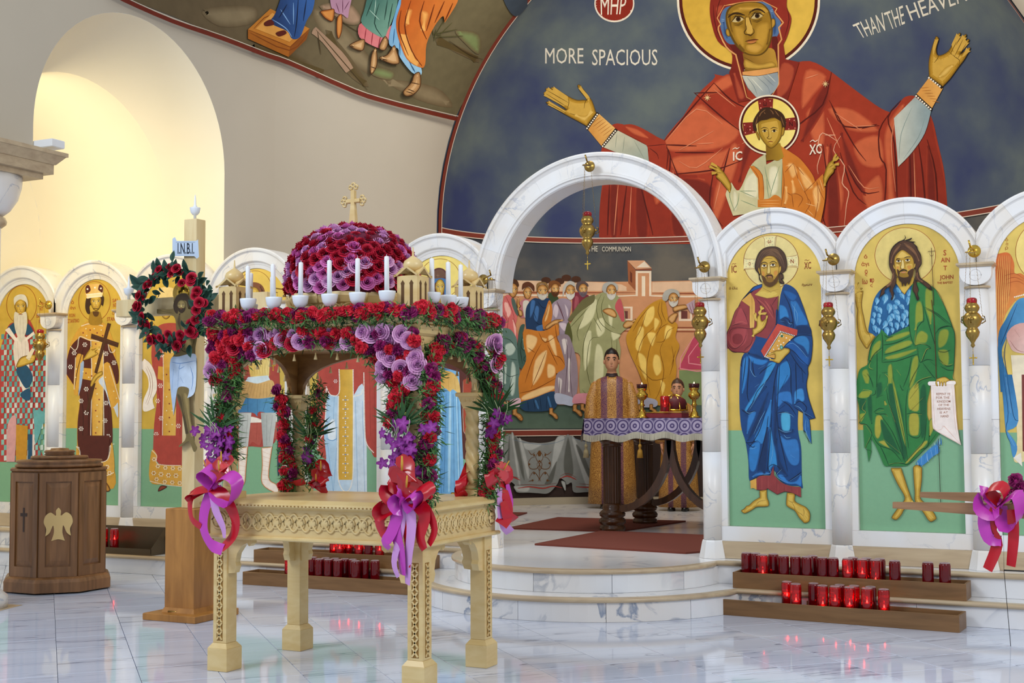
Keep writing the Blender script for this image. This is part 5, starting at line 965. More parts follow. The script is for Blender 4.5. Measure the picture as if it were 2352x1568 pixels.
a.softs('#69593f', '#8a7a5c', 40, '560,60 700,100 900,330 1050,500 850,420 650,250', '1000,480 1300,520 1400,640 1200,600', '-100,60 200,40 200,140 0,160').softs('#69593f', '#574828', 34, '180,290 420,300 620,440 560,430', '1300,230 1500,300 1560,370 1400,300', '640,180 780,330 900,520 760,430').softs('#69593f', '#7c8a58', 30, '940,400 1050,430 1030,480 920,450', '1420,180 1560,200 1560,320 1480,260').softs('#69593f', '#a5866c', 26, '600,40 780,20 860,120 780,150', '560,180 640,240 780,420 720,330').lines('#4a3b22', 6, '580,180 700,320 890,540', '640,60 780,160 850,200', '1380,240 1500,320 1580,350', '590,190 610,330')
a.poly('#3f4a56', '1680,-110* 1850,-110* 1850,30* 1780,90 1720,20').lines('#4d4a28', 5, *['%d,%d %d,%d' % (1290, 200+20*(i % 3), 1240+32*i, 90+40*(i % 4)) for i in range(8)])
a.to('figures')
a.poly('#c07a2c', '165,180* 300,55* 540,175* 420,285*').poly('#a5601e', '165,180* 420,285* 410,345* 165,235*').poly('#8a4c18', '420,285* 540,175* 520,240* 410,345*').lines('#7a3c10', 5, '165,180* 420,285* 540,175*', '180,200 415,305 530,200', '200,175 310,90 500,170').poly('#dc9c4a', '210,175* 310,80* 500,175* 415,255*')
a.poly('#223a68', '330,80 380,-60* 580,-60* 560,60 520,130 480,225 430,235 400,190 300,140', g=(330, 100, 560, 60, '#3660a0')).lines('#7fa8d8', 6, '310,120 360,150 400,180 430,225', '360,60 420,150', '440,20 440,150').lines('#101c3a', 6, '470,-20 460,130 445,225', '520,0 500,130', '400,30 350,110').poly('#5a1f16', '260,140 300,120 320,150 270,160').poly('#5a1f16', '330,200 380,185 395,205 350,222')
a.poly('#b0849a', '660,-60* 810,-60* 780,60 770,110 740,90 700,80 670,40').lines('#6a3a52', 5, '700,20 720,80', '740,0 740,80', '780,10 750,60').model(('#5a2a10', '#b06a2c', '#d08a44'), '605,70 650,60 690,60 680,130 640,120 610,90', (0, 5, 12)).model(('#5a2a10', '#b06a2c', '#d08a44'), '705,110 735,90 735,180 715,235 700,200', (0, 4, 9))
a.poly('#c8686c', '850,140 960,200 1060,130 1000,260 960,290 840,225', g=(850, 150, 960, 290, '#d98084')).lines('#8a2c38', 6, '880,170 870,240', '920,190 910,270', '970,200 950,290').poly('#3f6a60', '900,-60* 1080,-60* 1060,60 1010,180 975,225 855,145 870,60', g=(880, 40, 1000, 180, '#6f9a88')).lines('#1f3c34', 6, '920,0 880,100', '960,20 930,140 975,220', '1010,0 990,120', '1040,20 1010,170').lines('#a8c8b8', 5, '900,60 960,120', '940,0 930,80')
a.poly('#6aa0cc', '1020,200 1060,60 1090,-40* 1140,-40* 1120,200 1200,380 1205,445 1150,430 1080,340 1070,290 1020,270', g=(1040, 100, 1180, 430, '#98c4e0')).lines('#2f5f8c', 6, '1050,170 1040,260', '1080,200 1080,330', '1110,300 1160,420', '1150,390 1170,430')
a.poly('#b8581c', '1090,-60* 1420,-60* 1430,0 1350,130* 1340,90 1290,150 1240,260 1230,380 1200,400 1120,350 1070,220 1060,120 1090,20', g=(1080, 100, 1250, 200, '#cc7430')).softs('#bf6424', '#e8a858', 22, '1210,60 1260,80 1220,190 1210,140', '1100,200 1140,330 1200,380 1150,360', '1120,60 1160,60 1120,160').lines('#6a2a08', 7, '1090,60 1075,180 1130,330', '1150,0 1110,150 1150,300 1210,390', '1230,0 1200,120 1240,230', '1290,20 1240,180', '1350,0 1290,130', '1400,10 1350,120')
F3 = ('#4a2c14', '#9c7448', '#b98d5c', '#d0a878')
a.model(F3, '775,270 850,235 870,250 855,305 800,295', (0, 5, 12, 20)).model(F3, '960,260 990,215 1010,250 990,300 955,295', (0, 5, 12, 20)).model(F3, '905,330 930,285 940,310 940,390 910,445 895,420', (0, 5, 10, 16)).model(F3, '950,345 1000,325 1040,270 1055,290 1075,370 1040,385 990,370', (0, 5, 12, 20)).model(F3, '1160,440 1195,430 1198,510 1160,560 1110,575 1092,545 1140,490', (0, 5, 12, 24))
a.lines('#4a2c14', 5, '780,275 800,285', '900,400 930,410', '960,350 1000,360', '1110,545 1150,555', '1120,530 1160,545', '1140,490 1190,500')
# band and the thin pale lines beside it, painted last
a.at(0, 0, 1).to('border_band')
bl = '240,-16 270,2 383,51 500,91 600,129 653,147 806,211 883,234 959,252 1040,270'
a.line('#6f2a1c', bl, 9.5, False).to('border_line').line('#d8ccba', '240,-23 270,-5 383,44 500,84 600,122 653,140 806,204 883,227 959,245 1042,263', 1.6, False)
a.build(WM, default='mural')
# ================================================================ icon: archangel at the right edge
T, a = icon_board('icon', BAYS[1], 'arched gold icon of a winged figure in blue and rose, cut by the right edge', gy=onY(2320, 993, YI+.043).z, gold='#e6c868')
a.at(1920, 440, 3.41).to('halo').ell('#ead27e', 1610, 470, 200, 230, 40).ring('#a05a20', 1610, 470, 202, 232, 4)
a.to('lettering').text('#a05a20', 'ὁ', '1328,362 1348,362 1348,388 1328,388').text('#a05a20', 'ἀ', '1330,395 1350,395 1350,420 1330,420').text('#a05a20', 'ρ', '1326,430 1348,430 1348,460 1326,460')
a.to('figure')
WO, WLt, WD = '#cf6a30', '#eebf6a', '#9c3a18'
a.poly(WO, '1240,520 1300,480 1360,485 1395,560 1400,640 1450,640 1500,680* 1500,760 1400,860 1330,960 1290,1100 1260,1260* 1240,1000 1235,700', g=(1300, 500, 1300, 1200, '#e09a4c'))
a.lines(WLt, 4, *['%d,500 %d,%d %d,%d' % (1280+14*i, 1260+16*i, 760, 1262+14*i, 1180-50*i) for i in range(7)]).lines(WD, 3, *['%d,500 %d,%d %d,%d' % (1287+14*i, 1268+16*i, 760, 1270+14*i, 1120-50*i) for i in range(7)], '1320,660 1400,640 1470,680', '1330,690 1400,670 1470,700', '1340,720 1420,700 1480,730')
a.poly('#d49a3c', '1400,830* 1480,800* 1700,800* 1700,900* 1440,900*').dots('#f4eee0', '1400,825 1500,800', 6, 14)
a.poly('#2a6a9c', '1420,850 1500,830* 1560,1000* 1400,1060 1330,1160 1300,1280 1370,1500 1390,1568* 1290,1568* 1270,1150 1330,1000', g=(1300, 1000, 1450, 1000, '#4f93c0')).lines('#0f3860', 6, '1420,880 1340,1080 1290,1200', '1340,1150 1320,1300 1370,1560', '1310,1250 1310,1560').poly('#d8a49a', '1340,1110 1440,1030 1700,1030* 1700,1290* 1420,1260 1360,1200', g=(1380, 1100, 1500, 1250, '#eac6bc')).lines('#a06058', 4, '1360,1160 1420,1240 1500,1260', '1400,1080 1440,1140').poly('#efe2c4', '1370,1280* 1700,1280* 1700,1600* 1400,1600*')
a.model(FL, '1540,400 1620,380 1700,400 1700,620 1560,600', (0, 4, 12, 26))
a.at(1920, 860, 3.41).poly('#efe2c4', '1380,0* 1700,0* 1700,600* 1440,690 1390,640 1420,500', g=(1400, 0, 1500, 600, '#e8d49c')).poly('#2a6a9c', '1290,0* 1380,0* 1430,360 1340,440* 1420,560 1390,650 1360,520 1330,440 1310,200', g=(1290, 100, 1420, 300, '#4a8fc4')).lines('#0f3860', 5, '1310,0 1350,300 1330,440 1380,560', '1340,0 1390,320 1430,360').lines('#9cc8e6', 4, '1330,20 1370,300', '1350,460 1400,560').poly('#efe6d8', '1390,650* 1440,700* 1460,720* 1450,610*').poly('#7a3a34', '1455,0* 1700,0* 1700,640* 1462,600*')
feet(a, 1560, 1060, 70)
a.build(T)
# ================================================================ icons on the left wing
def flower(a, pts, r, cols=('#e8e0d0', '#8c3a30')):
    if isinstance(pts, str): pts = [p[:2] for p in P_(pts)]
    a.spots(cols[0], [(x+r*1.6*cos(k*pi/3), y+r*1.6*sin(k*pi/3)) for x, y in pts for k in range(6)], r*.62); a.spots(cols[1], pts, r*.5)
S1 = 3.135
# emperor
T, a = icon_board('icon', BAYS[8], 'arched gold icon of a crowned figure in brown robe holding a dark cross', gy=onY(215, 983, YI+.043).z, gold='#dbb84c')
a.at(0, 560, S1).to('halo').ring('#a85a20', 680, 412, 114, 142, 3.5)
a.to('lettering')
for s, q in (('ὁ', '512,405 532,405 532,432 512,432'), ('ἁγι', '505,448 545,446 545,474 505,476'), ('KON', '500,502 540,500 540,526 500,528'), ('ΣTANTINO', '488,540 570,536 570,565 488,570'), ('SAI', '810,395 845,392 845,418 810,420'), ('NT', '815,428 842,426 842,454 815,456'), ('CON', '808,488 848,485 848,508 808,512'), ('STANTI', '770,528 850,524 850,552 770,556')):
    a.text('#b0562a', s, q, bold=.01)
a.to('figure')
BRN, BD, BL_ = '#54221a', '#33110e', '#6f3424'; GE, GEd, GEl = '#d6a03c', '#a86f1c', '#ecc978'
a.poly(GE, '590,585 640,555 720,560 770,590 810,680 830,760 850,1140 860,1260* 800,1200 815,1568* 818,1760 560,1760* 556,1568 556,1300 570,1090 480,960 475,880 500,740 540,650')
a.poly(BRN, '575,670* 650,700* 770,700* 800,760 850,880 850,1000 800,1000 760,1000 800,1180 810,1440 760,1540 780,1560 590,1560* 560,1440 560,1280 575,1100 520,1000 478,930 478,860 510,740').poly(GE, '660,690* 745,690* 735,1480 700,1500 665,1480*', g=(660, 900, 745, 900, '#e6bc60')).poly(GE, '580,890* 700,900* 690,990* 590,970*').poly(GE, '550,810 600,800* 590,900 560,1090* 530,1060').poly(GE, '730,900 790,860 860,1100* 870,1150* 800,1150 760,1000').poly('#9fb4d4', '580,860* 605,850 590,1000 565,1100*').poly('#c8d4e4', '710,990 745,950* 800,1180* 820,1180* 850,1250 850,1140* 800,1180 760,1060')
a.lines(BD, 5, '570,1120 600,1200 590,1540', '640,720 640,880', '780,760 790,860', '780,1100 790,1500', '620,1000 640,1200 630,1540', '520,760 500,900', '610,720 560,900 540,1040')
a.dots('#f2e8d4', '510,740 540,765 560,740 575,668 640,690 720,700 770,690 790,770 815,780 830,760', 4, 9).dots('#f2e8d4', '655,700 662,1000 655,1480 700,1510 745,1480 745,1000 745,700', 4, 9).dots('#f2e8d4', '560,1460 580,1480 575,1540 620,1568', 4, 9).dots('#f2e8d4', '820,1440 790,1460 780,1540 740,1568', 4, 9).dots('#f2e8d4', '590,590 640,575 700,580 740,590', 4, 9).dots('#f2e8d4', '545,820 535,1050', 3.5, 8).dots('#f2e8d4', '790,880 860,1120', 3.5, 8)
flower(a, '535,785 612,725 508,885 622,1045 585,1130 765,790 822,855 765,1145 622,1215 585,1330 758,1272 780,1385 622,1455', 8, ('#efe8e0', '#efe8e0'))
a.spots('#8c3a30', '600,640 650,620 700,640 740,660 770,640 690,720 715,800 690,1040 715,1120 690,1200 715,1280 690,1360 715,1440 620,930 660,950', 6).spots('#f0e4b8', '620,610 680,610 730,620 625,660 700,680 690,760 715,760 690,860 700,1080 700,1160 700,1240 700,1320 700,1400 600,920 640,960 760,960 820,1060 840,1110 550,900 545,960', 5)
a.poly('#4a2a16', '775,568* 800,575* 700,935* 680,925*').poly('#4a2a16', '660,645* 855,712* 848,745* 655,680*').poly('#4a2a16', '660,1010* 690,1000* 640,1200* 620,1220*').lines('#6f4628', 4, '785,580 695,915', '665,655 845,722')
a.model(FL, '600,830 650,750 665,735 665,760 720,740 690,775 710,790 660,820 620,835', (0, 2, 6, 12)).model(FL, '735,915 740,940 700,970 665,1025 650,1020 660,980 680,950 700,930', (0, 2, 6, 12))
a.poly(FL[1], '655,490 720,490* 735,570 690,585 640,570').poly('#3a2418', '620,400 640,370 740,370 745,430 730,470 735,440 650,440 650,500 630,500 615,460'); face(a, 692, 412, 42, 62, '#3a2418', None, .2); a.lines('#3a2014', 5, '672,470 690,462 712,470'); a.poly('#5a3a18', '670,488 712,488 705,520 680,520')
a.poly('#dba648', '615,315 650,290 720,288 745,320 735,380 680,378 625,392', g=(620, 300, 740, 380, '#ecd08c')).poly(BRN, '618,310 640,295 655,330 640,350 620,355').poly(BRN, '742,310 720,292 708,325 720,340 740,350').poly('#f0dfae', '625,362* 735,350* 738,380* 628,392*').dots('#f8f2e2', '625,365 735,353', 3.5, 8).dots('#f8f2e2', '628,388 738,376', 3.5, 8).spots('#f4ece0', '632,325 728,320 685,315', 7)
a.at(0, 1000, 3.486).poly(GE, '615,80 650,190 750,210 870,180 890,70 905,80 915,300 820,325 610,330*', g=(650, 200, 900, 300, '#dda94a')).poly(BRN, '640,0* 880,0* 860,190 750,205 650,190').dots('#f4ecda', '615,90 640,120 655,200 750,215 860,195 890,80', 4, 9).dots('#f4ecda', '700,325 820,330 915,295', 4, 9); flower(a, '760,250 810,260 860,250 720,280 880,300 840,300', 8); a.model(('#3a1a10', '#8c5a24', '#c08a3c'), '815,365 850,370 885,430 860,450 820,420', (0, 4, 10))
a.model(('#3a1a10', '#8c5a24', '#c08a3c'), '680,365 650,370 600,430 620,450 680,420', (0, 4, 10))
a.build(T)
# bishop at the far left
T, a = icon_board('icon', BAYS[9], 'arched gold icon of a white bearded figure in red and turquoise chequered vestment', gy=onY(60, 980, YI+.043).z, gold='#dbb84c')
a.at(0, 560, S1).to('halo').ring('#a85a20', 155, 440, 108, 140, 3.5).to('lettering')
for s, q in (('SAI', '282,420 312,418 312,440 282,442'), ('NT', '285,455 310,453 310,480 285,482'), ('BAS', '262,500 310,497 310,528 262,532'), ('ILS', '280,545 305,543 305,568 280,570')): a.text('#b0562a', s, q, bold=.01)
a.to('figure').poly('#b8433f', '60,590 110,560 200,540 240,600 260,660 330,860 328,1220 260,1380 330,1568* 0,1568* -20,1200 -30,900 20,700')
random.seed(5)
for i in range(-1, 9):
    for j in range(24):
        x = 10+i*38+(j % 2)*19; y = 650+j*38
        inside = x > 5 and x < 320 and not (90 < x < 210 and y < 900)
        if inside: a.poly(random.choice(('#74b5ac', '#8cc4ba', '#5f9f9c', '#c9dcd6')), '%d,%d* %d,%d* %d,%d* %d,%d*' % (x, y, x+20, y-2, x+20, y+34, x, y+36))
a.lines('#7a2320', 4, '60,760 40,1000 30,1300', '260,700 250,1000 230,1300', '300,800 300,1200', '100,1100 180,1300').poly('#e8dcd0', '110,690 200,680 215,900 190,1100 110,860').lines('#b89a94', 5, '130,700 140,860', '160,700 170,880', '185,700 190,880')
a.poly('#1d4f70', '60,600* 110,560* 120,640* 60,680*').poly('#1d4f70', '190,560* 230,600 245,640* 190,660*').poly('#efe4da', '40,620* 70,600* 130,690* 110,700*').poly('#efe4da', '245,630* 255,650* 190,700* 185,680*').poly('#1d4f70', '120,900 190,870 240,960 200,1040 160,1000').poly('#1d4f70', '150,1080 215,1040 220,1120 180,1120').poly('#d8a0a0', '60,1300 120,1250 110,1568* 50,1568*').poly('#c8902c', '120,1300* 205,1310* 195,1568* 118,1568*').poly('#1d4f70', '205,1370* 240,1370* 235,1568* 205,1568*').poly('#e8d8d0', '238,1370* 252,1370* 250,1568* 236,1568*').poly('#69aeb0', '250,1200 330,1220 300,1330 260,1440 250,1300')
a.model(FL, '120,880 150,820 210,800 260,800 250,850 200,870 140,890', (0, 3, 8, 14)).poly('#e8dcc0', '190,820* 235,750* 255,760* 215,840*').lines('#5a3d10', 3, '190,830 240,822', '190,845 240,840')
a.poly(FL[1], '110,520 200,520* 200,580 110,580'); face(a, 152, 448, 44, 66, '#d8d4c8', None, .1); a.poly('#dcd8cc', '108,440 105,390 140,365 185,370 205,420 200,460 190,420 150,400 120,420').poly('#ddd6c6', '112,490 150,505 192,490 200,560 190,640 160,700 140,690 115,620 105,550').lines('#a89a86', 4, '130,520 125,620', '150,520 150,680', '170,520 175,650').line('#8c3d22', '138,510 152,506 168,510', 6)
a.build(T)
# empress behind the crucifix
T, a = icon_board('icon', BAYS[7], 'arched gold icon of a red robed figure with a curved scroll, behind the crucifix', gy=onY(370, 985, YI+.043).z, gold='#dbb84c')
a.at(0, 560, S1).to('halo').ring('#a85a20', 1195, 480, 120, 142, 3.5).to('figure')
a.poly('#b0473c', '1110,640 1160,580 1260,570 1360,600 1430,700 1440,900 1430,1568* 1100,1568* 1110,1300 1130,1100 1100,900 1090,780').poly(GE, '1180,680* 1270,680* 1262,1470 1220,1500 1175,1470*', g=(1180, 900, 1270, 900, '#e6bc60')).poly(GE, '1140,880* 1230,890* 1225,1000* 1135,970*').lines('#7a2420', 5, '1130,1000 1160,1200 1150,1560', '1290,800 1300,1560', '1120,760 1100,860', '1400,800 1390,1500').dots('#f2e8d4', '1172,690 1178,1000 1172,1470 1215,1508 1265,1470', 4, 9)
flower(a, '1165,800 1155,1020 1135,1130 1160,1255 1125,1370 1145,1480 1285,1310 1265,1520 1330,700 1400,900 1380,1200', 8, ('#f0e4dc', '#f0e4dc')); a.spots('#8c3a30', '1220,740 1200,940 1220,1050 1220,1150 1220,1250 1220,1350 1220,1430', 6).spots('#f0e4b8', '1200,780 1240,780 1200,1100 1240,1100 1200,1200 1240,1200 1200,1300 1240,1300', 5)
a.poly('#ece0d4', '1040,825* 1090,870 1125,960 1130,1050 1100,1120 1115,1180* 1060,1205 1030,1195 1035,1120 1070,1030 1060,950 1015,880', g=(1040, 900, 1120, 1000, '#f4ebe0')).lines('#c08878', 3, '1040,825 1090,870 1125,960 1130,1050 1100,1120').lines('#b08a7a', 4, '1060,880 1095,960 1095,1060 1060,1160', '1050,890 1080,970 1080,1060 1050,1150'); face(a, 1195, 470, 46, 64); a.poly('#ecd08c', '1140,400* 1250,400* 1260,330 1200,310 1130,330')
a.at(0, 1000, 3.486).poly('#b0473c', '1230,0* 1460,0* 1460,240* 1270,225').poly(GE, '1215,120 1260,160 1265,230 1460,240 1600,235* 1610,400 1450,405 1330,390 1200,365', g=(1230, 300, 1460, 300, '#dda94a')).dots('#f4ecda', '1220,120 1255,160 1268,228 1450,240', 4, 9).dots('#f4ecda', '1205,365 1330,395 1460,408', 4, 9); flower(a, '1235,190 1265,245 1325,258 1385,262 1440,265 1255,350 1320,370 1380,375 1440,380', 8, ('#f0e8d8', '#4a6a80')); flower(a, '1232,300 1290,310 1350,318 1410,320', 9); a.model(('#3a1410', '#6a2a1c', '#8c3e28'), '1265,440 1290,400 1340,410 1280,445', (0, 4, 8))
a.build(T)
# soldier
T, a = icon_board('icon', BAYS[6], 'arched gold icon of a figure in armour with blue skirt and wrapped boots', gy=onY(580, 985, YI+.043).z, gold='#e2c25c', green='#86b694')
a.at(420, 420, 3.92).to('halo').ring('#a8702c', 650, 960, 150, 170, 4).to('figure'); a.poly('#7d4a2c', '560,960 600,900 680,900 730,950 740,1050 700,1090 580,1080'); face(a, 640, 1000, 55, 75); a.lines('#4a2818', 8, '690,930 730,990 735,1060', '700,920 715,1000 710,1080')
S3 = 3.733
a.at(420, 760, S3).poly('#a8453c', '480,-100 760,-100 830,400 810,900 700,990 560,990 420,1040 440,700').poly('#d8b048', '500,-60* 760,-60* 740,390* 580,390*', g=(520, 100, 740, 100, '#e8d48c')).lines('#b08a2c', 4, *['%d,-20* %d,380*' % (540+26*i, 600+22*i) for i in range(8)], *['%d,-20* %d,380*' % (740-26*i, 700-22*i) for i in range(8)])
a.poly('#cfe0e8', '560,395* 730,380* 760,440* 640,450 530,440*').poly('#c09458', '530,430 640,450 760,420 790,480 800,560 640,580 460,560 490,480', g=(500, 500, 780, 500, '#d6b070')).lines('#7a5a28', 4, *['%d,450* %d,570*' % (530+24*i, 480+30*i) for i in range(11)]).poly('#2f6c9c', '470,560* 640,580 810,560* 800,710 660,690 640,735* 600,700 480,700 430,720*', g=(480, 600, 780, 640, '#5c9ac4')).lines('#123a60', 6, '560,580 560,690', '640,585 640,720', '720,580 690,680', '500,570 470,690')
a.poly('#efe8dc', '430,740* 600,735 720,770 810,730* 810,780* 430,790*').poly('#b2564a', '420,790* 810,780* 810,930* 700,900 660,980 600,950 560,990 420,1040*').lines('#7a2a28', 5, '580,790 570,980', '640,790 630,940', '700,800 680,900', '450,800 440,1000').poly('#a3aaa8', '480,700* 590,700* 560,990* 480,1000*', g=(480, 850, 580, 850, '#c8ccc8')).poly('#a3aaa8', '670,700* 810,700* 770,990* 690,990*', g=(680, 850, 800, 850, '#c8ccc8')).lines('#6a706e', 5, '520,720 500,980', '560,720 540,960', '720,720 720,980', '770,720 740,960')
for p in ('470,1000* 560,990* 545,1180 530,1310 470,1340 455,1330 475,1200', '675,1000* 770,990* 740,1250 800,1310 825,1360 800,1390 680,1310 680,1150'): a.model(('#c07a48', '#ecd9c8', '#f4e8dc'), p, (0, 6, 14))
a.lines('#c88a5a', 4, *['%d,%d %d,%d' % (475-(i % 2)*4, 1030+40*i, 550, 1050+38*i) for i in range(7)], *['%d,%d %d,%d' % (682, 1030+40*i, 755, 1060+36*i) for i in range(7)]).poly('#2c3a4a', '812,560* 850,560* 850,1190 832,1220* 812,1190').lines('#56687a', 5, '832,600 832,1190', '815,760 850,765', '815,1130 848,1135')
a.build(T)
# blue and red robed figure
T, a = icon_board('icon', BAYS[5], 'arched gold icon of a figure in pale blue robe and red mantle behind the bier', gy=onY(800, 985, YI+.043).z, gold='#e2c25c', green='#86b694')
a.at(420, 760, S3).to('halo').ring('#a8702c', 1400, -480, 170, 190, 4).to('figure')
a.poly('#b5483c', '1180,-200 1400,-280 1620,-200 1700,200 1690,700 1700,1000 1640,1080 1560,900 1300,600 1220,800 1240,1090 1150,1020 1160,860 1140,600 1170,200').poly('#a9cbe4', '1240,540* 1340,560* 1460,560* 1560,500 1580,1400* 1210,1400* 1230,1100 1210,860', g=(1240, 900, 1560, 900, '#d8e6f0')).poly('#e2edf4', '1260,780 1300,760 1310,920 1260,940 1240,860').lines('#5a94c4', 7, '1300,560 1290,760', '1240,960 1290,1380', '1320,1000 1290,1380', '1480,600 1500,1380', '1540,600 1560,1380', '1330,700 1320,940', '1230,920 1280,940 1320,920').poly('#d2a034', '1340,330* 1460,330* 1455,1275* 1335,1275*', g=(1340, 600, 1460, 600, '#e2b850'))
a.dots('#f6efe2', '1230,480 1270,550 1340,530 1340,330', 6, 13).dots('#f6efe2', '1335,560 1335,1275 1455,1275 1460,330', 6, 13).dots('#f6efe2', '1230,500 1215,800 1140,860', 6, 13).dots('#f6efe2', '1470,560 1530,540 1540,500', 6, 13).dots('#f6efe2', '1200,890 1155,960 1160,1010', 6, 13)
for i in range(9): a.spots('#f6efe2', [(1395, 560+78*i), (1375, 590+78*i), (1415, 590+78*i), (1395, 620+78*i)], 6).spots('#8a98b0', [(1395, 590+78*i)], 8)
flower(a, '1310,430 1170,690 1590,500 1580,640 1600,800 1640,900', 8, ('#f0e4dc', '#f0e4dc'))
a.poly('#b5483c', '1560,0 1690,200 1690,1000* 1640,1040 1570,940 1555,500').lines('#7a2420', 6, '1640,200 1650,980', '1600,300 1610,900', '1190,560 1170,840').dots('#f6efe2', '1553,360 1560,800 1575,960 1635,1040', 6, 13); face(a, 1400, -470, 60, 85, '#5a3420'); a.poly('#5a3420', '1330,-520 1400,-600 1480,-510 1470,-440 1400,-540 1340,-440')
feet(a, 1330, 1440, 60, False); feet(a, 1480, 1440, 60)
a.build(T)
# veiled woman beside the central arch
T, a = icon_board('icon', BAYS[4], 'arched gold icon of a veiled woman in blue beside the central arch', gy=onY(1010, 985, YI+.043).z, gold='#f0d878', green='#86b694')
a.at(780, 420, 3.92).to('halo').ring('#a8702c', 905, 860, 180, 178, 4, a0=0, a1=2*pi).to('figure')
a.poly('#5a2a2c', '800,1050 810,860 850,780 910,765 960,800 990,900 1000,1100 1080,1300 1100,1568* 760,1568* 780,1300').poly('#6d4a38', '825,860 860,790 920,780 955,820 950,850 880,860').lines('#c0a070', 3, '885,815 885,850', '870,832 900,832').poly('#3f6fa0', '815,880 880,860 960,870 965,980 950,1060 930,900 860,900 840,1000 820,1010'); face(a, 905, 935, 46, 80, '#5a2a2c', None, .1)
a.poly(FL[1], '870,1020* 940,1020* 945,1100* 865,1100*')
a.at(800, 760, S3).poly('#5a2a22', '700,-100* 1090,-100* 1090,900 1040,1080 980,1090 700,900').poly('#3f86c0', '770,300* 950,350* 1000,1410* 690,1410* 720,1000', g=(720, 700, 960, 700, '#8cc4e8')).softs('#68a8d4', '#b4dcf0', 14, '860,560 890,560 880,1300 850,1300', '780,700 810,700 780,1300 750,1300', '920,600 940,600 960,1300 940,1300').lines('#1f5a94', 7, '800,520 780,760', '840,540 820,1380', '900,540 910,1380', '760,900 730,1380', '940,560 960,1380', '790,1180 800,1400').poly('#d8a040', '780,330 840,340 900,360 945,420 960,540 900,500 870,520 830,490 770,500', g=(780, 400, 940, 450, '#e8c070')).lines('#9a6418', 4, '800,360 820,480', '860,360 860,500', '910,400 920,500').poly('#a8442c', '985,420* 1060,440 1070,880* 990,870*').lines('#e0c8b0', 4, '985,430 990,860 1060,870', '1060,910 1020,930 1015,970 1060,1000 1050,1060')
feet(a, 760, 1440, 60, False); feet(a, 900, 1440, 60)
a.build(T)
# ================================================================ flower and leaf meshes
M['petal'] = attr_mat('petal', .6, .12, 60, spec=.3)
M['leaf'] = attr_mat('leaf_green', .55, .2, 40, spec=.3)
def vmesh(name, V, F, C, mat, smooth=True):
    me = bpy.data.meshes.new(name); me.from_pydata(V, [], F); at_ = me.color_attributes.new('Col', 'FLOAT_COLOR', 'POINT')
    fl_ = []
    for c in C: fl_ += [c[0], c[1], c[2], 1]
    at_.data.foreach_set('color', fl_); me.materials.append(M[mat]); me.polygons.foreach_set('use_smooth', [smooth]*len(F)); me.update(); return me
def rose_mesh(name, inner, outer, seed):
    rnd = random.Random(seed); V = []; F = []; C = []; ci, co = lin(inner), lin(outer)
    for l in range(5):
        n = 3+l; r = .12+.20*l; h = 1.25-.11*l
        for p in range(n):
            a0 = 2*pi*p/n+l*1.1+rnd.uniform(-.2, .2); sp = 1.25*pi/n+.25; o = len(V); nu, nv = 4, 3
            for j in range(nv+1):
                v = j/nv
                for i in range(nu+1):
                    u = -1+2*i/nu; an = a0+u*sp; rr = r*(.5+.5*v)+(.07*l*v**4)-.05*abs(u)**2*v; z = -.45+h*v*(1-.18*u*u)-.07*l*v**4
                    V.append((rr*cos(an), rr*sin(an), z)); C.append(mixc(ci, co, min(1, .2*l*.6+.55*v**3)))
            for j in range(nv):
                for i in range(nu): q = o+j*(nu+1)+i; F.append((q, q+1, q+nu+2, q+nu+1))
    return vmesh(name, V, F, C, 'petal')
def carn_mesh(name, c1, c2, seed):
    rnd = random.Random(seed); V = []; F = []; C = []; a_, b_ = lin(c1), lin(c2); na, nb = 18, 8
    for j in range(nb+1):
        th = .12+1.9*j/nb
        for i in range(na):
            an = 2*pi*i/na; k = rnd.random(); r = 1+.30*(k-.5)+.14*(-1)**(i+j)
            V.append((r*sin(th)*cos(an), r*sin(th)*sin(an), .85*r*cos(th))); C.append(mixc(a_, b_, k))
    for j in range(nb):
        for i in range(na): F.append((j*na+i, j*na+(i+1) % na, (j+1)*na+(i+1) % na, (j+1)*na+i))
    V.append((0, 0, .75)); C.append(a_); F += [(len(V)-1, i, (i+1) % na) for i in range(na)]
    return vmesh(name, V, F, C, 'petal', False)
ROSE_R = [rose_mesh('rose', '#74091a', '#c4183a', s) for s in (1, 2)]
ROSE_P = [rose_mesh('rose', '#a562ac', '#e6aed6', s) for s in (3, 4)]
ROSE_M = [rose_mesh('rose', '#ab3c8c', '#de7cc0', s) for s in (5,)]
CARN_R = [carn_mesh('carnation', '#8c0a1c', '#dc2038', s) for s in (6, 7)]
CARN_M = [carn_mesh('carnation', '#4d0834', '#9c1a6a', s) for s in (8, 9)]
def orient(n, spin=0.0):
    n = Vector(n).normalized(); x = n.orthogonal().normalized(); y = n.cross(x); c, s = cos(spin), sin(spin)
    return Matrix((x*c+y*s, y*c-x*s, n)).transposed()
def put(mesh, parent, loc, nrm, size, rnd=random):
    o = bpy.data.objects.new(mesh.name.split('.')[0], mesh); COL.objects.link(o)
    m = (orient(nrm, rnd.uniform(0, 6.28))*size).to_4x4(); m.translation = Vector(loc)-Vector(parent.location); o.matrix_world = m; o.parent = parent; return o
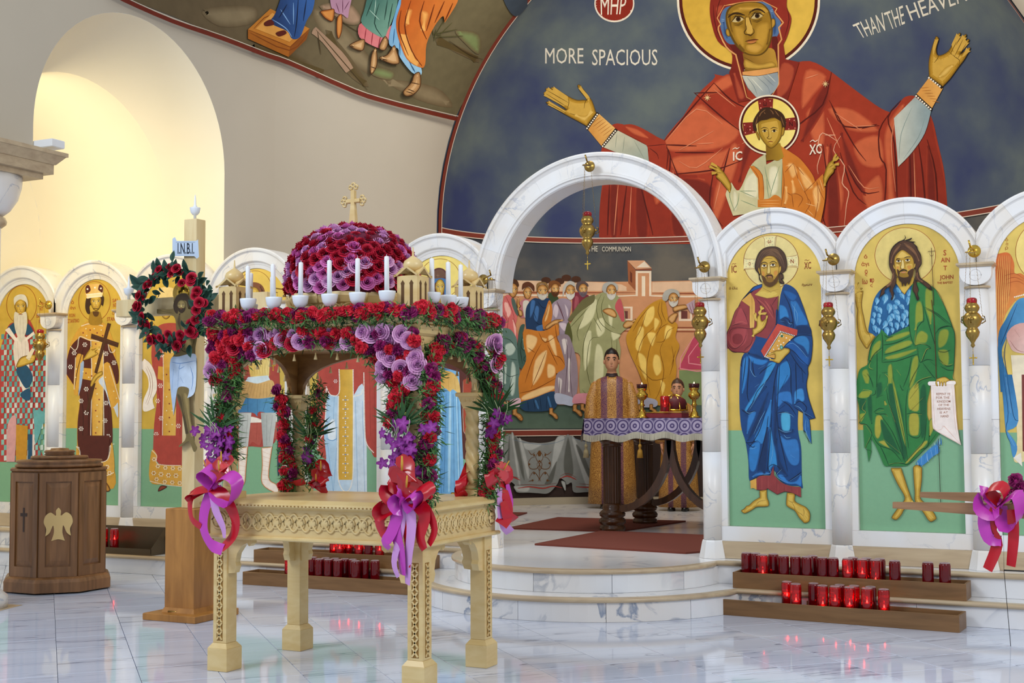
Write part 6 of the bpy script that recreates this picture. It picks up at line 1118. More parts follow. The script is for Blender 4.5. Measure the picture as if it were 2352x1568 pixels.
def foliage(name, parent, pts, n, spread, length, cols=('#1f3d1c', '#3f6a34', '#5c8a4a'), width=.0035, seed=1, droop=.3):
    """many narrow needles around a path, one uncountable mass"""
    rnd = random.Random(seed); V = []; F = []; C = []
    for k in range(n):
        t = rnd.random()*(len(pts)-1); i = int(t); f_ = t-i; p = Vector(pts[i])*(1-f_)+Vector(pts[min(i+1, len(pts)-1)])*f_
        p += Vector((rnd.gauss(0, 1), rnd.gauss(0, 1), rnd.gauss(0, 1)))*spread
        d = Vector((rnd.gauss(0, 1), rnd.gauss(0, 1), rnd.gauss(0, .8)-droop)).normalized(); L = length*rnd.uniform(.5, 1.2); s = d.orthogonal().normalized()*width*rnd.uniform(.6, 1.4)
        o = len(V); m_ = p+d*L*.5; V += [tuple(p), tuple(m_+s), tuple(p+d*L), tuple(m_-s)]; F.append((o, o+1, o+2, o+3)); C += [lin(rnd.choice(cols))]*4
    o = bpy.data.objects.new(name, vmesh(name, V, F, C, 'leaf', False)); COL.objects.link(o)
    if parent: o.parent = parent; o.matrix_parent_inverse = Matrix.Translation(-Vector(parent.location))
    o['kind'] = 'stuff'; return o
def leaf_mesh(name, cols, L=1.0, W=.42, fold=.12, n=5):
    V = []; F = []; C = []; a_, b_ = lin(cols[0]), lin(cols[1])
    for i in range(n+1):
        t = i/n; w_ = W*sin(pi*min(1, t*.96+.04))**.8*(1-.35*t)
        for s in (-1, 0, 1): V.append((s*w_, t*L, (fold*abs(s)*w_*2)-.18*t*t)); C.append(mixc(a_, b_, abs(s)))
    for i in range(n):
        for s in (0, 1): q = i*3+s; F.append((q, q+1, q+4, q+3))
    return vmesh(name, V, F, C, 'leaf')
def ribbon(mb, path, width, side=(1, 0, 0), twist=0.0, k=4):
    P = [(*p, 0) if len(p) == 3 else p for p in path]
    n = len(path); pts = []
    for i in range(n-1):
        p0 = Vector(path[max(i-1, 0)]); p1 = Vector(path[i]); p2 = Vector(path[i+1]); p3 = Vector(path[min(i+2, n-1)])
        for j in range(k):
            t = j/k; pts.append(.5*((2*p1)+(-p0+p2)*t+(2*p0-5*p1+4*p2-p3)*t*t+(-p0+3*p1-3*p2+p3)*t*t*t))
    pts.append(Vector(path[-1])); vs = []; m = len(pts)
    for i, p in enumerate(pts):
        t = (pts[min(i+1, m-1)]-pts[max(i-1, 0)]).normalized(); s = Vector(side); s = (s-t*s.dot(t)); s = s.normalized() if s.length > .05 else t.orthogonal().normalized()
        q = twist*i/(m-1); b = t.cross(s); s = s*cos(q)+b*sin(q); c = b*cos(q)-Vector(side)*0
        vs += [p-s*width/2, p-s*width/6+b*width*.05, p+s*width/6+b*width*.05, p+s*width/2]
    mb.add(vs, [(i*4+j, i*4+j+1, i*4+j+5, i*4+j+4) for i in range(m-1) for j in range(3)], True); return mb
# ================================================================ the carved bier
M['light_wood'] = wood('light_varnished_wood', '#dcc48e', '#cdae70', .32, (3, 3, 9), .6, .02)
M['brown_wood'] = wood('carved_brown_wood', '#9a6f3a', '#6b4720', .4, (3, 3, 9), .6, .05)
M['wood_dark_gap'] = plain('carving_shade', '#8a6528', .7)  # darker wood tone with the shade of carved hollows put into the colour
BX, BY = (-4.32, -3.15), (5.415, 6.06); BXC, BYC = -3.735, 5.7375
BI = empty('carved_bier', (BXC, BYC, 0), 'tall carved pale wood bier with four legs, twisted columns and canopy', 'bier')
BINV = Matrix.Translation(-Vector(BI.location))
def bp(mb, name, mat='light_wood', parent=None):
    o = mb.build(name, mat); o.parent = parent or BI
    o.matrix_parent_inverse = BINV; return o
def bsub(mb, name, mat, part):   # sub-part: part sits at the thing's origin offset
    o = mb.build(name, mat); o.parent = part; o.matrix_parent_inverse = Matrix(); return o
def lattice(m, x, y, z0, z1, w, face):
    n = int((z1-z0)/(w*1.25)); h = (z1-z0)/n
    for k in range(n):
        za, zb = z0+k*h, z0+(k+1)*h
        for s in (-1, 1):
            a_, b_ = (-w/2*s, za), (w/2*s, zb); tx, tz = b_[0]-a_[0], b_[1]-a_[1]; l = hypot(tx, tz); nx, nz = -tz/l*.0042, tx/l*.0042
            q = [(a_[0]+nx, a_[1]+nz), (b_[0]+nx, b_[1]+nz), (b_[0]-nx, b_[1]-nz), (a_[0]-nx, a_[1]-nz)]
            f = (lambda u, v, d: (x+u, y-d, v)) if face == 'y' else (lambda u, v, d: (x+d, y+u, v))
            vs = [f(u, v, .0045) for u, v in q]+[f(u, v, -.001) for u, v in q]
            m.add(vs, [(0, 1, 2, 3), (0, 4, 5, 1), (1, 5, 6, 2), (2, 6, 7, 3), (3, 7, 4, 0)])
def bracket(m, x, y, dx, dy, z):
    out = [(0, 0), (.155, 0), (.155, -.03), (.135, -.045), (.125, -.028), (.09, -.045), (.06, -.085), (.05, -.13), (.058, -.15), (.045, -.185), (0, -.19)]
    f = lambda s: (lambda a, b: (x+dx*a+(s*.02 if dy else 0), y+dy*a+(s*.02 if dx else 0), z+b))
    m.prism(out, f(-1), f(1))
for ix, x in enumerate(BX):
    for iy, y in enumerate(BY):
        m = MB(); m.box(x-.042, x+.042, y-.042, y+.042, .14, .69, .004)
        lg = bp(m, 'leg')
        m = MB(); m.box(x-.062, x+.062, y-.062, y+.062, 0, .118, .003); m.frustum(x, y, .1175, .142, .061, .061, .043, .043); bsub(m, 'foot_block', 'light_wood', lg)
        m = MB(); m2_ = MB()
        if iy == 0: lattice(m, x, y-.0425, .16, .60, .032, 'y'); m2_.box(x-.019, x+.019, y-.0432, y-.04, .155, .605)
        if ix == 1: lattice(m, x+.0425, y, .16, .60, .032, 'x'); m2_.box(x+.04, x+.0432, y-.019, y+.019, .155, .605)
        if m.v: bsub(m, 'lattice_carving', 'light_wood', lg); bsub(m2_, 'carving_shade', 'wood_dark_gap', lg)  # flat strip behind the lattice, coloured dark to stand for recess shade
        m = MB(); bracket(m, x+(.04 if ix == 0 else -.04), y-.012, 1 if ix == 0 else -1, 0, .69); bracket(m, x+.012*(1 if ix else -1)*1, y+(.04 if iy == 0 else -.04), 0, 1 if iy == 0 else -1, .69); bsub(m, 'bracket', 'light_wood', lg)
# apron, frieze, table top
x0, x1, y0, y1 = BX[0]-.055, BX[1]+.055, BY[0]-.055, BY[1]+.055
m = MB(); m.box(x0, x1, y0, y1, .70, .845); bp(m, 'apron')
m = MB(); m.box(x0-.022, x1+.022, y0-.022, y1+.022, .682, .703, .006); bp(m, 'lower_moulding')
m = MB(); m.frustum(BXC, BYC, .838, .852, (x1-x0)/2+.004, (y1-y0)/2+.004, (x1-x0)/2+.03, (y1-y0)/2+.03); m.box(x0-.042, x1+.042, y0-.042, y1+.042, .852, .872, .004); m.frustum(BXC, BYC, .8715, .889, (x1-x0)/2+.036, (y1-y0)/2+.036, (x1-x0)/2+.006, (y1-y0)/2+.006); bp(m, 'table_top')
m = MB(); nD = 60
for k in range(nD): xx = x0-.03+(x1-x0+.06)*(k+.5)/nD; m.box(xx-.004, xx+.004, y0-.0445, y0-.041, .858, .863)
bp(m, 'bead_row', 'wood_dark_gap')
def guilloche(name, p0, p1, nrm, n):
    p0 = Vector(p0); p1 = Vector(p1); d = (p1-p0); L = d.length; d.normalize(); st = L/n; m = MB(); q = Vector(nrm)*.003
    for s in (0, 1):
        m.tube([p0+d*(L*i/(n*10))+Vector((0, 0, .043*cos(pi*(i/10+s))))+q for i in range(n*10+1)], .0062, 5)
    for k in range(n):
        c = p0+d*(st*(k+.5))+q
        m.tube([c+d*(.030*cos(2*pi*i/14))+Vector((0, 0, .030*sin(2*pi*i/14))) for i in range(14)], .0045, 4, closed=True)
        r = []; cc = c
        vs = [cc+Vector(nrm)*.009]+[cc+d*(.02*cos(2*pi*i/10))+Vector((0, 0, .02*sin(2*pi*i/10))) for i in range(10)]
        m.add(vs, [(0, i+1, (i+1) % 10+1) for i in range(10)], True)
    m2 = bp(m, name)
    return m2
guilloche('frieze_carving', (BX[0]+.03, y0, .775), (BX[1]-.03, y0, .775), (0, -1, 0), 15)
guilloche('frieze_carving', (x1, BY[0]+.03, .775), (x1, BY[1]-.03, .775), (1, 0, 0), 9)
for (cx, cy, nx, ny) in ((BX[1], y0, 0, -1), (BX[0], y0, 0, -1), (x1, BY[0], 1, 0), (x1, BY[1], 1, 0)):
    m = MB(); d = Vector((-ny, nx, 0)); c = Vector((cx, cy, .775)); nn = Vector((nx, ny, 0))
    m.tube([c+nn*.004+d*(.042*cos(2*pi*i/18))+Vector((0, 0, .042*sin(2*pi*i/18))) for i in range(18)], .006, 5, closed=True)
    for k in range(6):
        e = c+nn*.008+d*(.02*cos(pi*k/3))+Vector((0, 0, .02*sin(pi*k/3))); vs = [e+nn*.012]+[e+d*(.012*cos(2*pi*i/8))+Vector((0, 0, .012*sin(2*pi*i/8))) for i in range(8)]; m.add(vs, [(0, i+1, (i+1) % 8+1) for i in range(8)], True)
    bp(m, 'rosette')
# twisted columns
KX, KY = (-4.305, -3.19), (5.43, 6.04); KXC, KYC = -3.7475, 5.735
for x in KX:
    for y in KY:
        m = MB(); m.grid(lambda u, v: (lambda an, z, r: (x+r*cos(an), y+r*sin(an), z))(2*pi*u, .945+.395*v, .027+.011*abs(sin(2*(2*pi*u)+v*19))), 32, 44); cl = bp(m, 'twisted_column')
        m = MB(); m.box(x-.06, x+.06, y-.06, y+.06, .886, .922, .003); m.lathe([(.045, .921), (.05, .93), (.045, .94), (.034, .948)], (x, y, 0), 20); bsub(m, 'column_base', 'light_wood', cl)
        m = MB(); m.lathe([(.034, 1.335), (.042, 1.342), (.036, 1.35)], (x, y, 0), 18); m.frustum(x, y, 1.348, 1.412, .036, .036, .056, .056); m.box(x-.066, x+.066, y-.066, y+.066, 1.41, 1.432, .004); bsub(m, 'column_capital', 'light_wood', cl)
        m = MB()
        for k in range(3): m.tube([(x+(k-1)*.028+.012*cos(t), y-.05, 1.385+.02*sin(t)) for t in [pi*i/6 for i in range(7)]], .0035, 4); m.tube([(x+.05, y+(k-1)*.028+.012*cos(t), 1.385+.02*sin(t)) for t in [pi*i/6 for i in range(7)]], .0035, 4)
        bsub(m, 'capital_carving', 'light_wood', cl)
# canopy panels with arches between the columns
def arch_panel(name, w, f, mat):
    h0, h1, leg = 1.432, 1.70, .055; hw = w/2; pts = [(-hw, h0), (-hw, h1), (hw, h1), (hw, h0), (hw-leg, h0)]
    n = 18; rw = hw-leg
    for i in range(1, n): t = pi*i/n; pts.append((rw*cos(t), h0+.215*sin(t)**.8))
    pts.append((-hw+leg, h0)); m = MB(); m.prism(pts, lambda a_, b_: f(a_, b_, 0), lambda a_, b_: f(a_, b_, .03)); return bp(m, name, mat)
wX, wY = KX[1]-KX[0]+.10, KY[1]-KY[0]+.03
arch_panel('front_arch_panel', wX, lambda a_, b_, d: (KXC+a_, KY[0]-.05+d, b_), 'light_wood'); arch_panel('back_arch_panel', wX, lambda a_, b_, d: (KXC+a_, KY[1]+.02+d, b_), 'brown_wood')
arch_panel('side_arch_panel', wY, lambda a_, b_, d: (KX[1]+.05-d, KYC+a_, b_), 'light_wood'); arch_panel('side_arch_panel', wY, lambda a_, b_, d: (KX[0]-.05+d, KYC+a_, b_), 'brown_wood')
# pierced scroll carving on the right panel, drop tassels along the arches
rnd = random.Random(11); m = MB(); X = KX[1]+.053
for k in range(46):
    cy, cz = rnd.uniform(KY[0]-.03, KY[1]+.03), rnd.uniform(1.45, 1.69)
    if ((cy-KYC)/.3)**2+((cz-1.43)/.24)**2 < 1: continue
    s = rnd.uniform(.012, .022); a0 = rnd.uniform(0, 6.28); m.tube([(X, cy+s*(1-t*.11)*cos(a0+t*.75), cz+s*(1-t*.11)*sin(a0+t*.75)) for t in range(8)], .0035, 4)
bp(m, 'scroll_carving')
ts = MB(); ts.lathe([(.0, .0), (.004, -.002), (.0035, -.01), (.009, -.032), (.009, -.036), (0, -.036)], (0, 0, 0), 8); tas = ts.mesh('tassel', 'light_wood')
for i in range(13):
    t = pi*(i+.5)/13
    for pos in ((KXC+(wX/2-.06)*cos(t), KY[0]-.03, 1.428+.205*sin(t)**.8), (KXC+(wX/2-.06)*cos(t), KY[1]+.03, 1.428+.205*sin(t)**.8)):
        inst('tassel', tas, BI, (pos[0]-BXC, pos[1]-BYC, pos[2]))
    if i < 9:
        t2 = pi*(i+.5)/9
        for X in (KX[0]-.04, KX[1]+.04): inst('tassel', tas, BI, (X-BXC, KYC-BYC+(wY/2-.06)*cos(t2), 1.428+.205*sin(t2)**.8))
# vault lining seen from below, cornice, deck
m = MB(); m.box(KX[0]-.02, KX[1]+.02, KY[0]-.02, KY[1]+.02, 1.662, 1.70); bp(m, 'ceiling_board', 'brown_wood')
cx0, cx1, cy0, cy1 = KX[0]-.054, KX[1]+.054, KY[0]-.054, KY[1]+.054
m = MB(); hx, hy = (cx1-cx0)/2, (cy1-cy0)/2
for z0_, z1_, e0, e1 in ((1.70, 1.712, 0, .01), (1.712, 1.732, .01, .012), (1.732, 1.775, .014, .038), (1.775, 1.797, .044, .044)): m.frustum(KXC, KYC, z0_, z1_, hx+e0, hy+e0, hx+e1, hy+e1)
bp(m, 'cornice')
m = MB()
for k in range(70): xx = cx0-.02+(cx1-cx0+.04)*(k+.5)/70; m.box(xx-.005, xx+.005, cy0-.031, cy0-.02, 1.752, 1.758)
for k in range(44): yy = cy0-.02+(cy1-cy0+.04)*(k+.5)/44; m.box(cx1+.02, cx1+.031, yy-.005, yy+.005, 1.752, 1.758)
bp(m, 'bead_row', 'wood_dark_gap')
# drum under the flower dome
m = MB(); R8 = .335; m.lathe([(R8, 1.796), (R8, 1.88), (R8+.015, 1.888), (R8+.03, 1.92), (R8+.026, 1.94), (R8-.02, 1.945)], (KXC+.005, BYC, 0), 8, pi/8, 2*pi+pi/8, smooth=False); dr = bp(m, 'drum')
m = MB()
for k in range(8):
    an = pi/4*k; c = Vector((KXC+.005, BYC, 0)); n_ = Vector((cos(an), sin(an), 0)); t_ = Vector((-sin(an), cos(an), 0)); base = c+n_*(R8*cos(pi/8)+.004)
    for s in (-1, 1): m.tube([base+t_*(s*.075+.06*cos(q))+Vector((0, 0, 1.835+.05*sin(q))) for q in [pi*i/8 for i in range(9)]], .006, 4)
    for i in range(-3, 4): m.tube([base+t_*(.025*i)+Vector((0, 0, 1.815)), base+t_*(.025*i+.04)+Vector((0, 0, 1.88))], .0022, 3)
    m.tube([base+t_*-.02+Vector((0, 0, 1.905)), base+t_*.02+Vector((0, 0, 1.905))], .007, 4); m.tube([base+Vector((0, 0, 1.89))+n_*.01, base+Vector((0, 0, 1.935))+n_*.03], .007, 4)
bsub(m, 'drum_carving', 'light_wood', dr)
# corner turrets
def turret(x, y, s=1.0, z=1.80):
    m = MB(); h = .205*s; w_ = .06*s; m.box(x-w_, x+w_, y-w_, y+w_, z, z+h, .003); t = bp(m, 'turret')
    m = MB()
    for d in (-.026*s, .026*s):
        for f in ((lambda u, v: (x+d+u, y-w_-.0008, v)), (lambda u, v: (x+w_+.0008, y+d+u, v))):
            pts = [(-.009*s, z+.05*s), (.009*s, z+.05*s), (.009*s, z+.155*s), (.012*s, z+.165*s), (0, z+.182*s), (-.012*s, z+.165*s), (-.009*s, z+.155*s)]; m.add([f(*p) for p in pts], [tuple(range(7))])
    bsub(m, 'window_slot', plain('turret_slot', '#5a3d1a', .8) if 'turret_slot' not in bpy.data.materials else bpy.data.materials['turret_slot'], t)
    m = MB(); g = w_+.007*s; zt = z+h
    for sx, sy in ((0, -1), (1, 0), (0, 1), (-1, 0)):
        tx, ty = -sy, sx; f = lambda u, v, d: (x+sx*(g*d)+tx*u, y+sy*(g*d)+ty*u, v)
        prof = [(-g*1.15, zt-.008), (-g*.85, zt-.002), (0, zt+.038*s), (g*.85, zt-.002), (g*1.15, zt-.008)]
        vs = [f(u, v, 1) for u, v in prof]+[f(u, v+.012*s, 1.02) for u, v in prof]+[f(u*.1, v*.5+(zt+.04*s)*.5, .0) for u, v in prof]
        m.add(vs, [(i, i+1, i+6, i+5) for i in range(4)]+[(i+5, i+6, i+11, i+10) for i in range(4)])
    bsub(m, 'gable_roof', 'light_wood', t)
    m = MB(); zz = zt+.02*s; m.lathe([(.03*s, zz), (.05*s, zz+.022*s), (.053*s, zz+.04*s), (.045*s, zz+.06*s), (.02*s, zz+.078*s), (.006*s, zz+.088*s), (.003*s, zz+.13*s), (0, zz+.135*s)], (x, y, 0), 18); bsub(m, 'onion_dome', 'light_wood', t)
for x, y in ((KX[0]+.01, KY[0]+.01), (KX[1]-.01, KY[0]+.01), (KX[0]+.01, KY[1]-.01), (KX[1]-.01, KY[1]-.01)): turret(x, y, .95)
# cross finial
m = MB(); cx, cy = KXC+.005, BYC; m.frustum(cx, cy, 2.30, 2.435, .022, .016, .012, .011); m.box(cx-.043, cx+.043, cy-.011, cy+.011, 2.445, 2.467, .004); m.box(cx-.011, cx+.011, cy-.0115, cy+.0115, 2.43, 2.515, .004)
for px, pz in ((-.05, 2.456), (.05, 2.456), (0, 2.525)):
    for k in range(3):
        an = {(-.05): pi, .05: 0, 0: pi/2}[px]+(k-1)*1.25; m.tube([(cx+px+.017*cos(an)+.011*cos(2*pi*i/10), cy, pz+.017*sin(an)+.011*sin(2*pi*i/10)) for i in range(10)], .0055, 6, closed=True)
bp(m, 'cross_finial')
# ================================================================ flowers, candles and bows on the bier
rf = random.Random(21)
DC = Vector((KXC+.005, KYC, 1.945))
FD = empty('flower_dome', tuple(DC), 'dome of packed red and lilac roses on top of the bier', 'flowers')
m = MB(); m.lathe([(.335, -.01), (.338, .1), (.32, .2), (.27, .29), (.17, .345), (.02, .36)], tuple(DC), 24); o = m.build('foam_core', plain('floral_foam', '#5a0c2c', .9)); o.parent = FD; o.matrix_parent_inverse = Matrix.Translation(-DC)
N = 300; ga = pi*(3-sqrt(5))
for k in range(N):
    z = (k+.5)/N; an = k*ga; ph = math.asin(z); n_ = Vector((cos(ph)*cos(an), cos(ph)*sin(an), sin(ph))); hb = (1-z**2.7)**.5
    p = DC+Vector((cos(an)*hb*.348, sin(an)*hb*.348, z*.372+.02*(1-z)))
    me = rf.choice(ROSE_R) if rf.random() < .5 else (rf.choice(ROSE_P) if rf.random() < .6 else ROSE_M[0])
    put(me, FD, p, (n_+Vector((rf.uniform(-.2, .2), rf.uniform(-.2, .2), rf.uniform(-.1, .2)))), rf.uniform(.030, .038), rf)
# garland along the cornice edge
CGx0, CGx1, CGy0, CGy1 = cx0-.035, cx1+.035, cy0-.035, cy1+.035
def garland(name, label, path, n, size=(.026, .034), spread=.02, fol=900, redp=.5, up=(0, -.5, .8), seed=1, roses=0.0, fl=.05):
    r = random.Random(seed); c = sum((Vector(p) for p in path), Vector())/len(path); t = empty(name, tuple(c), label, 'garland')
    L = [0]
    for a_, b_ in zip(path, path[1:]): L.append(L[-1]+(Vector(b_)-Vector(a_)).length)
    for k in range(n):
        d = L[-1]*(k+.5+r.uniform(-.3, .3))/n; i = max(j for j in range(len(L)-1) if L[j] <= max(0, d)); f_ = (d-L[i])/(L[i+1]-L[i]); p = Vector(path[i])*(1-f_)+Vector(path[i+1])*f_
        off = Vector((r.uniform(-1, 1), r.uniform(-1, 1), r.uniform(-1, 1)))*spread; nn = Vector(up)+Vector((r.uniform(-.6, .6), r.uniform(-.5, .5), r.uniform(-.5, .5)))
        q = r.random(); me = r.choice(ROSE_P) if q < roses else (r.choice(CARN_R) if r.random() < redp else r.choice(CARN_M))
        put(me, t, p+off+nn.normalized()*.012, nn, r.uniform(*size)*(1.15 if q < roses else 1), r)
    if fol: foliage('fern_sprigs', t, [tuple(Vector(p)-Vector((0, 0, .012))) for p in path], fol, .022, fl, seed=seed)
    return t
zt = 1.815
garland('cornice_garland', 'red and magenta carnation garland along the front top edge of the bier canopy', [(CGx0, CGy0, zt), (KXC, CGy0-.005, zt-.004), (CGx1, CGy0, zt)], 84, spread=.021, fol=2600, up=(0, -.8, .6), seed=2)
garland('cornice_garland', 'carnation garland along the right top edge of the bier canopy', [(CGx1, CGy0, zt), (CGx1+.01, KYC, zt), (CGx1, CGy1+.02, zt-.01)], 60, spread=.024, fol=1900, up=(.8, -.2, .6), seed=3)
garland('cornice_garland', 'carnation garland along the far left top edge of the bier canopy', [(CGx0, CGy0+.03, zt), (CGx0, CGy1, zt)], 34, spread=.018, fol=900, up=(-.6, -.3, .7), seed=4)
# flower mass hanging in front of the canopy, thick at both corners
FM = empty('flower_swag', (KXC, KY[0]-.08, 1.66), 'hanging swag of red carnations and lilac roses across the front of the bier canopy', 'flowers')
YF = KY[0]-.085
def swag_low(px):   # lower edge of the mass in picture rows
    xs = [(483, 885), (530, 870), (560, 835), (600, 815), (650, 800), (720, 790), (800, 800), (840, 812), (870, 850), (905, 905), (940, 905), (960, 880)]
    for (a_, b_), (c_, d_) in zip(xs, xs[1:]):
        if a_ <= px <= c_: return b_+(d_-b_)*(px-a_)/(c_-a_)
    return 800
px = 490; rs = random.Random(9); nfl = 0
while px < 960:
    y = 762+rs.uniform(0, 8)
    while y < swag_low(px)-6:
        p = onY(px+rs.uniform(-6, 6), y, YF+rs.uniform(-.02, .02)); q = rs.random()
        rp = .42 if (y < 800 and 560 < px < 950) or px > 880 and y < 860 else .12
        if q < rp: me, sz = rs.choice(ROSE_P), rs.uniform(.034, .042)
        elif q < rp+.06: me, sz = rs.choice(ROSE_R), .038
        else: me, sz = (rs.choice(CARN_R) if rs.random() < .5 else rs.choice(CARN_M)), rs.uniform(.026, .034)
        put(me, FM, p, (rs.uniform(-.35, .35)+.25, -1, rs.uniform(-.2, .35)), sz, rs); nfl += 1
        y += rs.uniform(15, 21)
    px += rs.uniform(15, 19)
foliage('fern_sprigs', FM, [tuple(onY(x_, swag_low(x_)-14, YF+.02)) for x_ in range(486, 960, 12)], 1500, .018, .06, seed=5)
# garlands hanging down the columns and round the right-hand arch
def yl(pts, Y): return [tuple(onY(x, y, Y)) for x, y in pts]
def xl(pts, X): return [tuple(onX(x, y, X)) for x, y in pts]
garland('column_garland', 'fern garland with few carnations down the front left column', yl([(540, 845), (525, 890), (512, 940), (520, 990), (530, 1040)], 5.37), 10, spread=.02, fol=1700, seed=6, up=(0, -1, .1), fl=.07)
garland('column_garland', 'purple carnation garland down the left side of the front right column', yl([(925, 900), (915, 920), (912, 950), (905, 975)], 5.34), 14, spread=.02, fol=700, seed=7, up=(-.2, -1, .1))
garland('column_garland', 'carnation garland down the right side of the front right column', yl([(990, 850), (985, 900), (990, 950), (985, 1000), (978, 1050), (985, 1100), (978, 1145)], 5.36), 30, spread=.02, fol=1800, seed=8, up=(.3, -1, .1), fl=.06)
garland('column_garland', 'carnation garland down the far left column', yl([(645, 900), (655, 950), (660, 1000), (662, 1050), (668, 1100), (655, 1128)], 5.96), 26, spread=.022, fol=1000, seed=9, up=(0, -1, .1))
garland('column_garland', 'thin fern garland on the right side of the far left column', yl([(735, 880), (725, 930), (715, 980), (712, 1040), (714, 1100)], 5.97), 6, (.02, .026), .015, 1100, seed=10, up=(0, -1, .1), fl=.05)
garland('arch_garland', 'carnation and fern garland round the right side arch of the bier', xl([(975, 855), (985, 815), (1015, 790), (1050, 782), (1085, 800), (1105, 840), (1118, 880)], -3.115), 34, spread=.02, fol=2200, seed=11, up=(1, -.2, .3), fl=.06)
garland('column_garland', 'carnation and fern garland down the far right column', xl([(1125, 860), (1135, 920), (1132, 980), (1130, 1040), (1120, 1100), (1118, 1140)], -3.09), 34, spread=.022, fol=2400, seed=12, up=(1, -.3, .1), fl=.06)
garland('corner_cluster', 'lilac rose cluster hanging at the far right corner of the canopy', xl([(1132, 785), (1138, 815), (1133, 845)], -3.05), 9, (.028, .034), .02, 200, seed=13, up=(1, -.3, .2), roses=.5)
# white candles in cups
M['wax'] = plain('white_wax', '#e9ecef', .45); M['cup'] = plain('white_plastic_cup', '#dfe6ee', .35)
cupm = MB().lathe([(.009, -.03), (.009, 0), (.018, .004), (.030, .02), (.035, .045), (.035, .052), (.031, .052), (.026, .03), (0, .028)], (0, 0, 0), 16).mesh('cup', 'cup')
tapm = MB().lathe([(.0115, .02), (.0108, .21), (.009, .216), (.001, .218), (.001, .226), (0, .226)], (0, 0, 0), 12).mesh('taper', 'wax')
cl = []
for i, x in enumerate((570, 629, 690, 757, 821, 889)): cl.append((onY(x, 700, 5.35), 'canopy front edge, %s from the left' % ('first', 'second', 'third', 'fourth', 'fifth', 'sixth')[i]))
for i, x in enumerate((993, 1030, 1058)): cl.append((onX(x, 690, -3.14), 'canopy right edge, %s from the front' % ('first', 'second', 'third')[i]))
for i, y_ in enumerate((5.62, 5.82)): cl.append((Vector((-4.33, y_, 1.86)), 'canopy left edge, %s one' % ('nearer', 'farther')[i]))
for i, x_ in enumerate((-4.02, -3.46)): cl.append((Vector((x_, 6.07, 1.86)), 'canopy back edge, %s one' % ('left', 'right')[i]))
for p, d in cl:
    lean = rf.uniform(-.02, .02)
    c = empty('candle', (p.x, p.y, 1.856), 'white taper candle on the bier '+d, 'candle', 'white candles on the bier canopy')
    inst('cup', cupm, c, scale=1.22); inst('taper', tapm, c, rot=(lean, rf.uniform(-.02, .02), 0), scale=(1.1, 1.1, 1.08))
# ribbons, orchids, anthuriums, palm leaves
M['red_satin'] = plain('red_satin', '#b80c22', .3); M['pink_satin'] = plain('magenta_satin', '#bb3cae', .3); M['sheer'] = plain('sheer_pink_ribbon', '#c890cc', .4)
M['antred'] = plain('anthurium_red', '#a80c1a', .2, coat=.4); M['spadix'] = plain('spadix_yellow', '#e0b03c', .5); M['coral'] = plain('anthurium_coral', '#c83c42', .25, coat=.3)
def heart(n=16, L=.075):
    V = [(0, 0, 0)]; 
    for i in range(n): t = 2*pi*i/n; x = 16*sin(t)**3; y = 13*cos(t)-5*cos(2*t)-2*cos(3*t)-cos(4*t); V.append((x/17*L*.8, -y/17*L, .012*cos(2*t)-.01*(x/16)**2))
    m = MB(); m.add(V, [(0, i+1, (i+1) % n+1) for i in range(n)], True); return m
ant_m = heart().mesh('spathe', 'antred'); cor_m = heart().mesh('spathe', 'coral')
spx_m = MB().lathe([(.004, 0), (.0045, .03), (.003, .06), (0, .064)], (0, 0, 0), 8).mesh('spadix', 'spadix')
def anthurium(loc, nrm, spin, size=1.0, coral=False, where=''):
    t = empty('anthurium', tuple(loc), '%s anthurium %s' % ('coral' if coral else 'glossy red', where), 'flower')
    mm = orient(nrm, spin)*size; o = inst('spathe', cor_m if coral else ant_m, t, (0, 0, 0), mat3=mm); k = inst('spadix', spx_m, t, tuple(Vector(nrm).normalized()*.008), mat3=orient(Vector(nrm).normalized()*.5+Vector((.3, -.1, .8)))*size); return t
orV = []; orF = []; orC = []
for k in range(5):
    an = 2*pi*k/5; o_ = len(orV); c_, s_ = cos(an), sin(an)
    for u, v, z in ((0, 0, 0), (.45, -.36, .12), (1.0, -.2, .05), (1.05, .2, .05), (.45, .36, .12)): orV.append((u*c_-v*s_, u*s_+v*c_, z)); orC.append(lin('#9a48a0') if u == 0 else lin('#740c74'))
    orF += [(o_, o_+1, o_+2), (o_, o_+2, o_+3), (o_, o_+3, o_+4)]
orch_m = vmesh('orchid_bloom', orV, orF, orC, 'petal', False)
palm_m = leaf_mesh('palm_leaf', ('#1f3d22', '#35602f'), 1.0, .05, .1)
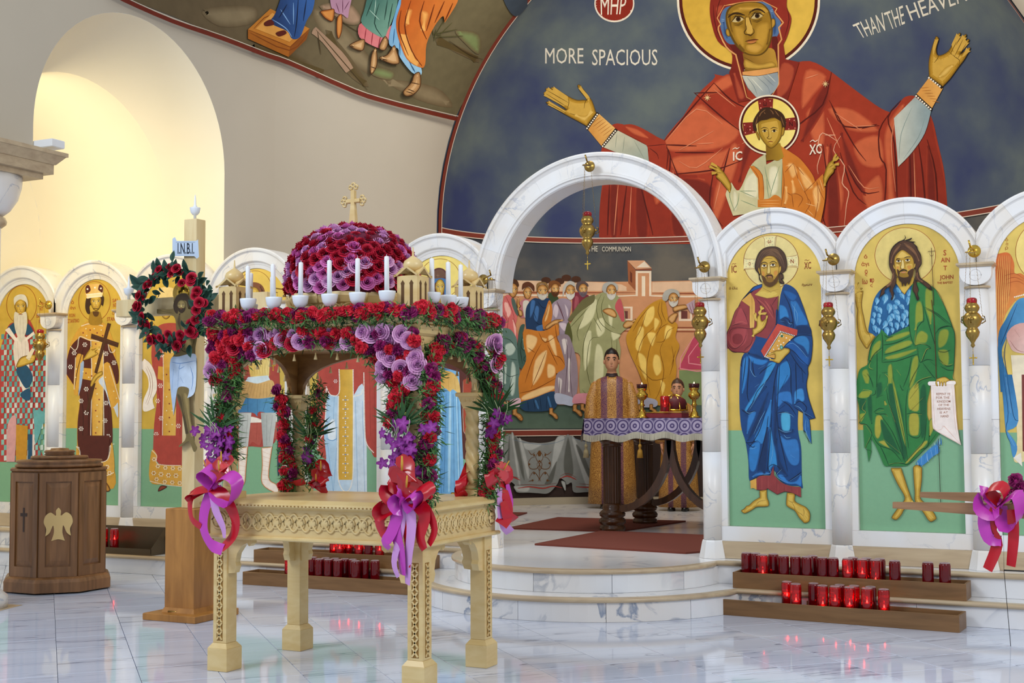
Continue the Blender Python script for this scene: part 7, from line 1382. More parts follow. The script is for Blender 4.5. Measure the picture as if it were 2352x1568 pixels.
def orchid_spray(cx, cy, Y, n, label, seed, sx=34, sy=60):
    r = random.Random(seed); c = onY(cx, cy, Y); t = empty('orchid_spray', tuple(c), label, 'flowers')
    for k in range(n):
        p = onY(cx+r.gauss(0, sx*.5), cy+r.uniform(-.5, 1)*sy, Y-r.uniform(0, .05)); put(orch_m, t, p, (r.uniform(-.5, .5), -1, r.uniform(-.3, .6)), r.uniform(.026, .036), r)
    for k in range(16):
        an = pi*(.05+.9*k/15)+r.uniform(-.08, .08); d = Vector((cos(an)*.9+.1, r.uniform(-.35, .05), sin(an)*.75+.12)).normalized(); L = r.uniform(.13, .2)
        o = bpy.data.objects.new('palm_leaf', palm_m); COL.objects.link(o); y_ = d; x_ = y_.cross(Vector((0, -1, .2))).normalized(); z_ = x_.cross(y_)
        mm = Matrix((x_*L, y_*L, z_*L)).transposed().to_4x4(); mm.translation = onY(cx, cy-.4*sy, Y)-c; o.matrix_world = mm; o.parent = t
    st = MB()
    for k in range(5):
        a_ = onY(cx+r.uniform(-20, 20), cy, Y-.03); b_ = a_+Vector((r.uniform(-.06, .05), -.03, r.uniform(.06, .11))); st.tube([a_, (a_+b_)/2+Vector((.01, 0, .01)), b_], .0018, 5)
    o = st.build('stems', plain('pale_stem', '#a8b98a', .5) if 'pale_stem' not in bpy.data.materials else bpy.data.materials['pale_stem']); o.parent = t; o.matrix_parent_inverse = Matrix.Translation(-c)
    return t
orchid_spray(497, 1010, 5.33, 34, 'purple orchid spray with palm leaves on the front left column', 31)
orchid_spray(925, 1010, 5.31, 44, 'purple orchid spray with palm leaves on the front right column', 32, 42, 80)
orchid_spray(1140, 965, 5.98, 8, 'purple orchids and pale buds at the far right column', 33, 20, 40)
orchid_spray(715, 1020, 5.98, 5, 'small orchid and palm spray beside the far left column', 34, 14, 40)
def bow(label, c_px, Y, tails, loops, knot=None, X=None):
    """ribbon bow: loops and tails given in picture points on the bier's own face"""
    f = (lambda x, y, d=0: tuple(onY(x, y, Y-d))) if X is None else (lambda x, y, d=0: tuple(onX(x, y, X+d)))
    c = f(*c_px); t = empty('ribbon_bow', c, label, 'ribbon bow'); inv = Matrix.Translation(-Vector(c))
    for kind, items in (('loop', loops), ('tail', tails)):
        for mat, w_, pts in items:
            m = MB(); n = len(pts); path = [f(x, y, d) for x, y, d in pts]
            ribbon(m, path, w_*1.3, side=(.4, .7, .6) if kind == 'loop' else ((1, .3, 0) if X is None else (0, 1, 0)), twist=.9 if kind == 'tail' else 0); o = m.build(kind, mat, recalc=False); o.parent = t; o.matrix_parent_inverse = inv
    m = MB(); m.lathe([(0, -.018), (.016, -.012), (.02, 0), (.016, .012), (0, .018)], c, 10); o = m.build('knot', loops[0][0]); o.parent = t; o.matrix_parent_inverse = inv
    return t
bow('magenta and red ribbon bow at the front left corner of the bier', (492, 1118), 5.29,
    [('red_satin', .05, [(490, 1120, 0), (515, 1140, .02), (540, 1190, .02), (535, 1230, .01), (510, 1258, .02)]), ('pink_satin', .045, [(488, 1120, 0), (470, 1170, .02), (468, 1215, .02), (485, 1250, .02), (512, 1262, .03)]), ('red_satin', .03, [(480, 1120, 0), (450, 1130, .02), (437, 1150, .02), (440, 1190, .02), (462, 1210, .02)]), ('sheer', .035, [(490, 1130, .02), (495, 1170, .03), (512, 1210, .03), (515, 1235, .03)])],
    [('pink_satin', .05, [(492, 1118, 0), (462, 1090, .04), (475, 1075, .05), (500, 1095, .03), (492, 1118, 0)]), ('pink_satin', .055, [(492, 1118, 0), (520, 1090, .05), (545, 1110, .06), (530, 1155, .04), (500, 1140, .03), (492, 1118, 0)]), ('red_satin', .045, [(492, 1118, 0), (460, 1125, .03), (440, 1130, .04), (435, 1140, .03), (455, 1135, .01), (492, 1118, 0)])])
bow('large red and magenta ribbon bow at the front right corner of the bier', (935, 1140), 5.27,
    [('red_satin', .05, [(930, 1140, 0), (895, 1160, .03), (872, 1190, .03), (880, 1220, .02), (905, 1228, .03)]), ('pink_satin', .05, [(930, 1145, .02), (912, 1180, .03), (908, 1220, .04), (920, 1265, .04), (925, 1320, .03)]), ('red_satin', .05, [(938, 1150, .02), (935, 1200, .03), (940, 1250, .03), (935, 1300, .03)]), ('red_satin', .05, [(945, 1145, 0), (975, 1180, .03), (965, 1230, .03), (975, 1262, .03)]), ('sheer', .04, [(940, 1150, .03), (945, 1210, .04), (938, 1280, .04), (936, 1342, .03)]), ('red_satin', .035, [(945, 1140, 0), (980, 1170, .02), (998, 1215, .02), (985, 1250, .02)]), ('pink_satin', .045, [(925, 1150, .03), (900, 1220, .05), (885, 1245, .05), (895, 1260, .04)]), ('sheer', .03, [(930, 1150, .03), (918, 1230, .04), (905, 1290, .04), (915, 1325, .04)])],
    [('red_satin', .055, [(935, 1140, 0), (895, 1110, .05), (885, 1130, .06), (905, 1150, .04), (935, 1140, 0)]), ('red_satin', .055, [(935, 1140, 0), (975, 1115, .05), (985, 1135, .06), (965, 1155, .04), (935, 1140, 0)]), ('pink_satin', .06, [(935, 1140, .02), (915, 1130, .06), (905, 1150, .06), (920, 1170, .05), (935, 1145, .03)]), ('pink_satin', .06, [(938, 1140, .02), (955, 1130, .06), (962, 1150, .06), (948, 1168, .05), (938, 1145, .03)]), ('red_satin', .05, [(930, 1140, 0), (890, 1140, .04), (868, 1165, .05), (875, 1185, .04), (910, 1170, .03)])])
bow('red ribbon bow at the far right corner of the bier', (1150, 1100), 0,
    [('red_satin', .055, [(1150, 1100, .0), (1160, 1140, .03), (1165, 1180, .03), (1150, 1205, .03)]), ('red_satin', .05, [(1155, 1150, .03), (1165, 1185, .04), (1180, 1195, .04)]), ('sheer', .04, [(1148, 1120, .02), (1150, 1170, .02), (1158, 1205, .02), (1172, 1222, .02)]), ('pink_satin', .03, [(1165, 1110, .03), (1172, 1150, .03), (1168, 1170, .03)])],
    [('red_satin', .05, [(1150, 1100, 0), (1125, 1085, .04), (1130, 1110, .03), (1150, 1100, 0)]), ('red_satin', .05, [(1150, 1100, 0), (1165, 1080, .04), (1168, 1110, .03), (1150, 1100, 0)])], X=-3.06)
bow('red ribbon at the foot of the far right column, inside', (1068, 1095), 0,
    [('red_satin', .05, [(1075, 1070, 0), (1066, 1100, .01), (1055, 1125, .01), (1062, 1138, .01), (1078, 1130, .0)])], [('red_satin', .045, [(1075, 1085, 0), (1060, 1100, .02), (1058, 1125, .02), (1075, 1110, 0)])], X=-3.22)
bow('dark red ribbon at the foot of the far left column', (735, 1110), 5.96,
    [('red_satin', .045, [(715, 1105, 0), (735, 1115, .02), (750, 1135, .02)]), ('red_satin', .03, [(700, 1105, .02), (670, 1110, .03), (648, 1100, .02)])], [('red_satin', .045, [(715, 1105, 0), (735, 1095, .03), (745, 1110, .03), (715, 1108, 0)])])
for px_, py_, Y_, nr, sp, sz, co, wh in ((505, 1082, 5.25, (.2, -1, .2), .5, 1.15, 0, 'above the front left bow'), (475, 1075, 5.26, (-.3, -1, .3), 2.6, .8, 1, 'at the left of the front left bow'), (510, 1062, 5.27, (.1, -.8, .6), -.6, 1.0, 1, 'topmost on the front left bow'), (925, 1080, 5.22, (.1, -1, .25), .2, 1.35, 0, 'above the front right bow'), (935, 1118, 5.22, (.2, -1, 0), 3.0, 1.2, 0, 'on the front right bow'), (738, 1080, 5.93, (.2, -1, .2), .4, 1.1, 0, 'by the far left column'), (728, 1105, 5.93, (.1, -1, 0), 2.2, .9, 0, 'low by the far left column')):
    anthurium(onY(px_, py_, Y_), nr, sp, sz, bool(co), wh)
anthurium(onX(1155, 1078, -3.02), (1, -.4, .2), .3, 1.0, True, 'above the far right bow')
# ================================================================ things around the bier
def part(mb, name, mat, par, recalc=True):
    o = mb.build(name, mat, recalc=recalc); o.parent = par; o.matrix_parent_inverse = par.matrix_world.inverted() if par.parent is None and False else Matrix.Translation(-Vector(par.location)); return o
def sub(mb, name, mat, par): o = mb.build(name, mat); o.parent = par; return o
M['oak'] = wood('golden_oak', '#b9803c', '#8c5a22', .35, (6, 6, 1.2), .6, .04); M['walnut'] = wood('brown_oak', '#946840', '#5c3c1e', .38, (9, 9, .9), .7, .06)
M['pine'] = wood('pale_pine', '#e3cfa0', '#cfb078', .45, (5, 5, 1), .5, .02); M['tray_wood'] = wood('tray_oak', '#8c6740', '#6a4a28', .45, (1.2, 10, 12), .7, .05)
M['brass'] = plain('antique_brass', '#a88a4a', .3, 1.0, noise=.25, nscale=25, bmp=.15); M['gold'] = plain('polished_gold', '#d8b24c', .2, 1.0)
M['ruby'] = plain('ruby_glass', '#c4122a', .05, trans=.75); M['votive'] = plain('red_votive_glass', '#a00c20', .06, trans=.7); M['votive_lit'] = plain('lit_red_votive_glass', '#ff2236', .06, trans=.92)  # lit votives: flame glow put into a brighter copy of the glass colour
M['flame'] = plain('candle_flame', '#ffd08a', .5, emit='#ffc070', estr=40); M['redwax'] = plain('red_candle_wax', '#b01828', .5); M['clear'] = plain('clear_glass_rim', '#e8d0d4', .08, trans=.6)
# --- arcade column at the left edge, impost and lamp box
NC = empty('arcade_column', (-7.32, 6.42, 0), 'marble arcade column with bowl capital at the far left edge', 'column')
part(MB().lathe([(.24, 0), (.24, .08), (.19, .12), (.155, .18), (.15, 2.62), (.15, 2.66)], (-7.32, 6.42, 0), 28), 'shaft', 'marble', NC); part(MB().lathe([(.16, 2.66), (.185, 2.68), (.19, 2.70), (.18, 2.725), (.16, 2.735)], (-7.32, 6.42, 0), 28), 'necking', 'travertine', NC)
m = MB(); m.lathe([(.155, 2.735), (.21, 2.78), (.26, 2.86), (.285, 2.95), (.29, 3.02)], (-7.32, 6.42, 0), 28); part(m, 'capital', 'marble', NC)
m = MB(); m.box(-7.62, -7.02, 6.12, 6.72, 3.02, 3.06); m.box(-7.66, -6.98, 6.06, 6.78, 3.06, 3.13); m.frustum(-7.32, 6.42, 3.13, 3.19, .35, .37, .40, .42); m.box(-7.73, -6.91, 5.99, 6.85, 3.19, 3.218); part(m, 'impost', 'travertine', NC)
tag(MB().box(-7.21, -7.02, 6.80, 6.92, 3.275, 3.335, .006).build('wall_light', plain('white_fitting', '#e8ecf2', .4)), 'small white box light on the wall beside the arch spring', 'light')
# --- crucifix
CXc, CYc = -5.65, 6.735
CR_ = empty('crucifix', (CXc, CYc, 0), 'tall pine crucifix with painted cut-out figure on oak pedestal', 'crucifix')
part(MB().box(CXc-.215, CXc+.215, CYc-.22, CYc+.22, 0, .045, .004), 'base_board', 'oak', CR_)
part(MB().box(CXc-.12, CXc+.12, CYc-.12, CYc+.12, .045, .715, .004), 'pedestal', 'oak', CR_); part(MB().frustum(CXc, CYc, .045, .075, .135, .135, .121, .121), 'pedestal_moulding', 'oak', CR_)
part(MB().box(CXc-.052, CXc+.052, CYc-.045, CYc+.045, .715, 2.63, .003), 'post', 'pine', CR_); part(MB().box(-6.29, -5.02, CYc-.044, CYc+.044, 2.0, 2.115, .003), 'crossbar', 'pine', CR_)
m = MB(); q = [(a_[0], a_[1]) for a_ in [(396, 548), (402, 544), (406, 553), (450, 553), (455, 550), (457, 590), (452, 594), (446, 588), (402, 588), (396, 586)]]
m.prism(q, lambda x, y: onY(x, y, CYc-.066), lambda x, y: onY(x, y, CYc-.05)); tt = part(m, 'title_board', plain('pale_blue_board', '#b9cbe2', .5), CR_)
ta = Art(plane_surf(CYc-.0665)); ta.to('title_lettering').at(0, 0, 1).text('#1c2430', 'I.N.B.I.', '408,558 446,558 446,583 408,583', bold=.01); ta.line('#7f93b0', '404,556* 448,556*', .8, False); ta.build(CR_)
ca = Art(plane_surf(CYc-.0865)); ca.at(0, 560, 3.135).to('painted_figure')
sil = '1130,470* 1250,465 1250,400 1290,360 1350,360 1370,420 1360,470 1480,460* 1480,500* 1430,560 1425,640 1410,730 1400,790* 1420,850 1410,1060 1350,1090 1360,1180 1380,1290 1400,1420 1420,1470 1395,1495 1360,1420 1300,1460 1290,1450 1340,1390 1310,1220 1270,1080 1270,1150 1250,1240* 1225,1000 1225,860 1255,790 1290,700 1270,620 1250,520 1130,500*'
po = smooth(P_(sil)); m = MB(); m.prism([p for p in po][::1], lambda x, y: onY(x/3.135, 560+y/3.135, CYc-.086), lambda x, y: onY(x/3.135, 560+y/3.135, CYc-.05)); part(m, 'figure_board', plain('figure_board_edge', '#4a3a22', .6), CR_)
B1, B2, B3 = '#4c3d22', '#76643a', '#9a8450'
ca.poly(B2, po, False).softs(B2, B1, 12, '1260,790 1290,720 1300,640 1270,560 1300,500 1310,700 1300,780', '1270,1090 1310,1100 1330,1250 1350,1380 1320,1250').softs(B2, B3, 14, '1310,620 1380,600 1400,700 1350,760 1310,720', '1320,1080 1360,1100 1370,1250 1390,1400 1350,1250').lines('#33270f', 5, '1330,600 1330,760', '1300,640 1360,650', '1300,690 1390,690', '1280,740 1340,780 1390,740', '1310,560 1390,550', '1310,1080 1340,1300', '1150,480 1250,500')
ca.poly('#a9bdd6', '1230,830 1290,810 1400,790 1415,860 1405,1060 1350,1110* 1360,1040 1290,1030 1270,1090 1250,1235* 1225,1000', g=(1240, 900, 1400, 900, '#c8d6e6')).lines('#5f82b4', 5, '1240,850 1300,860 1410,840', '1300,860 1290,900 1330,880', '1290,900 1280,1030', '1370,880 1390,960 1380,1050', '1250,900 1240,1050', '1300,960 1320,1000').poly('#3a2a18', '1250,430 1280,370 1340,358 1370,410 1355,460 1340,410 1290,420 1280,500 1255,480'); face(ca, 1308, 440, 32, 42, '#3a2a18', '#3a2a18', -.4, (B1, B2, '#8c7a48', B3))
ca.build(CR_); m = MB(); hc = onY(416, 672, CYc-.05); m.lathe([(.0, 0), (.068, 0), (.068, .008), (0, .008)], (hc.x, CYc-.046, hc.z), 28, axis='y'); part(m, 'halo_disc', 'gold', CR_)
def stub(x, y, z, where):
    t = empty('candle', (x, y, z), 'melted white candle in cup '+where, 'candle'); inst('cup', cupm, t, (0, 0, .03)); part(MB().lathe([(.014, .05), (.015, .09), (.008, .10), (.006, .15), (.002, .17), (0, .17)], (x, y, z), 10), 'stub', 'wax', t)
stub(CXc, CYc, 2.63, 'on top of the crucifix'); stub(-6.22, CYc, 2.115, 'on the left end of the crucifix bar')
WC = Vector((-5.70, 6.575, 2.03)); WR = empty('rose_wreath', tuple(WC), 'wreath of red roses and dark green leaves hung on the crucifix', 'wreath'); rw = random.Random(41)
lf = leaf_mesh('leaf', ('#1c3a30', '#2f5648'), 1, .34)
for k in range(190):
    an = rw.uniform(0, 2*pi); rr = .235+rw.gauss(0, .03); p = WC+Vector((rr*cos(an)*1.05, rw.uniform(-.03, .03), rr*sin(an))); d = Vector((cos(an)*rw.uniform(-.3, 1), rw.uniform(-.8, .2), sin(an)*rw.uniform(-.3, 1)+rw.uniform(-.5, .5))).normalized(); L = rw.uniform(.06, .10)
    x_ = d.cross(Vector((0, -1, .1))).normalized(); z_ = x_.cross(d); mm = Matrix((x_*L, d*L, z_*L)).transposed().to_4x4(); mm.translation = p-WC; o = bpy.data.objects.new('leaf', lf); COL.objects.link(o); o.matrix_world = mm; o.parent = WR
for k in range(40):
    an = 2*pi*k/40*1.0+rw.uniform(-.12, .12); rr = .235+rw.gauss(0, .022); put(rw.choice(ROSE_R), WR, WC+Vector((rr*cos(an)*1.05, -.035+rw.uniform(-.02, .01), rr*sin(an))), (cos(an)*.4, -1, sin(an)*.4+.1), rw.uniform(.025, .033), rw)
# --- octagonal font
FX, FY = -7.57, 7.46; FO = empty('baptismal_font', (FX, FY, 0), 'octagonal brown oak font with round lid and pale dove emblem', 'font'); A8 = (pi/8, 2*pi+pi/8)
ap_ = lambda r: r/cos(pi/8)
part(MB().lathe([(ap_(.385), .012), (ap_(.385), .085), (ap_(.372), .11), (ap_(.345), .125)], (FX, FY, 0), 8, *A8, smooth=False), 'plinth', 'walnut', FO); bd = part(MB().lathe([(ap_(.335), .12), (ap_(.335), .905), (ap_(.35), .915), (ap_(.35), .93)], (FX, FY, 0), 8, *A8, smooth=False), 'body', 'walnut', FO)
for k in range(8):
    an = -pi/2+pi/4*k; n_ = Vector((cos(an), sin(an), 0)); t_ = Vector((-sin(an), cos(an), 0)); c0 = Vector((FX, FY, 0))+n_*.336; m = MB(); f = lambda u, z, d: tuple(c0+t_*u+n_*d+Vector((0, 0, z)))
    hw = .136
    for (u0, u1, z0, z1) in ((-hw, -hw+.045, .125, .90), (hw-.045, hw, .125, .90), (-hw+.045, hw-.045, .125, .20), (-hw+.045, hw-.045, .835, .90)):
        m.add([f(u0, z0, .012), f(u1, z0, .012), f(u1, z1, .012), f(u0, z1, .012), f(u0, z0, 0), f(u1, z0, 0), f(u1, z1, 0), f(u0, z1, 0)], [(0, 1, 2, 3), (0, 4, 5, 1), (1, 5, 6, 2), (2, 6, 7, 3), (3, 7, 4, 0)])
    a1_, b1_ = hw-.05, hw-.08
    m.add([f(-a1_, .21, .001), f(a1_, .21, .001), f(a1_, .825, .001), f(-a1_, .825, .001), f(-b1_, .245, .011), f(b1_, .245, .011), f(b1_, .79, .011), f(-b1_, .79, .011)], [(4, 5, 6, 7), (0, 1, 5, 4), (1, 2, 6, 5), (2, 3, 7, 6), (3, 0, 4, 7)]); part(m, 'panel_frame', 'walnut', FO)
    if k == 1:
        pts = [(p[0]/330, -p[1]/330) for p in smooth(P_('0,-32* 6,-24 6,-12 18,-20 30,-12 34,4 28,20 30,38* 20,30 12,12 10,30 16,50* 0,46 -16,50* -10,30 -12,12 -20,30 -30,38* -28,20 -34,4 -30,-12 -18,-20 -6,-12 -6,-24'))]
        m = MB(); m.prism(pts, lambda u, v: f(u, .545+v, .0115), lambda u, v: f(u, .545+v, .016)); part(m, 'dove_emblem', plain('pale_maple', '#d8b97a', .5), FO)
    if k == 0:
        m = MB(); m.add([f(u, z, .0125) for u, z in ((-.008, .46), (.008, .46), (.008, .64), (-.008, .64))], [(0, 1, 2, 3)]); m.add([f(u, z, .0125) for u, z in ((-.035, .575), (-.0085, .575), (-.0085, .60), (-.035, .60), (.0085, .575), (.035, .575), (.035, .60), (.0085, .60))], [(0, 1, 2, 3), (4, 5, 6, 7)]); part(m, 'cross_emblem', plain('dark_inlay', '#3a2412', .5), FO)
part(MB().lathe([(.30, .93), (.325, .94), (.325, .955), (.305, .965), (.32, .975), (.315, .99), (.20, .995), (.215, 1.0), (.21, 1.02), (.10, 1.022), (.115, 1.03), (.105, 1.04), (.118, 1.05), (.105, 1.065), (.07, 1.066), (.065, 1.078), (0, 1.082)], (FX, FY, 0), 36), 'lid', 'walnut', FO)
# --- candle trays and votive candles
M['bronze_tray'] = plain('dull_bronze_metal', '#5c4d38', .5, .6)
def tray(c, L, D, H, rz, label, mat='tray_wood', z=0.0):
    t = empty('candle_tray', (c[0], c[1], z), label, 'tray', None, rz); w = .014
    for nm, b in (('front_board', (-L/2, L/2, -D/2, -D/2+w, 0, H)), ('back_board', (-L/2, L/2, D/2-w, D/2, 0, H)), ('end_board', (-L/2, -L/2+w, -D/2+w, D/2-w, 0, H)), ('end_board', (L/2-w, L/2, -D/2+w, D/2-w, 0, H)), ('bottom_board', (-L/2+w, L/2-w, -D/2+w, D/2-w, .002, .014))):
        o = MB().box(*b, .0015).build(nm, mat); o.parent = t
    return t
tray((-1.765, 8.305), 1.52, .21, .102, -.07, 'long oak candle tray on the floor at the right'); tray((-1.745, 8.535), 1.49, .205, .105, -.02, 'long oak candle tray on the step at the right', z=Z1+.001)
tray((-5.635, 8.32), 1.5, .205, .10, 0, 'long oak candle tray on the floor behind the bier'); tray((-5.64, 8.535), 1.58, .2, .10, .03, 'long oak candle tray on the step behind the bier', z=Z1+.001)
tm = empty('metal_tray', (-8.0, 8.54, Z1), 'dull bronze candle tray with tall back beside the font', 'tray'); m = MB(); m.box(-8.5, -7.52, 8.44, 8.62, Z1+.001, Z1+.014); m.box(-8.5, -7.52, 8.44, 8.446, Z1+.014, Z1+.055); m.box(-8.5, -7.52, 8.614, 8.62, Z1+.014, Z1+.225); m.add([(-7.52, 8.44, Z1+.014), (-7.52, 8.62, Z1+.014), (-7.52, 8.62, Z1+.225), (-7.52, 8.44, Z1+.055)], [(0, 1, 2, 3)]); part(m, 'sheet_body', 'bronze_tray', tm)
vg = MB().lathe([(.0, .004), (.034, .004), (.036, .012), (.036, .178), (.033, .188), (.030, .191), (.030, .186), (.033, .178), (.033, .012), (0, .012)], (0, 0, 0), 16)
VG, VGL = vg.mesh('glass', 'votive'), vg.mesh('glass', 'votive_lit'); VR = MB().tube([(.029*cos(2*pi*i/12), .029*sin(2*pi*i/12), .192) for i in range(12)], .0035, 5, closed=True).mesh('rim', 'clear')
VW = MB().lathe([(0, .013), (.031, .013), (.031, .09), (0, .088)], (0, 0, 0), 12).mesh('wax', 'redwax'); VF = MB().lathe([(0, 0), (.005, .006), (.004, .014), (0, .026)], (0, 0, 0), 8).mesh('flame', 'flame')
def votive(p, z, lit, label, h, group):
    t = empty('votive_candle', (p.x, p.y, z), label, 'candle', group); inst('glass', VGL if lit else VG, t); inst('rim', VR, t); w_ = inst('wax', VW, t, scale=(1, 1, h))
    if lit: inst('flame', VF, t, (0, 0, .013+.075*h))
ORD = ['first', 'second', 'third', 'fourth', 'fifth', 'sixth', 'seventh', 'eighth', 'ninth', 'tenth', 'eleventh', 'twelfth', 'thirteenth', 'fourteenth', 'fifteenth', 'sixteenth', 'seventeenth', 'eighteenth', 'nineteenth', 'twentieth']
def row(items, zb, yf, yb_, where, rz=0, xm=0):
    items = sorted(items); rv = random.Random(len(items))
    for i, (x, back, lit) in enumerate(items):
        Yq = (yb_ if back else yf); p = onY(x, 1300, Yq); p.y = Yq+rz*(p.x-xm); zb_ = zb
        votive(p, zb, lit, '%s red glass votive candle, %s from the left %s' % ('lit' if lit else 'unlit', ORD[i], where), 1.1 if lit and rv.random() < .5 else rv.uniform(.4, .9), 'votives '+where)
c2 = lambda L: [(1600+x/3.128, b, l) for x, b, l in L]
row(c2([(355, 1, 0), (420, 1, 0), (472, 0, 1), (550, 1, 0), (625, 0, 0), (710, 0, 0), (790, 0, 0), (832, 1, 0), (905, 0, 0), (982, 0, 0), (1085, 0, 1), (1125, 1, 0), (1190, 0, 1), (1222, 1, 0), (1285, 0, 1), (1318, 1, 0), (1425, 0, 0), (1663, 0, 0), (1785, 0, 0)]), Z1+.030, 8.495, 8.575, 'in the upper right tray', -.02, -1.745)
row(c2([(640, 1, 1), (705, 0, 1), (835, 1, 0), (900, 0, 1), (990, 0, 1), (1025, 1, 0), (1095, 0, 1), (1130, 1, 1), (1222, 0, 1), (1250, 1, 0), (1345, 0, 1)]), .030, 8.265, 8.345, 'in the lower right tray', -.07, -1.765)
c3 = lambda L: [(540+x/5.6, b, l) for x, b, l in L]
row(c3([(695, 0, 1), (1000, 1, 0), (1085, 0, 0), (1165, 1, 0), (1200, 0, 0), (1285, 1, 0), (1320, 0, 0), (1410, 1, 0), (1515, 1, 0), (1550, 0, 0), (1670, 1, 0), (1800, 1, 0)]), .030, 8.28, 8.36, 'in the lower left tray')
row(c3([(1275, 1, 1), (1345, 0, 1), (1460, 1, 1), (1590, 0, 1), (1710, 0, 0), (1850, 0, 1)]), Z1+.030, 8.50, 8.575, 'in the upper left tray', .03, -5.64)
row([(238, 0, 1), (262, 0, 1)], Z1+.016, 8.50, 8.55, 'in the bronze tray')
# --- hanging vigil lamps
lb = MB().lathe([(.0, -.185), (.007, -.18), (.014, -.17), (.009, -.155), (.02, -.135), (.038, -.11), (.044, -.085), (.036, -.065), (.03, -.058), (.05, -.04), (.06, -.012), (.058, .01), (.04, .035), (.032, .04), (.043, .055), (.047, .07), (.04, .088), (.032, .095), (.033, .10)], (0, 0, 0), 20)
for k in range(3):
    an = 2*pi*k/3+.5; lb.lathe([(0, -.012), (.018, -.01), (.02, 0), (.012, .006), (0, .008)], (.056*cos(an), .056*sin(an), 0), 8); lb.tube([(.06*cos(an), .06*sin(an), -.03), (.085*cos(an), .085*sin(an), -.015), (.08*cos(an), .08*sin(an), .015), (.066*cos(an), .066*sin(an), .02)], .004, 5)
LB = lb.mesh('lamp_body', 'brass'); LGm = MB().lathe([(.031, .10), (.033, .115), (.03, .128), (.02, .134), (0, .135)], (0, 0, 0), 16).mesh('red_glass', 'ruby')
cr = MB(); cr.box(-.004, .004, -.002, .002, -.285, -.225); cr.box(-.018, .018, -.0015, .0015, -.252, -.244); cr.tube([(0, 0, -.185), (0, 0, -.225)], .0015, 4)
for x, z in ((-.02, -.248), (.02, -.248), (0, -.288)): cr.lathe([(0, -.006), (.006, 0), (0, .006)], (x, 0, z), 6)
CRm = cr.mesh('pendant_cross', 'gold')
def lamp(px, py, wx, wz, label, Y=YI-.26, golden=False):
    c = onY(px, py, Y); t = empty('vigil_lamp', tuple(c), label, 'hanging lamp', 'brass vigil lamps on the icon screen'); inst('lamp_body', LB, t); inst('red_glass', LGm, t); inst('pendant_cross', CRm, t)
    inv = -c; wall = Vector((wx, YI-.09, wz)); tip = Vector((c.x, c.y, wz-.02)); m = MB(); m.lathe([(0, 0), (.042, .002), (.04, .014), (.02, .02), (.012, .03)], tuple(wall+Vector((0, .012, 0))), 18, axis='y'); m.tube([wall, wall*.6+tip*.4+Vector((0, 0, .015)), tip+Vector((0, 0, .03)), tip+Vector((-.008, -.01, .07))], .006, 6); m.lathe([(.0, .012), (.012, .008), (.014, 0), (.034, -.004), (.034, -.008), (0, -.008)], tuple(tip), 12); part(m, 'wall_bracket', 'gold' if golden else 'brass', t)
    for k in range(3):
        an = 2*pi*k/3+.5; a_ = tip+Vector((.028*cos(an), .028*sin(an), -.008)); b_ = c+Vector((.066*cos(an), .066*sin(an), .02)); n = 40; m = MB()
        for i in range(n): p0 = a_+(b_-a_)*(i/n); p1 = a_+(b_-a_)*((i+.72)/n); m.tube([p0, (p0+p1)/2+Vector((.0012 if i % 2 else -.0012, 0, 0)), p1], .0017, 4)
        part(m, 'chain', 'brass', t)
lamp(1349, 528, XC+.01, 3.16, 'brass vigil lamp hanging from the crown of the central arch'); lamp(1608, 738, -2.756, 2.36, 'brass vigil lamp left of the blue robed icon'); lamp(1903, 740, -1.846, 2.36, 'brass vigil lamp between the two right hand icons'); lamp(2233, 732, -.94, 2.36, 'brass vigil lamp nearest the right edge', golden=True)
lamp(92, 790, COLX[10], 2.36, 'gilt vigil lamp between the chequered and brown robed icons', golden=True); lamp(452, 785, COLX[8], 2.36, 'brass vigil lamp just behind the crucifix figure'); lamp(628, 770, COLX[7], 2.36, 'brass vigil lamp behind the left candles of the bier'); lamp(1128, 770, COLX[5], 2.36, 'brass vigil lamp behind the far right corner of the bier')
# --- altar with cloth, things on it, rugs
M['altar_wood'] = wood('dark_altar_wood', '#5f3a1c', '#2f1a0c', .25, (8, 8, 1.2), .7, .05)
cm_, nt, b = new_mat('purple_brocade'); vo = node(nt, 'ShaderNodeTexVoronoi'); vo.inputs['Scale'].default_value = 9.0; vo.inputs['Randomness'].default_value = 0.0; vo.voronoi_dimensions = '3D'; nt.links.new(coords(nt, (1, .001, 1)), vo.inputs['Vector']); P1, P2 = '#4a3a72', '#b3a8c6'
nt.links.new(ramp(nt, vo.outputs['Distance'], [(0, P2), (.10, P2), (.13, P1), (.2, P1), (.22, P2), (.36, P2), (.39, P1), (.47, P1), (.5, P2), (.64, P1)]), b.inputs['Base Color']); b.inputs['Roughness'].default_value = .6; M['brocade'] = cm_
AX0, AX1, AY0, AY1, AZ = -4.36, -2.92, 10.36, 11.5, 1.285
AL = empty('altar_table', ((AX0+AX1)/2, 10.9, Z2), 'dark carved wooden altar table with fluted columns and curved braces', 'altar table')
part(MB().box(AX0+.02, AX1-.02, AY0+.02, AY1-.02, 1.10, AZ-.006, .01), 'table_top', 'altar_wood', AL)
for x in (-4.175, -3.10):
    for y in (10.52, 11.34):
        fl_ = MB(); fl_.grid(lambda u, v: (lambda an, r: (x+r*cos(an), y+r*sin(an), .55+.5*v))(2*pi*u, .072+.006*cos(18*2*pi*u)), 72, 1); fl_.lathe([(.08, 1.04), (.09, 1.05), (.078, 1.06), (.1, 1.075), (.115, 1.10)], (x, y, 0), 20); lg = part(fl_, 'leg', 'altar_wood', AL)
        part(MB().lathe([(.105, Z2+.001), (.115, .325), (.11, .35), (.095, .36), (.115, .375), (.12, .395), (.108, .415), (.093, .425), (.112, .44), (.115, .46), (.10, .48), (.085, .49), (.09, .52), (.075, .55)], (x, y, 0), 24), 'ringed_foot', 'altar_wood', AL)
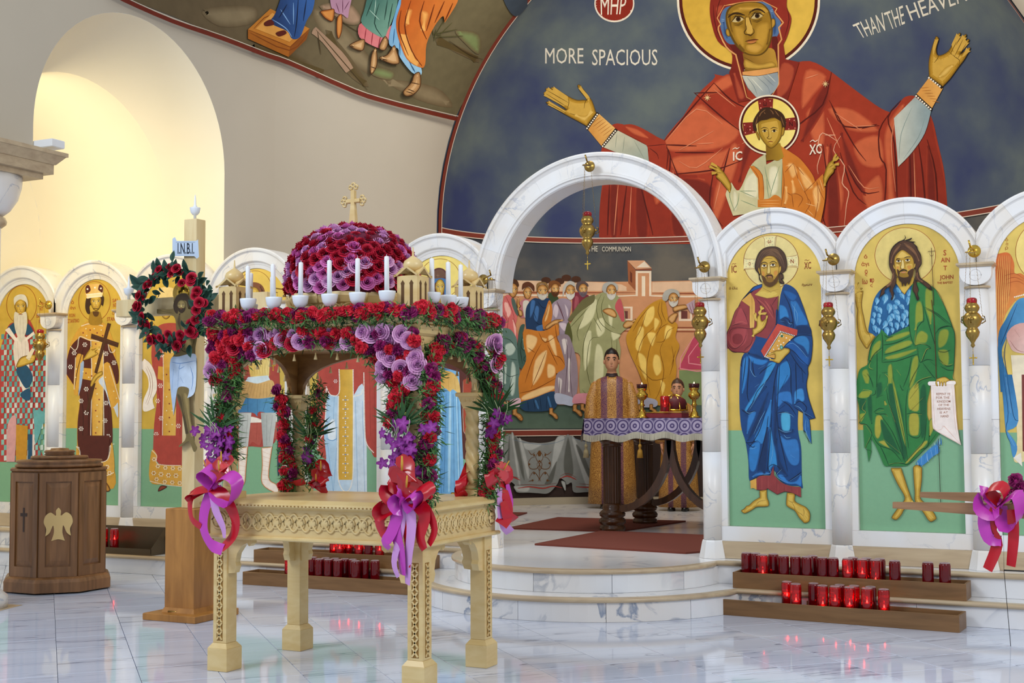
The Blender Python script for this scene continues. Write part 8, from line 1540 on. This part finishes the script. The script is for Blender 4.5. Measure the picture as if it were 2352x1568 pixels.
for y in (10.52, 11.34):
    for s, x in ((1, -4.175), (-1, -3.10)):
        m = MB(); pts = [(x+s*(.06+.47*sin(t)), y, .50+.60*(1-cos(t))) for t in [pi/2*i/10 for i in range(11)]]; vs = []
        for i, p in enumerate(pts):
            t_ = Vector(pts[min(i+1, 10)])-Vector(pts[max(i-1, 0)]); n_ = Vector((-t_.z, 0, t_.x)).normalized()
            for a_, d in ((-.03, -.035), (.03, -.035), (.03, .035), (-.03, .035)): vs.append((p[0]+n_.x*a_, y+d, p[2]+n_.z*a_))
        m.add(vs, [(i*4+j, i*4+(j+1) % 4, i*4+4+(j+1) % 4, i*4+4+j) for i in range(10) for j in range(4)]); part(m, 'curved_brace', 'altar_wood', AL)
AC = empty('altar_cloth', ((AX0+AX1)/2, 10.9, AZ), 'purple and white circle patterned altar cloth with pale fringe', 'cloth'); ol = [(AX0, AY1), (AX0, AY0), (AX1, AY0), (AX1, AY1)]
def drop(u): return .135+.012*sin(u*23)+.01*sin(u*7.3)
m = MB(); m.box(AX0-.012, AX1+.012, AY0-.012, AY1, AZ-.004, AZ+.002); n = 60
for (a_, b_) in ((ol[0], ol[1]), (ol[1], ol[2]), (ol[2], ol[3])):
    A_, B_ = Vector(a_), Vector(b_); nn = Vector((B_.y-A_.y, -(B_.x-A_.x))).normalized(); m.grid(lambda u, v: (lambda p: (p.x, p.y, AZ-v*drop(u*(B_-A_).length)))(A_+(B_-A_)*u-nn*(-.012-.018*v*(1+.6*sin(u*40)))), n, 4)
part(m, 'cloth', 'brocade', AC); m = MB(); r9 = random.Random(4)
for (a_, b_) in ((ol[0], ol[1]), (ol[1], ol[2]), (ol[2], ol[3])):
    A_, B_ = Vector(a_), Vector(b_); nn = Vector((B_.y-A_.y, -(B_.x-A_.x))).normalized(); k = int((B_-A_).length/.006)
    for i in range(k):
        u = i/k; p = A_+(B_-A_)*u+nn*(.032+.012*sin(u*40)); z = AZ-drop(u*(B_-A_).length); t_ = (B_-A_).normalized()*.0028; e = nn*r9.uniform(-.004, .004); m.add([(p.x-t_.x, p.y-t_.y, z+.006), (p.x+t_.x, p.y+t_.y, z+.006), (p.x+t_.x+e.x, p.y+t_.y+e.y, z-.05), (p.x-t_.x+e.x, p.y-t_.y+e.y, z-.05)], [(0, 1, 2, 3)])
o = part(m, 'fringe', plain('cream_fringe', '#cfcab4', .7), AC); o['kind'] = 'stuff'
for px, col in ((1346, '#a89a72'), (1470, '#b98a2c')):
    p = onY(px, 1035, AY0-.03); m = MB(); m.lathe([(0, .16), (.003, .15), (.003, .06), (.014, .05), (.014, .03), (.008, .025), (.02, .0), (.027, -.06), (0, -.06)], tuple(p), 12); part(m, 'tassel', plain('tassel_'+col[1:], col, .6), AC)
gst = MB().lathe([(.05, 0), (.055, .008), (.035, .02), (.03, .045), (.018, .06), (.016, .10), (.026, .11), (.016, .125), (.018, .155), (.035, .165), (.05, .185), (.052, .205), (.035, .225), (.03, .235), (.045, .25), (.046, .256)], (0, 0, 0), 20).mesh('stand', 'gold')
gcu = MB().lathe([(.03, .25), (.045, .262), (.047, .295), (.043, .295), (.03, .27), (0, .268)], (0, 0, 0), 16).mesh('red_cup', plain('dark_red_cup', '#4a0c12', .2, trans=.3))
for px, Y, d in ((1475, 10.52, 'left, before the golden robed painted man'), (1595, 10.6, 'right, beside the arch column')):
    p = onY(px, 950, Y); t = empty('altar_candlestand', (p.x, p.y, AZ+.002), 'polished gold oil lamp stand on the altar, '+d, 'lamp stand', 'gold stands on the altar'); inst('stand', gst, t); inst('red_cup', gcu, t); inst('flame', VF, t, (0, 0, .285))
p = onY(1535, 950, 10.62); t = empty('gospel_book', (p.x, p.y, AZ+.002), 'red covered book with gilt edges lying on the altar', 'book'); m = MB(); m.box(p.x-.17, p.x+.15, p.y-.09, p.y+.11, AZ+.003, AZ+.045, .004); part(m, 'cover', plain('red_leather', '#8c1420', .4), t); m = MB(); m.box(p.x-.172, p.x+.152, p.y-.092, p.y+.112, AZ+.047, AZ+.056, .003); part(m, 'gilt_plate', 'gold', t)
q = onY(1548, 930, 10.66); t = empty('mitre', (q.x, q.y, AZ+.06), 'domed crimson and gold crown standing on the altar book', 'crown'); m = MB(); m.lathe([(.095, 0), (.11, .03), (.115, .06), (.10, .10), (.06, .13), (0, .14)], (q.x, q.y, AZ+.06), 24); part(m, 'crimson_cap', plain('crimson_velvet', '#5a0f18', .6), t); m = MB()
for k in range(4): an = pi*k/4; m.tube([(q.x+.118*cos(s)*cos(an), q.y+.118*cos(s)*sin(an), AZ+.062+.142*sin(s)) for s in [pi*i/14 for i in range(15)]], .009, 5)
m.tube([(q.x+.113*cos(2*pi*i/20), q.y+.113*sin(2*pi*i/20), AZ+.07) for i in range(20)], .01, 5, closed=True); part(m, 'gold_bands', 'gold', t)
q = onY(1527, 935, 10.5); t = empty('altar_votive', (q.x, q.y, AZ+.058), 'lit red glass lamp in front of the altar crown', 'lamp'); inst('glass', VGL, t, scale=(1.1, 1.1, .7)); inst('flame', VF, t, (0, 0, .05))
rug = plain('rust_carpet', '#6f3326', .95, noise=.25, nscale=160, bmp=.3)
for pts, lb_ in (([(-4.28, 9.14), (-3.0, 8.99), (-2.6, 9.6), (-2.85, 10.36), (-4.23, 10.42)], 'large rust red rug in front of the altar'), ([(-5.12, 10.35), (-4.1, 10.44), (-3.9, 11.7), (-5.2, 11.65)], 'rust red rug beside the altar at the left'), ([(-6.1, 11.3), (-5.62, 11.45), (-5.75, 12.1), (-6.2, 12.0)], 'small rust red rug near the apse wall')):
    m = MB(); m.prism(pts, lambda a_, b_: (a_, b_, Z2+.001), lambda a_, b_: (a_, b_, Z2+.014)); tag(m.build('rug', rug), lb_, 'rug')
# --- litter poles with bow at the right edge
PL_ = empty('litter', (-.75, 7.6, .0), 'carrying litter with two tapered brown wooden poles at the right edge', 'litter'); M['litter_wood'] = wood('litter_wood', '#9c7654', '#7c5a3c', .5, (1, 10, 12), .5)
for (a_, b_, Y) in (((2050, 1153, 1167), (2290, 1156, 1186), 7.6), ((2113, 1130, 1142), (2330, 1132, 1160), 8.0)):
    P0, P1, Q0, Q1 = onY(a_[0], a_[1], Y), onY(a_[0], a_[2], Y), onY(b_[0], b_[1], Y), onY(b_[0], b_[2], Y); e = (Q0-P0)*1.0; f1 = (Q1-P1)*1.0; m = MB(); W = Vector((0, .045, 0)); v = [P0, P1, Q1+f1, Q0+e]; m.add(v+[x+W for x in v], [(0, 1, 2, 3), (7, 6, 5, 4), (0, 4, 5, 1), (1, 5, 6, 2), (2, 6, 7, 3), (3, 7, 4, 0)]); part(m, 'pole', 'litter_wood', PL_)
m = MB(); g0 = onY(2304, 1170, 7.75); g1 = onY(2306, 1309, 7.75); m.tube([g0, g1, g1+Vector((1.0, 0, 0)), g0+Vector((1.0, 0, 0))], .004, 6, closed=True)
m.tube([(g1.x, 7.75, g1.z), (g1.x+.02, 7.8, 0)], .002, 4); part(m, 'wire_frame', plain('black_wire', '#14110f', .5), PL_)
bow('magenta and red ribbon bow on the litter pole at the right edge', (2295, 1160), 7.55, [('red_satin', .05, [(2290, 1165, .02), (2275, 1215, .03), (2290, 1250, .03), (2268, 1308, .03)]), ('pink_satin', .05, [(2285, 1160, .02), (2260, 1190, .03), (2270, 1235, .04), (2300, 1242, .04)]), ('red_satin', .045, [(2325, 1170, .02), (2328, 1230, .03), (2322, 1300, .03)])], [('pink_satin', .07, [(2295, 1160, 0), (2255, 1130, .05), (2248, 1165, .06), (2275, 1180, .04), (2295, 1160, 0)]), ('pink_satin', .075, [(2295, 1160, 0), (2335, 1135, .06), (2340, 1190, .06), (2310, 1210, .05), (2295, 1160, 0)]), ('red_satin', .06, [(2295, 1150, 0), (2270, 1125, .05), (2300, 1115, .06), (2312, 1135, .05), (2295, 1155, 0)])])
garland('litter_garland', 'red and purple flower cluster on the litter at the right edge', [tuple(onY(x, y, 7.66)) for x, y in ((2335, 1110), (2345, 1140), (2370, 1170))], 14, (.03, .04), .03, 500, seed=51, up=(-.2, -1, .3))
# --- inlay strip and a pen left on the crucifix base
m = MB(); q = [onZ(x, y, 0) for x, y in ((-60, 1384), (53, 1389), (-60, 1418))]; m.add([(p.x, p.y, .0008) for p in q], [(0, 1, 2)]); tag(m.build('trim_1', 'travertine'), kind='structure')
p = onZ(400, 1405, .05); tag(MB().tube([(p.x-.05, p.y, .051), (p.x+.05, p.y+.01, .051)], .006, 8).build('pen', 'brass'), 'small brass coloured pen lying on the crucifix base board', 'pen')
# ================================================================ two robed servers behind the altar
rm, nt, b = new_mat('gold_purple_vestment'); v = coords(nt); sx = node(nt, 'ShaderNodeSeparateXYZ'); nt.links.new(v, sx.inputs[0])
ab = node(nt, 'ShaderNodeMath', operation='ABSOLUTE'); nt.links.new(sx.outputs['X'], ab.inputs[0])
band = ramp(nt, ab.outputs[0], [(.0, '#000000'), (.045, '#000000'), (.055, '#ffffff'), (.115, '#ffffff'), (.125, '#000000')])
vo = node(nt, 'ShaderNodeTexVoronoi', feature='DISTANCE_TO_EDGE'); vo.inputs['Scale'].default_value = 60; nt.links.new(v, vo.inputs['Vector'])
gp = ramp(nt, vo.outputs['Distance'], [(0, '#d0a050'), (.12, '#9c6a2c'), (.4, '#7c4a22')]); pp = ramp(nt, vo.outputs['Distance'], [(0, '#8a5a50'), (.2, '#54284c')])
mx = node(nt, 'ShaderNodeMix', data_type='RGBA'); nt.links.new(band, mx.inputs[0]); nt.links.new(gp, mx.inputs[6]); nt.links.new(pp, mx.inputs[7]); nt.links.new(mx.outputs[2], b.inputs['Base Color']); b.inputs['Roughness'].default_value = .45; M['vestment'] = rm
M['skin'] = plain('skin', '#c08a68', .55); M['black_hair'] = plain('black_hair', '#15100e', .5); M['brown_hair'] = plain('brown_hair', '#4a3324', .5); M['cassock'] = plain('dark_collar', '#241218', .6); M['shoe'] = plain('black_shoe', '#0e0c0c', .35); M['eye'] = plain('dark_eye', '#160e0a', .3); M['lip'] = plain('lip', '#9a5848', .5)
def ring(cx, cy, z, a_, b_, n=20): return [(cx+a_*cos(2*pi*i/n), cy+b_*sin(2*pi*i/n), z) for i in range(n)]
def loft(m, rings, smooth=True):
    n = len(rings[0]); vs = [p for r in rings for p in r]; m.add(vs, [(k*n+i, k*n+(i+1) % n, (k+1)*n+(i+1) % n, (k+1)*n+i) for k in range(len(rings)-1) for i in range(n)]+[tuple(reversed(range(n))), tuple((len(rings)-1)*n+i for i in range(n))], smooth); return m
def person(loc, rz, s, hair, label, turn=0.0):
    t = empty('person', loc, label, 'person', None, rz); t.scale = (s, s, s)
    def add(m, n, mt): o = m.build(n, mt); o.parent = t; return o
    # body: legs, trunk, neck and head as one surface, arms and hands joined to it
    m = MB(); R = [ring(0, 0, .1, .15, .1), ring(0, 0, .5, .15, .11), ring(0, 0, .9, .165, .115), ring(0, 0, 1.15, .15, .105), ring(0, 0, 1.36, .18, .10), ring(0, 0, 1.43, .10, .075), ring(0, -.005, 1.455, .056, .056), ring(0, -.01, 1.50, .052, .056)]
    for z, a_, b_, cy in ((1.515, .045, .06, -.03), (1.535, .062, .082, -.02), (1.565, .071, .092, -.012), (1.60, .075, .097, -.008), (1.64, .077, .1, -.004), (1.68, .074, .098, 0), (1.71, .062, .085, .004), (1.733, .04, .055, .006), (1.742, .012, .016, .006)): R.append(ring(0, cy, z, a_, b_))
    loft(m, R); m.add([(0, -.112, 1.635), (-.014, -.1, 1.575), (.014, -.1, 1.575), (0, -.128, 1.578), (0, -.1, 1.565)], [(0, 1, 3), (0, 3, 2), (1, 4, 3), (3, 4, 2)], True)
    for sd in (-1, 1):
        m.lathe([(0, -.026), (.012, -.015), (.014, .005), (.01, .022), (0, .026)], (sd*.079, 0, 1.60), 8)
        m.tube([(sd*.16, 0, 1.38), (sd*.225, -.01, 1.12), (sd*.215, -.07, .88)], [.045, .038, .028], 10)
        loft(m, [ring(sd*.213, -.078, .885, .022, .03, 10), ring(sd*.208, -.09, .84, .018, .042, 10), ring(sd*.205, -.095, .80, .014, .040, 10)])
        for k, (dy, L) in enumerate(((-.03, .065), (-.01, .075), (.01, .07), (.028, .055))): m.tube([(sd*.205, -.095+dy, .805), (sd*.20, -.1+dy, .805-L*.5), (sd*.19, -.102+dy, .805-L)], [.0095, .009, .007], 7)
        m.tube([(sd*.205, -.125, .855), (sd*.195, -.15, .83), (sd*.188, -.152, .80)], [.011, .0105, .008], 7)
    add(m, 'body', 'skin')
    # face details sit proud of the head
    for sd in (-1, 1):
        m = MB(); m.lathe([(0, -.008), (.015, 0), (0, .008)], (sd*.031, -.094, 1.622), 10); add(m, 'eye', 'eye')
        add(MB().tube([(sd*.014, -.101, 1.642), (sd*.03, -.1, 1.648), (sd*.05, -.086, 1.64)], .0055, 6), 'eyebrow', hair)
    add(MB().tube([(-.024, -.093, 1.548), (0, -.101, 1.55), (.024, -.093, 1.548)], [.003, .006, .003], 6), 'mouth', 'lip')
    m = MB(); m.grid(lambda u, v: (lambda an, ph: ((.083+.006*sin(9*an))*cos(an)*cos(ph), .012+.106*sin(an)*cos(ph)-(.014 if sin(an) < -.3 else 0)*sin(ph), 1.652-.05*max(0, sin(an))-.012*abs(cos(an))+.03*max(0, -sin(an))+(.112-.03*max(0, -sin(an))+.05*max(0, sin(an)))*sin(ph)))(2*pi*u, pi/2*v), 28, 10); add(m, 'hair', hair)
    # clothing
    m = MB(); Q = []
    for z, a_, b_ in ((.05, .27, .2), (.3, .255, .185), (.7, .235, .16), (1.0, .20, .135), (1.12, .185, .128), (1.25, .20, .13), (1.36, .205, .12), (1.41, .16, .1), (1.44, .09, .078)):
        Q.append([(p[0]*(1+.035*sin(7*i)*(1.2-z)), p[1]*(1+.05*sin(9*i)*(1.2-z)), z) for i, p in enumerate(ring(0, 0, z, a_, b_, 36))])
    loft(m, Q)
    for sd in (-1, 1): m.tube([(sd*.13, 0, 1.385), (sd*.17, 0, 1.345), (sd*.215, -.005, 1.2), (sd*.235, -.03, 1.02), (sd*.23, -.065, .90)], [.03, .062, .07, .072, .07], 14)
    add(m, 'robe', 'vestment'); m = MB(); m.lathe([(.09, 1.432), (.068, 1.45), (.062, 1.475), (.058, 1.476)], (0, 0, 0), 20); add(m, 'collar', 'cassock')
    for sd in (-1, 1): loft_ = MB(); loft(loft_, [ring(sd*.09, -.08, .001, .05, .13, 14), ring(sd*.09, -.08, .04, .048, .125, 14), ring(sd*.09, -.05, .085, .04, .08, 14)]); add(loft_, 'shoe', 'shoe')
    return t
p = onZ(1408, 1166, Z2); person((p.x, p.y, Z2+.001), .36, 1.0, 'black_hair', 'young server in gold and purple vestment standing behind the altar')
p = onZ(1560, 1172, Z2); person((p.x, p.y, Z2+.001), .2, .8, 'brown_hair', 'server with brown hair in gold robe, mostly hidden behind the altar crown')
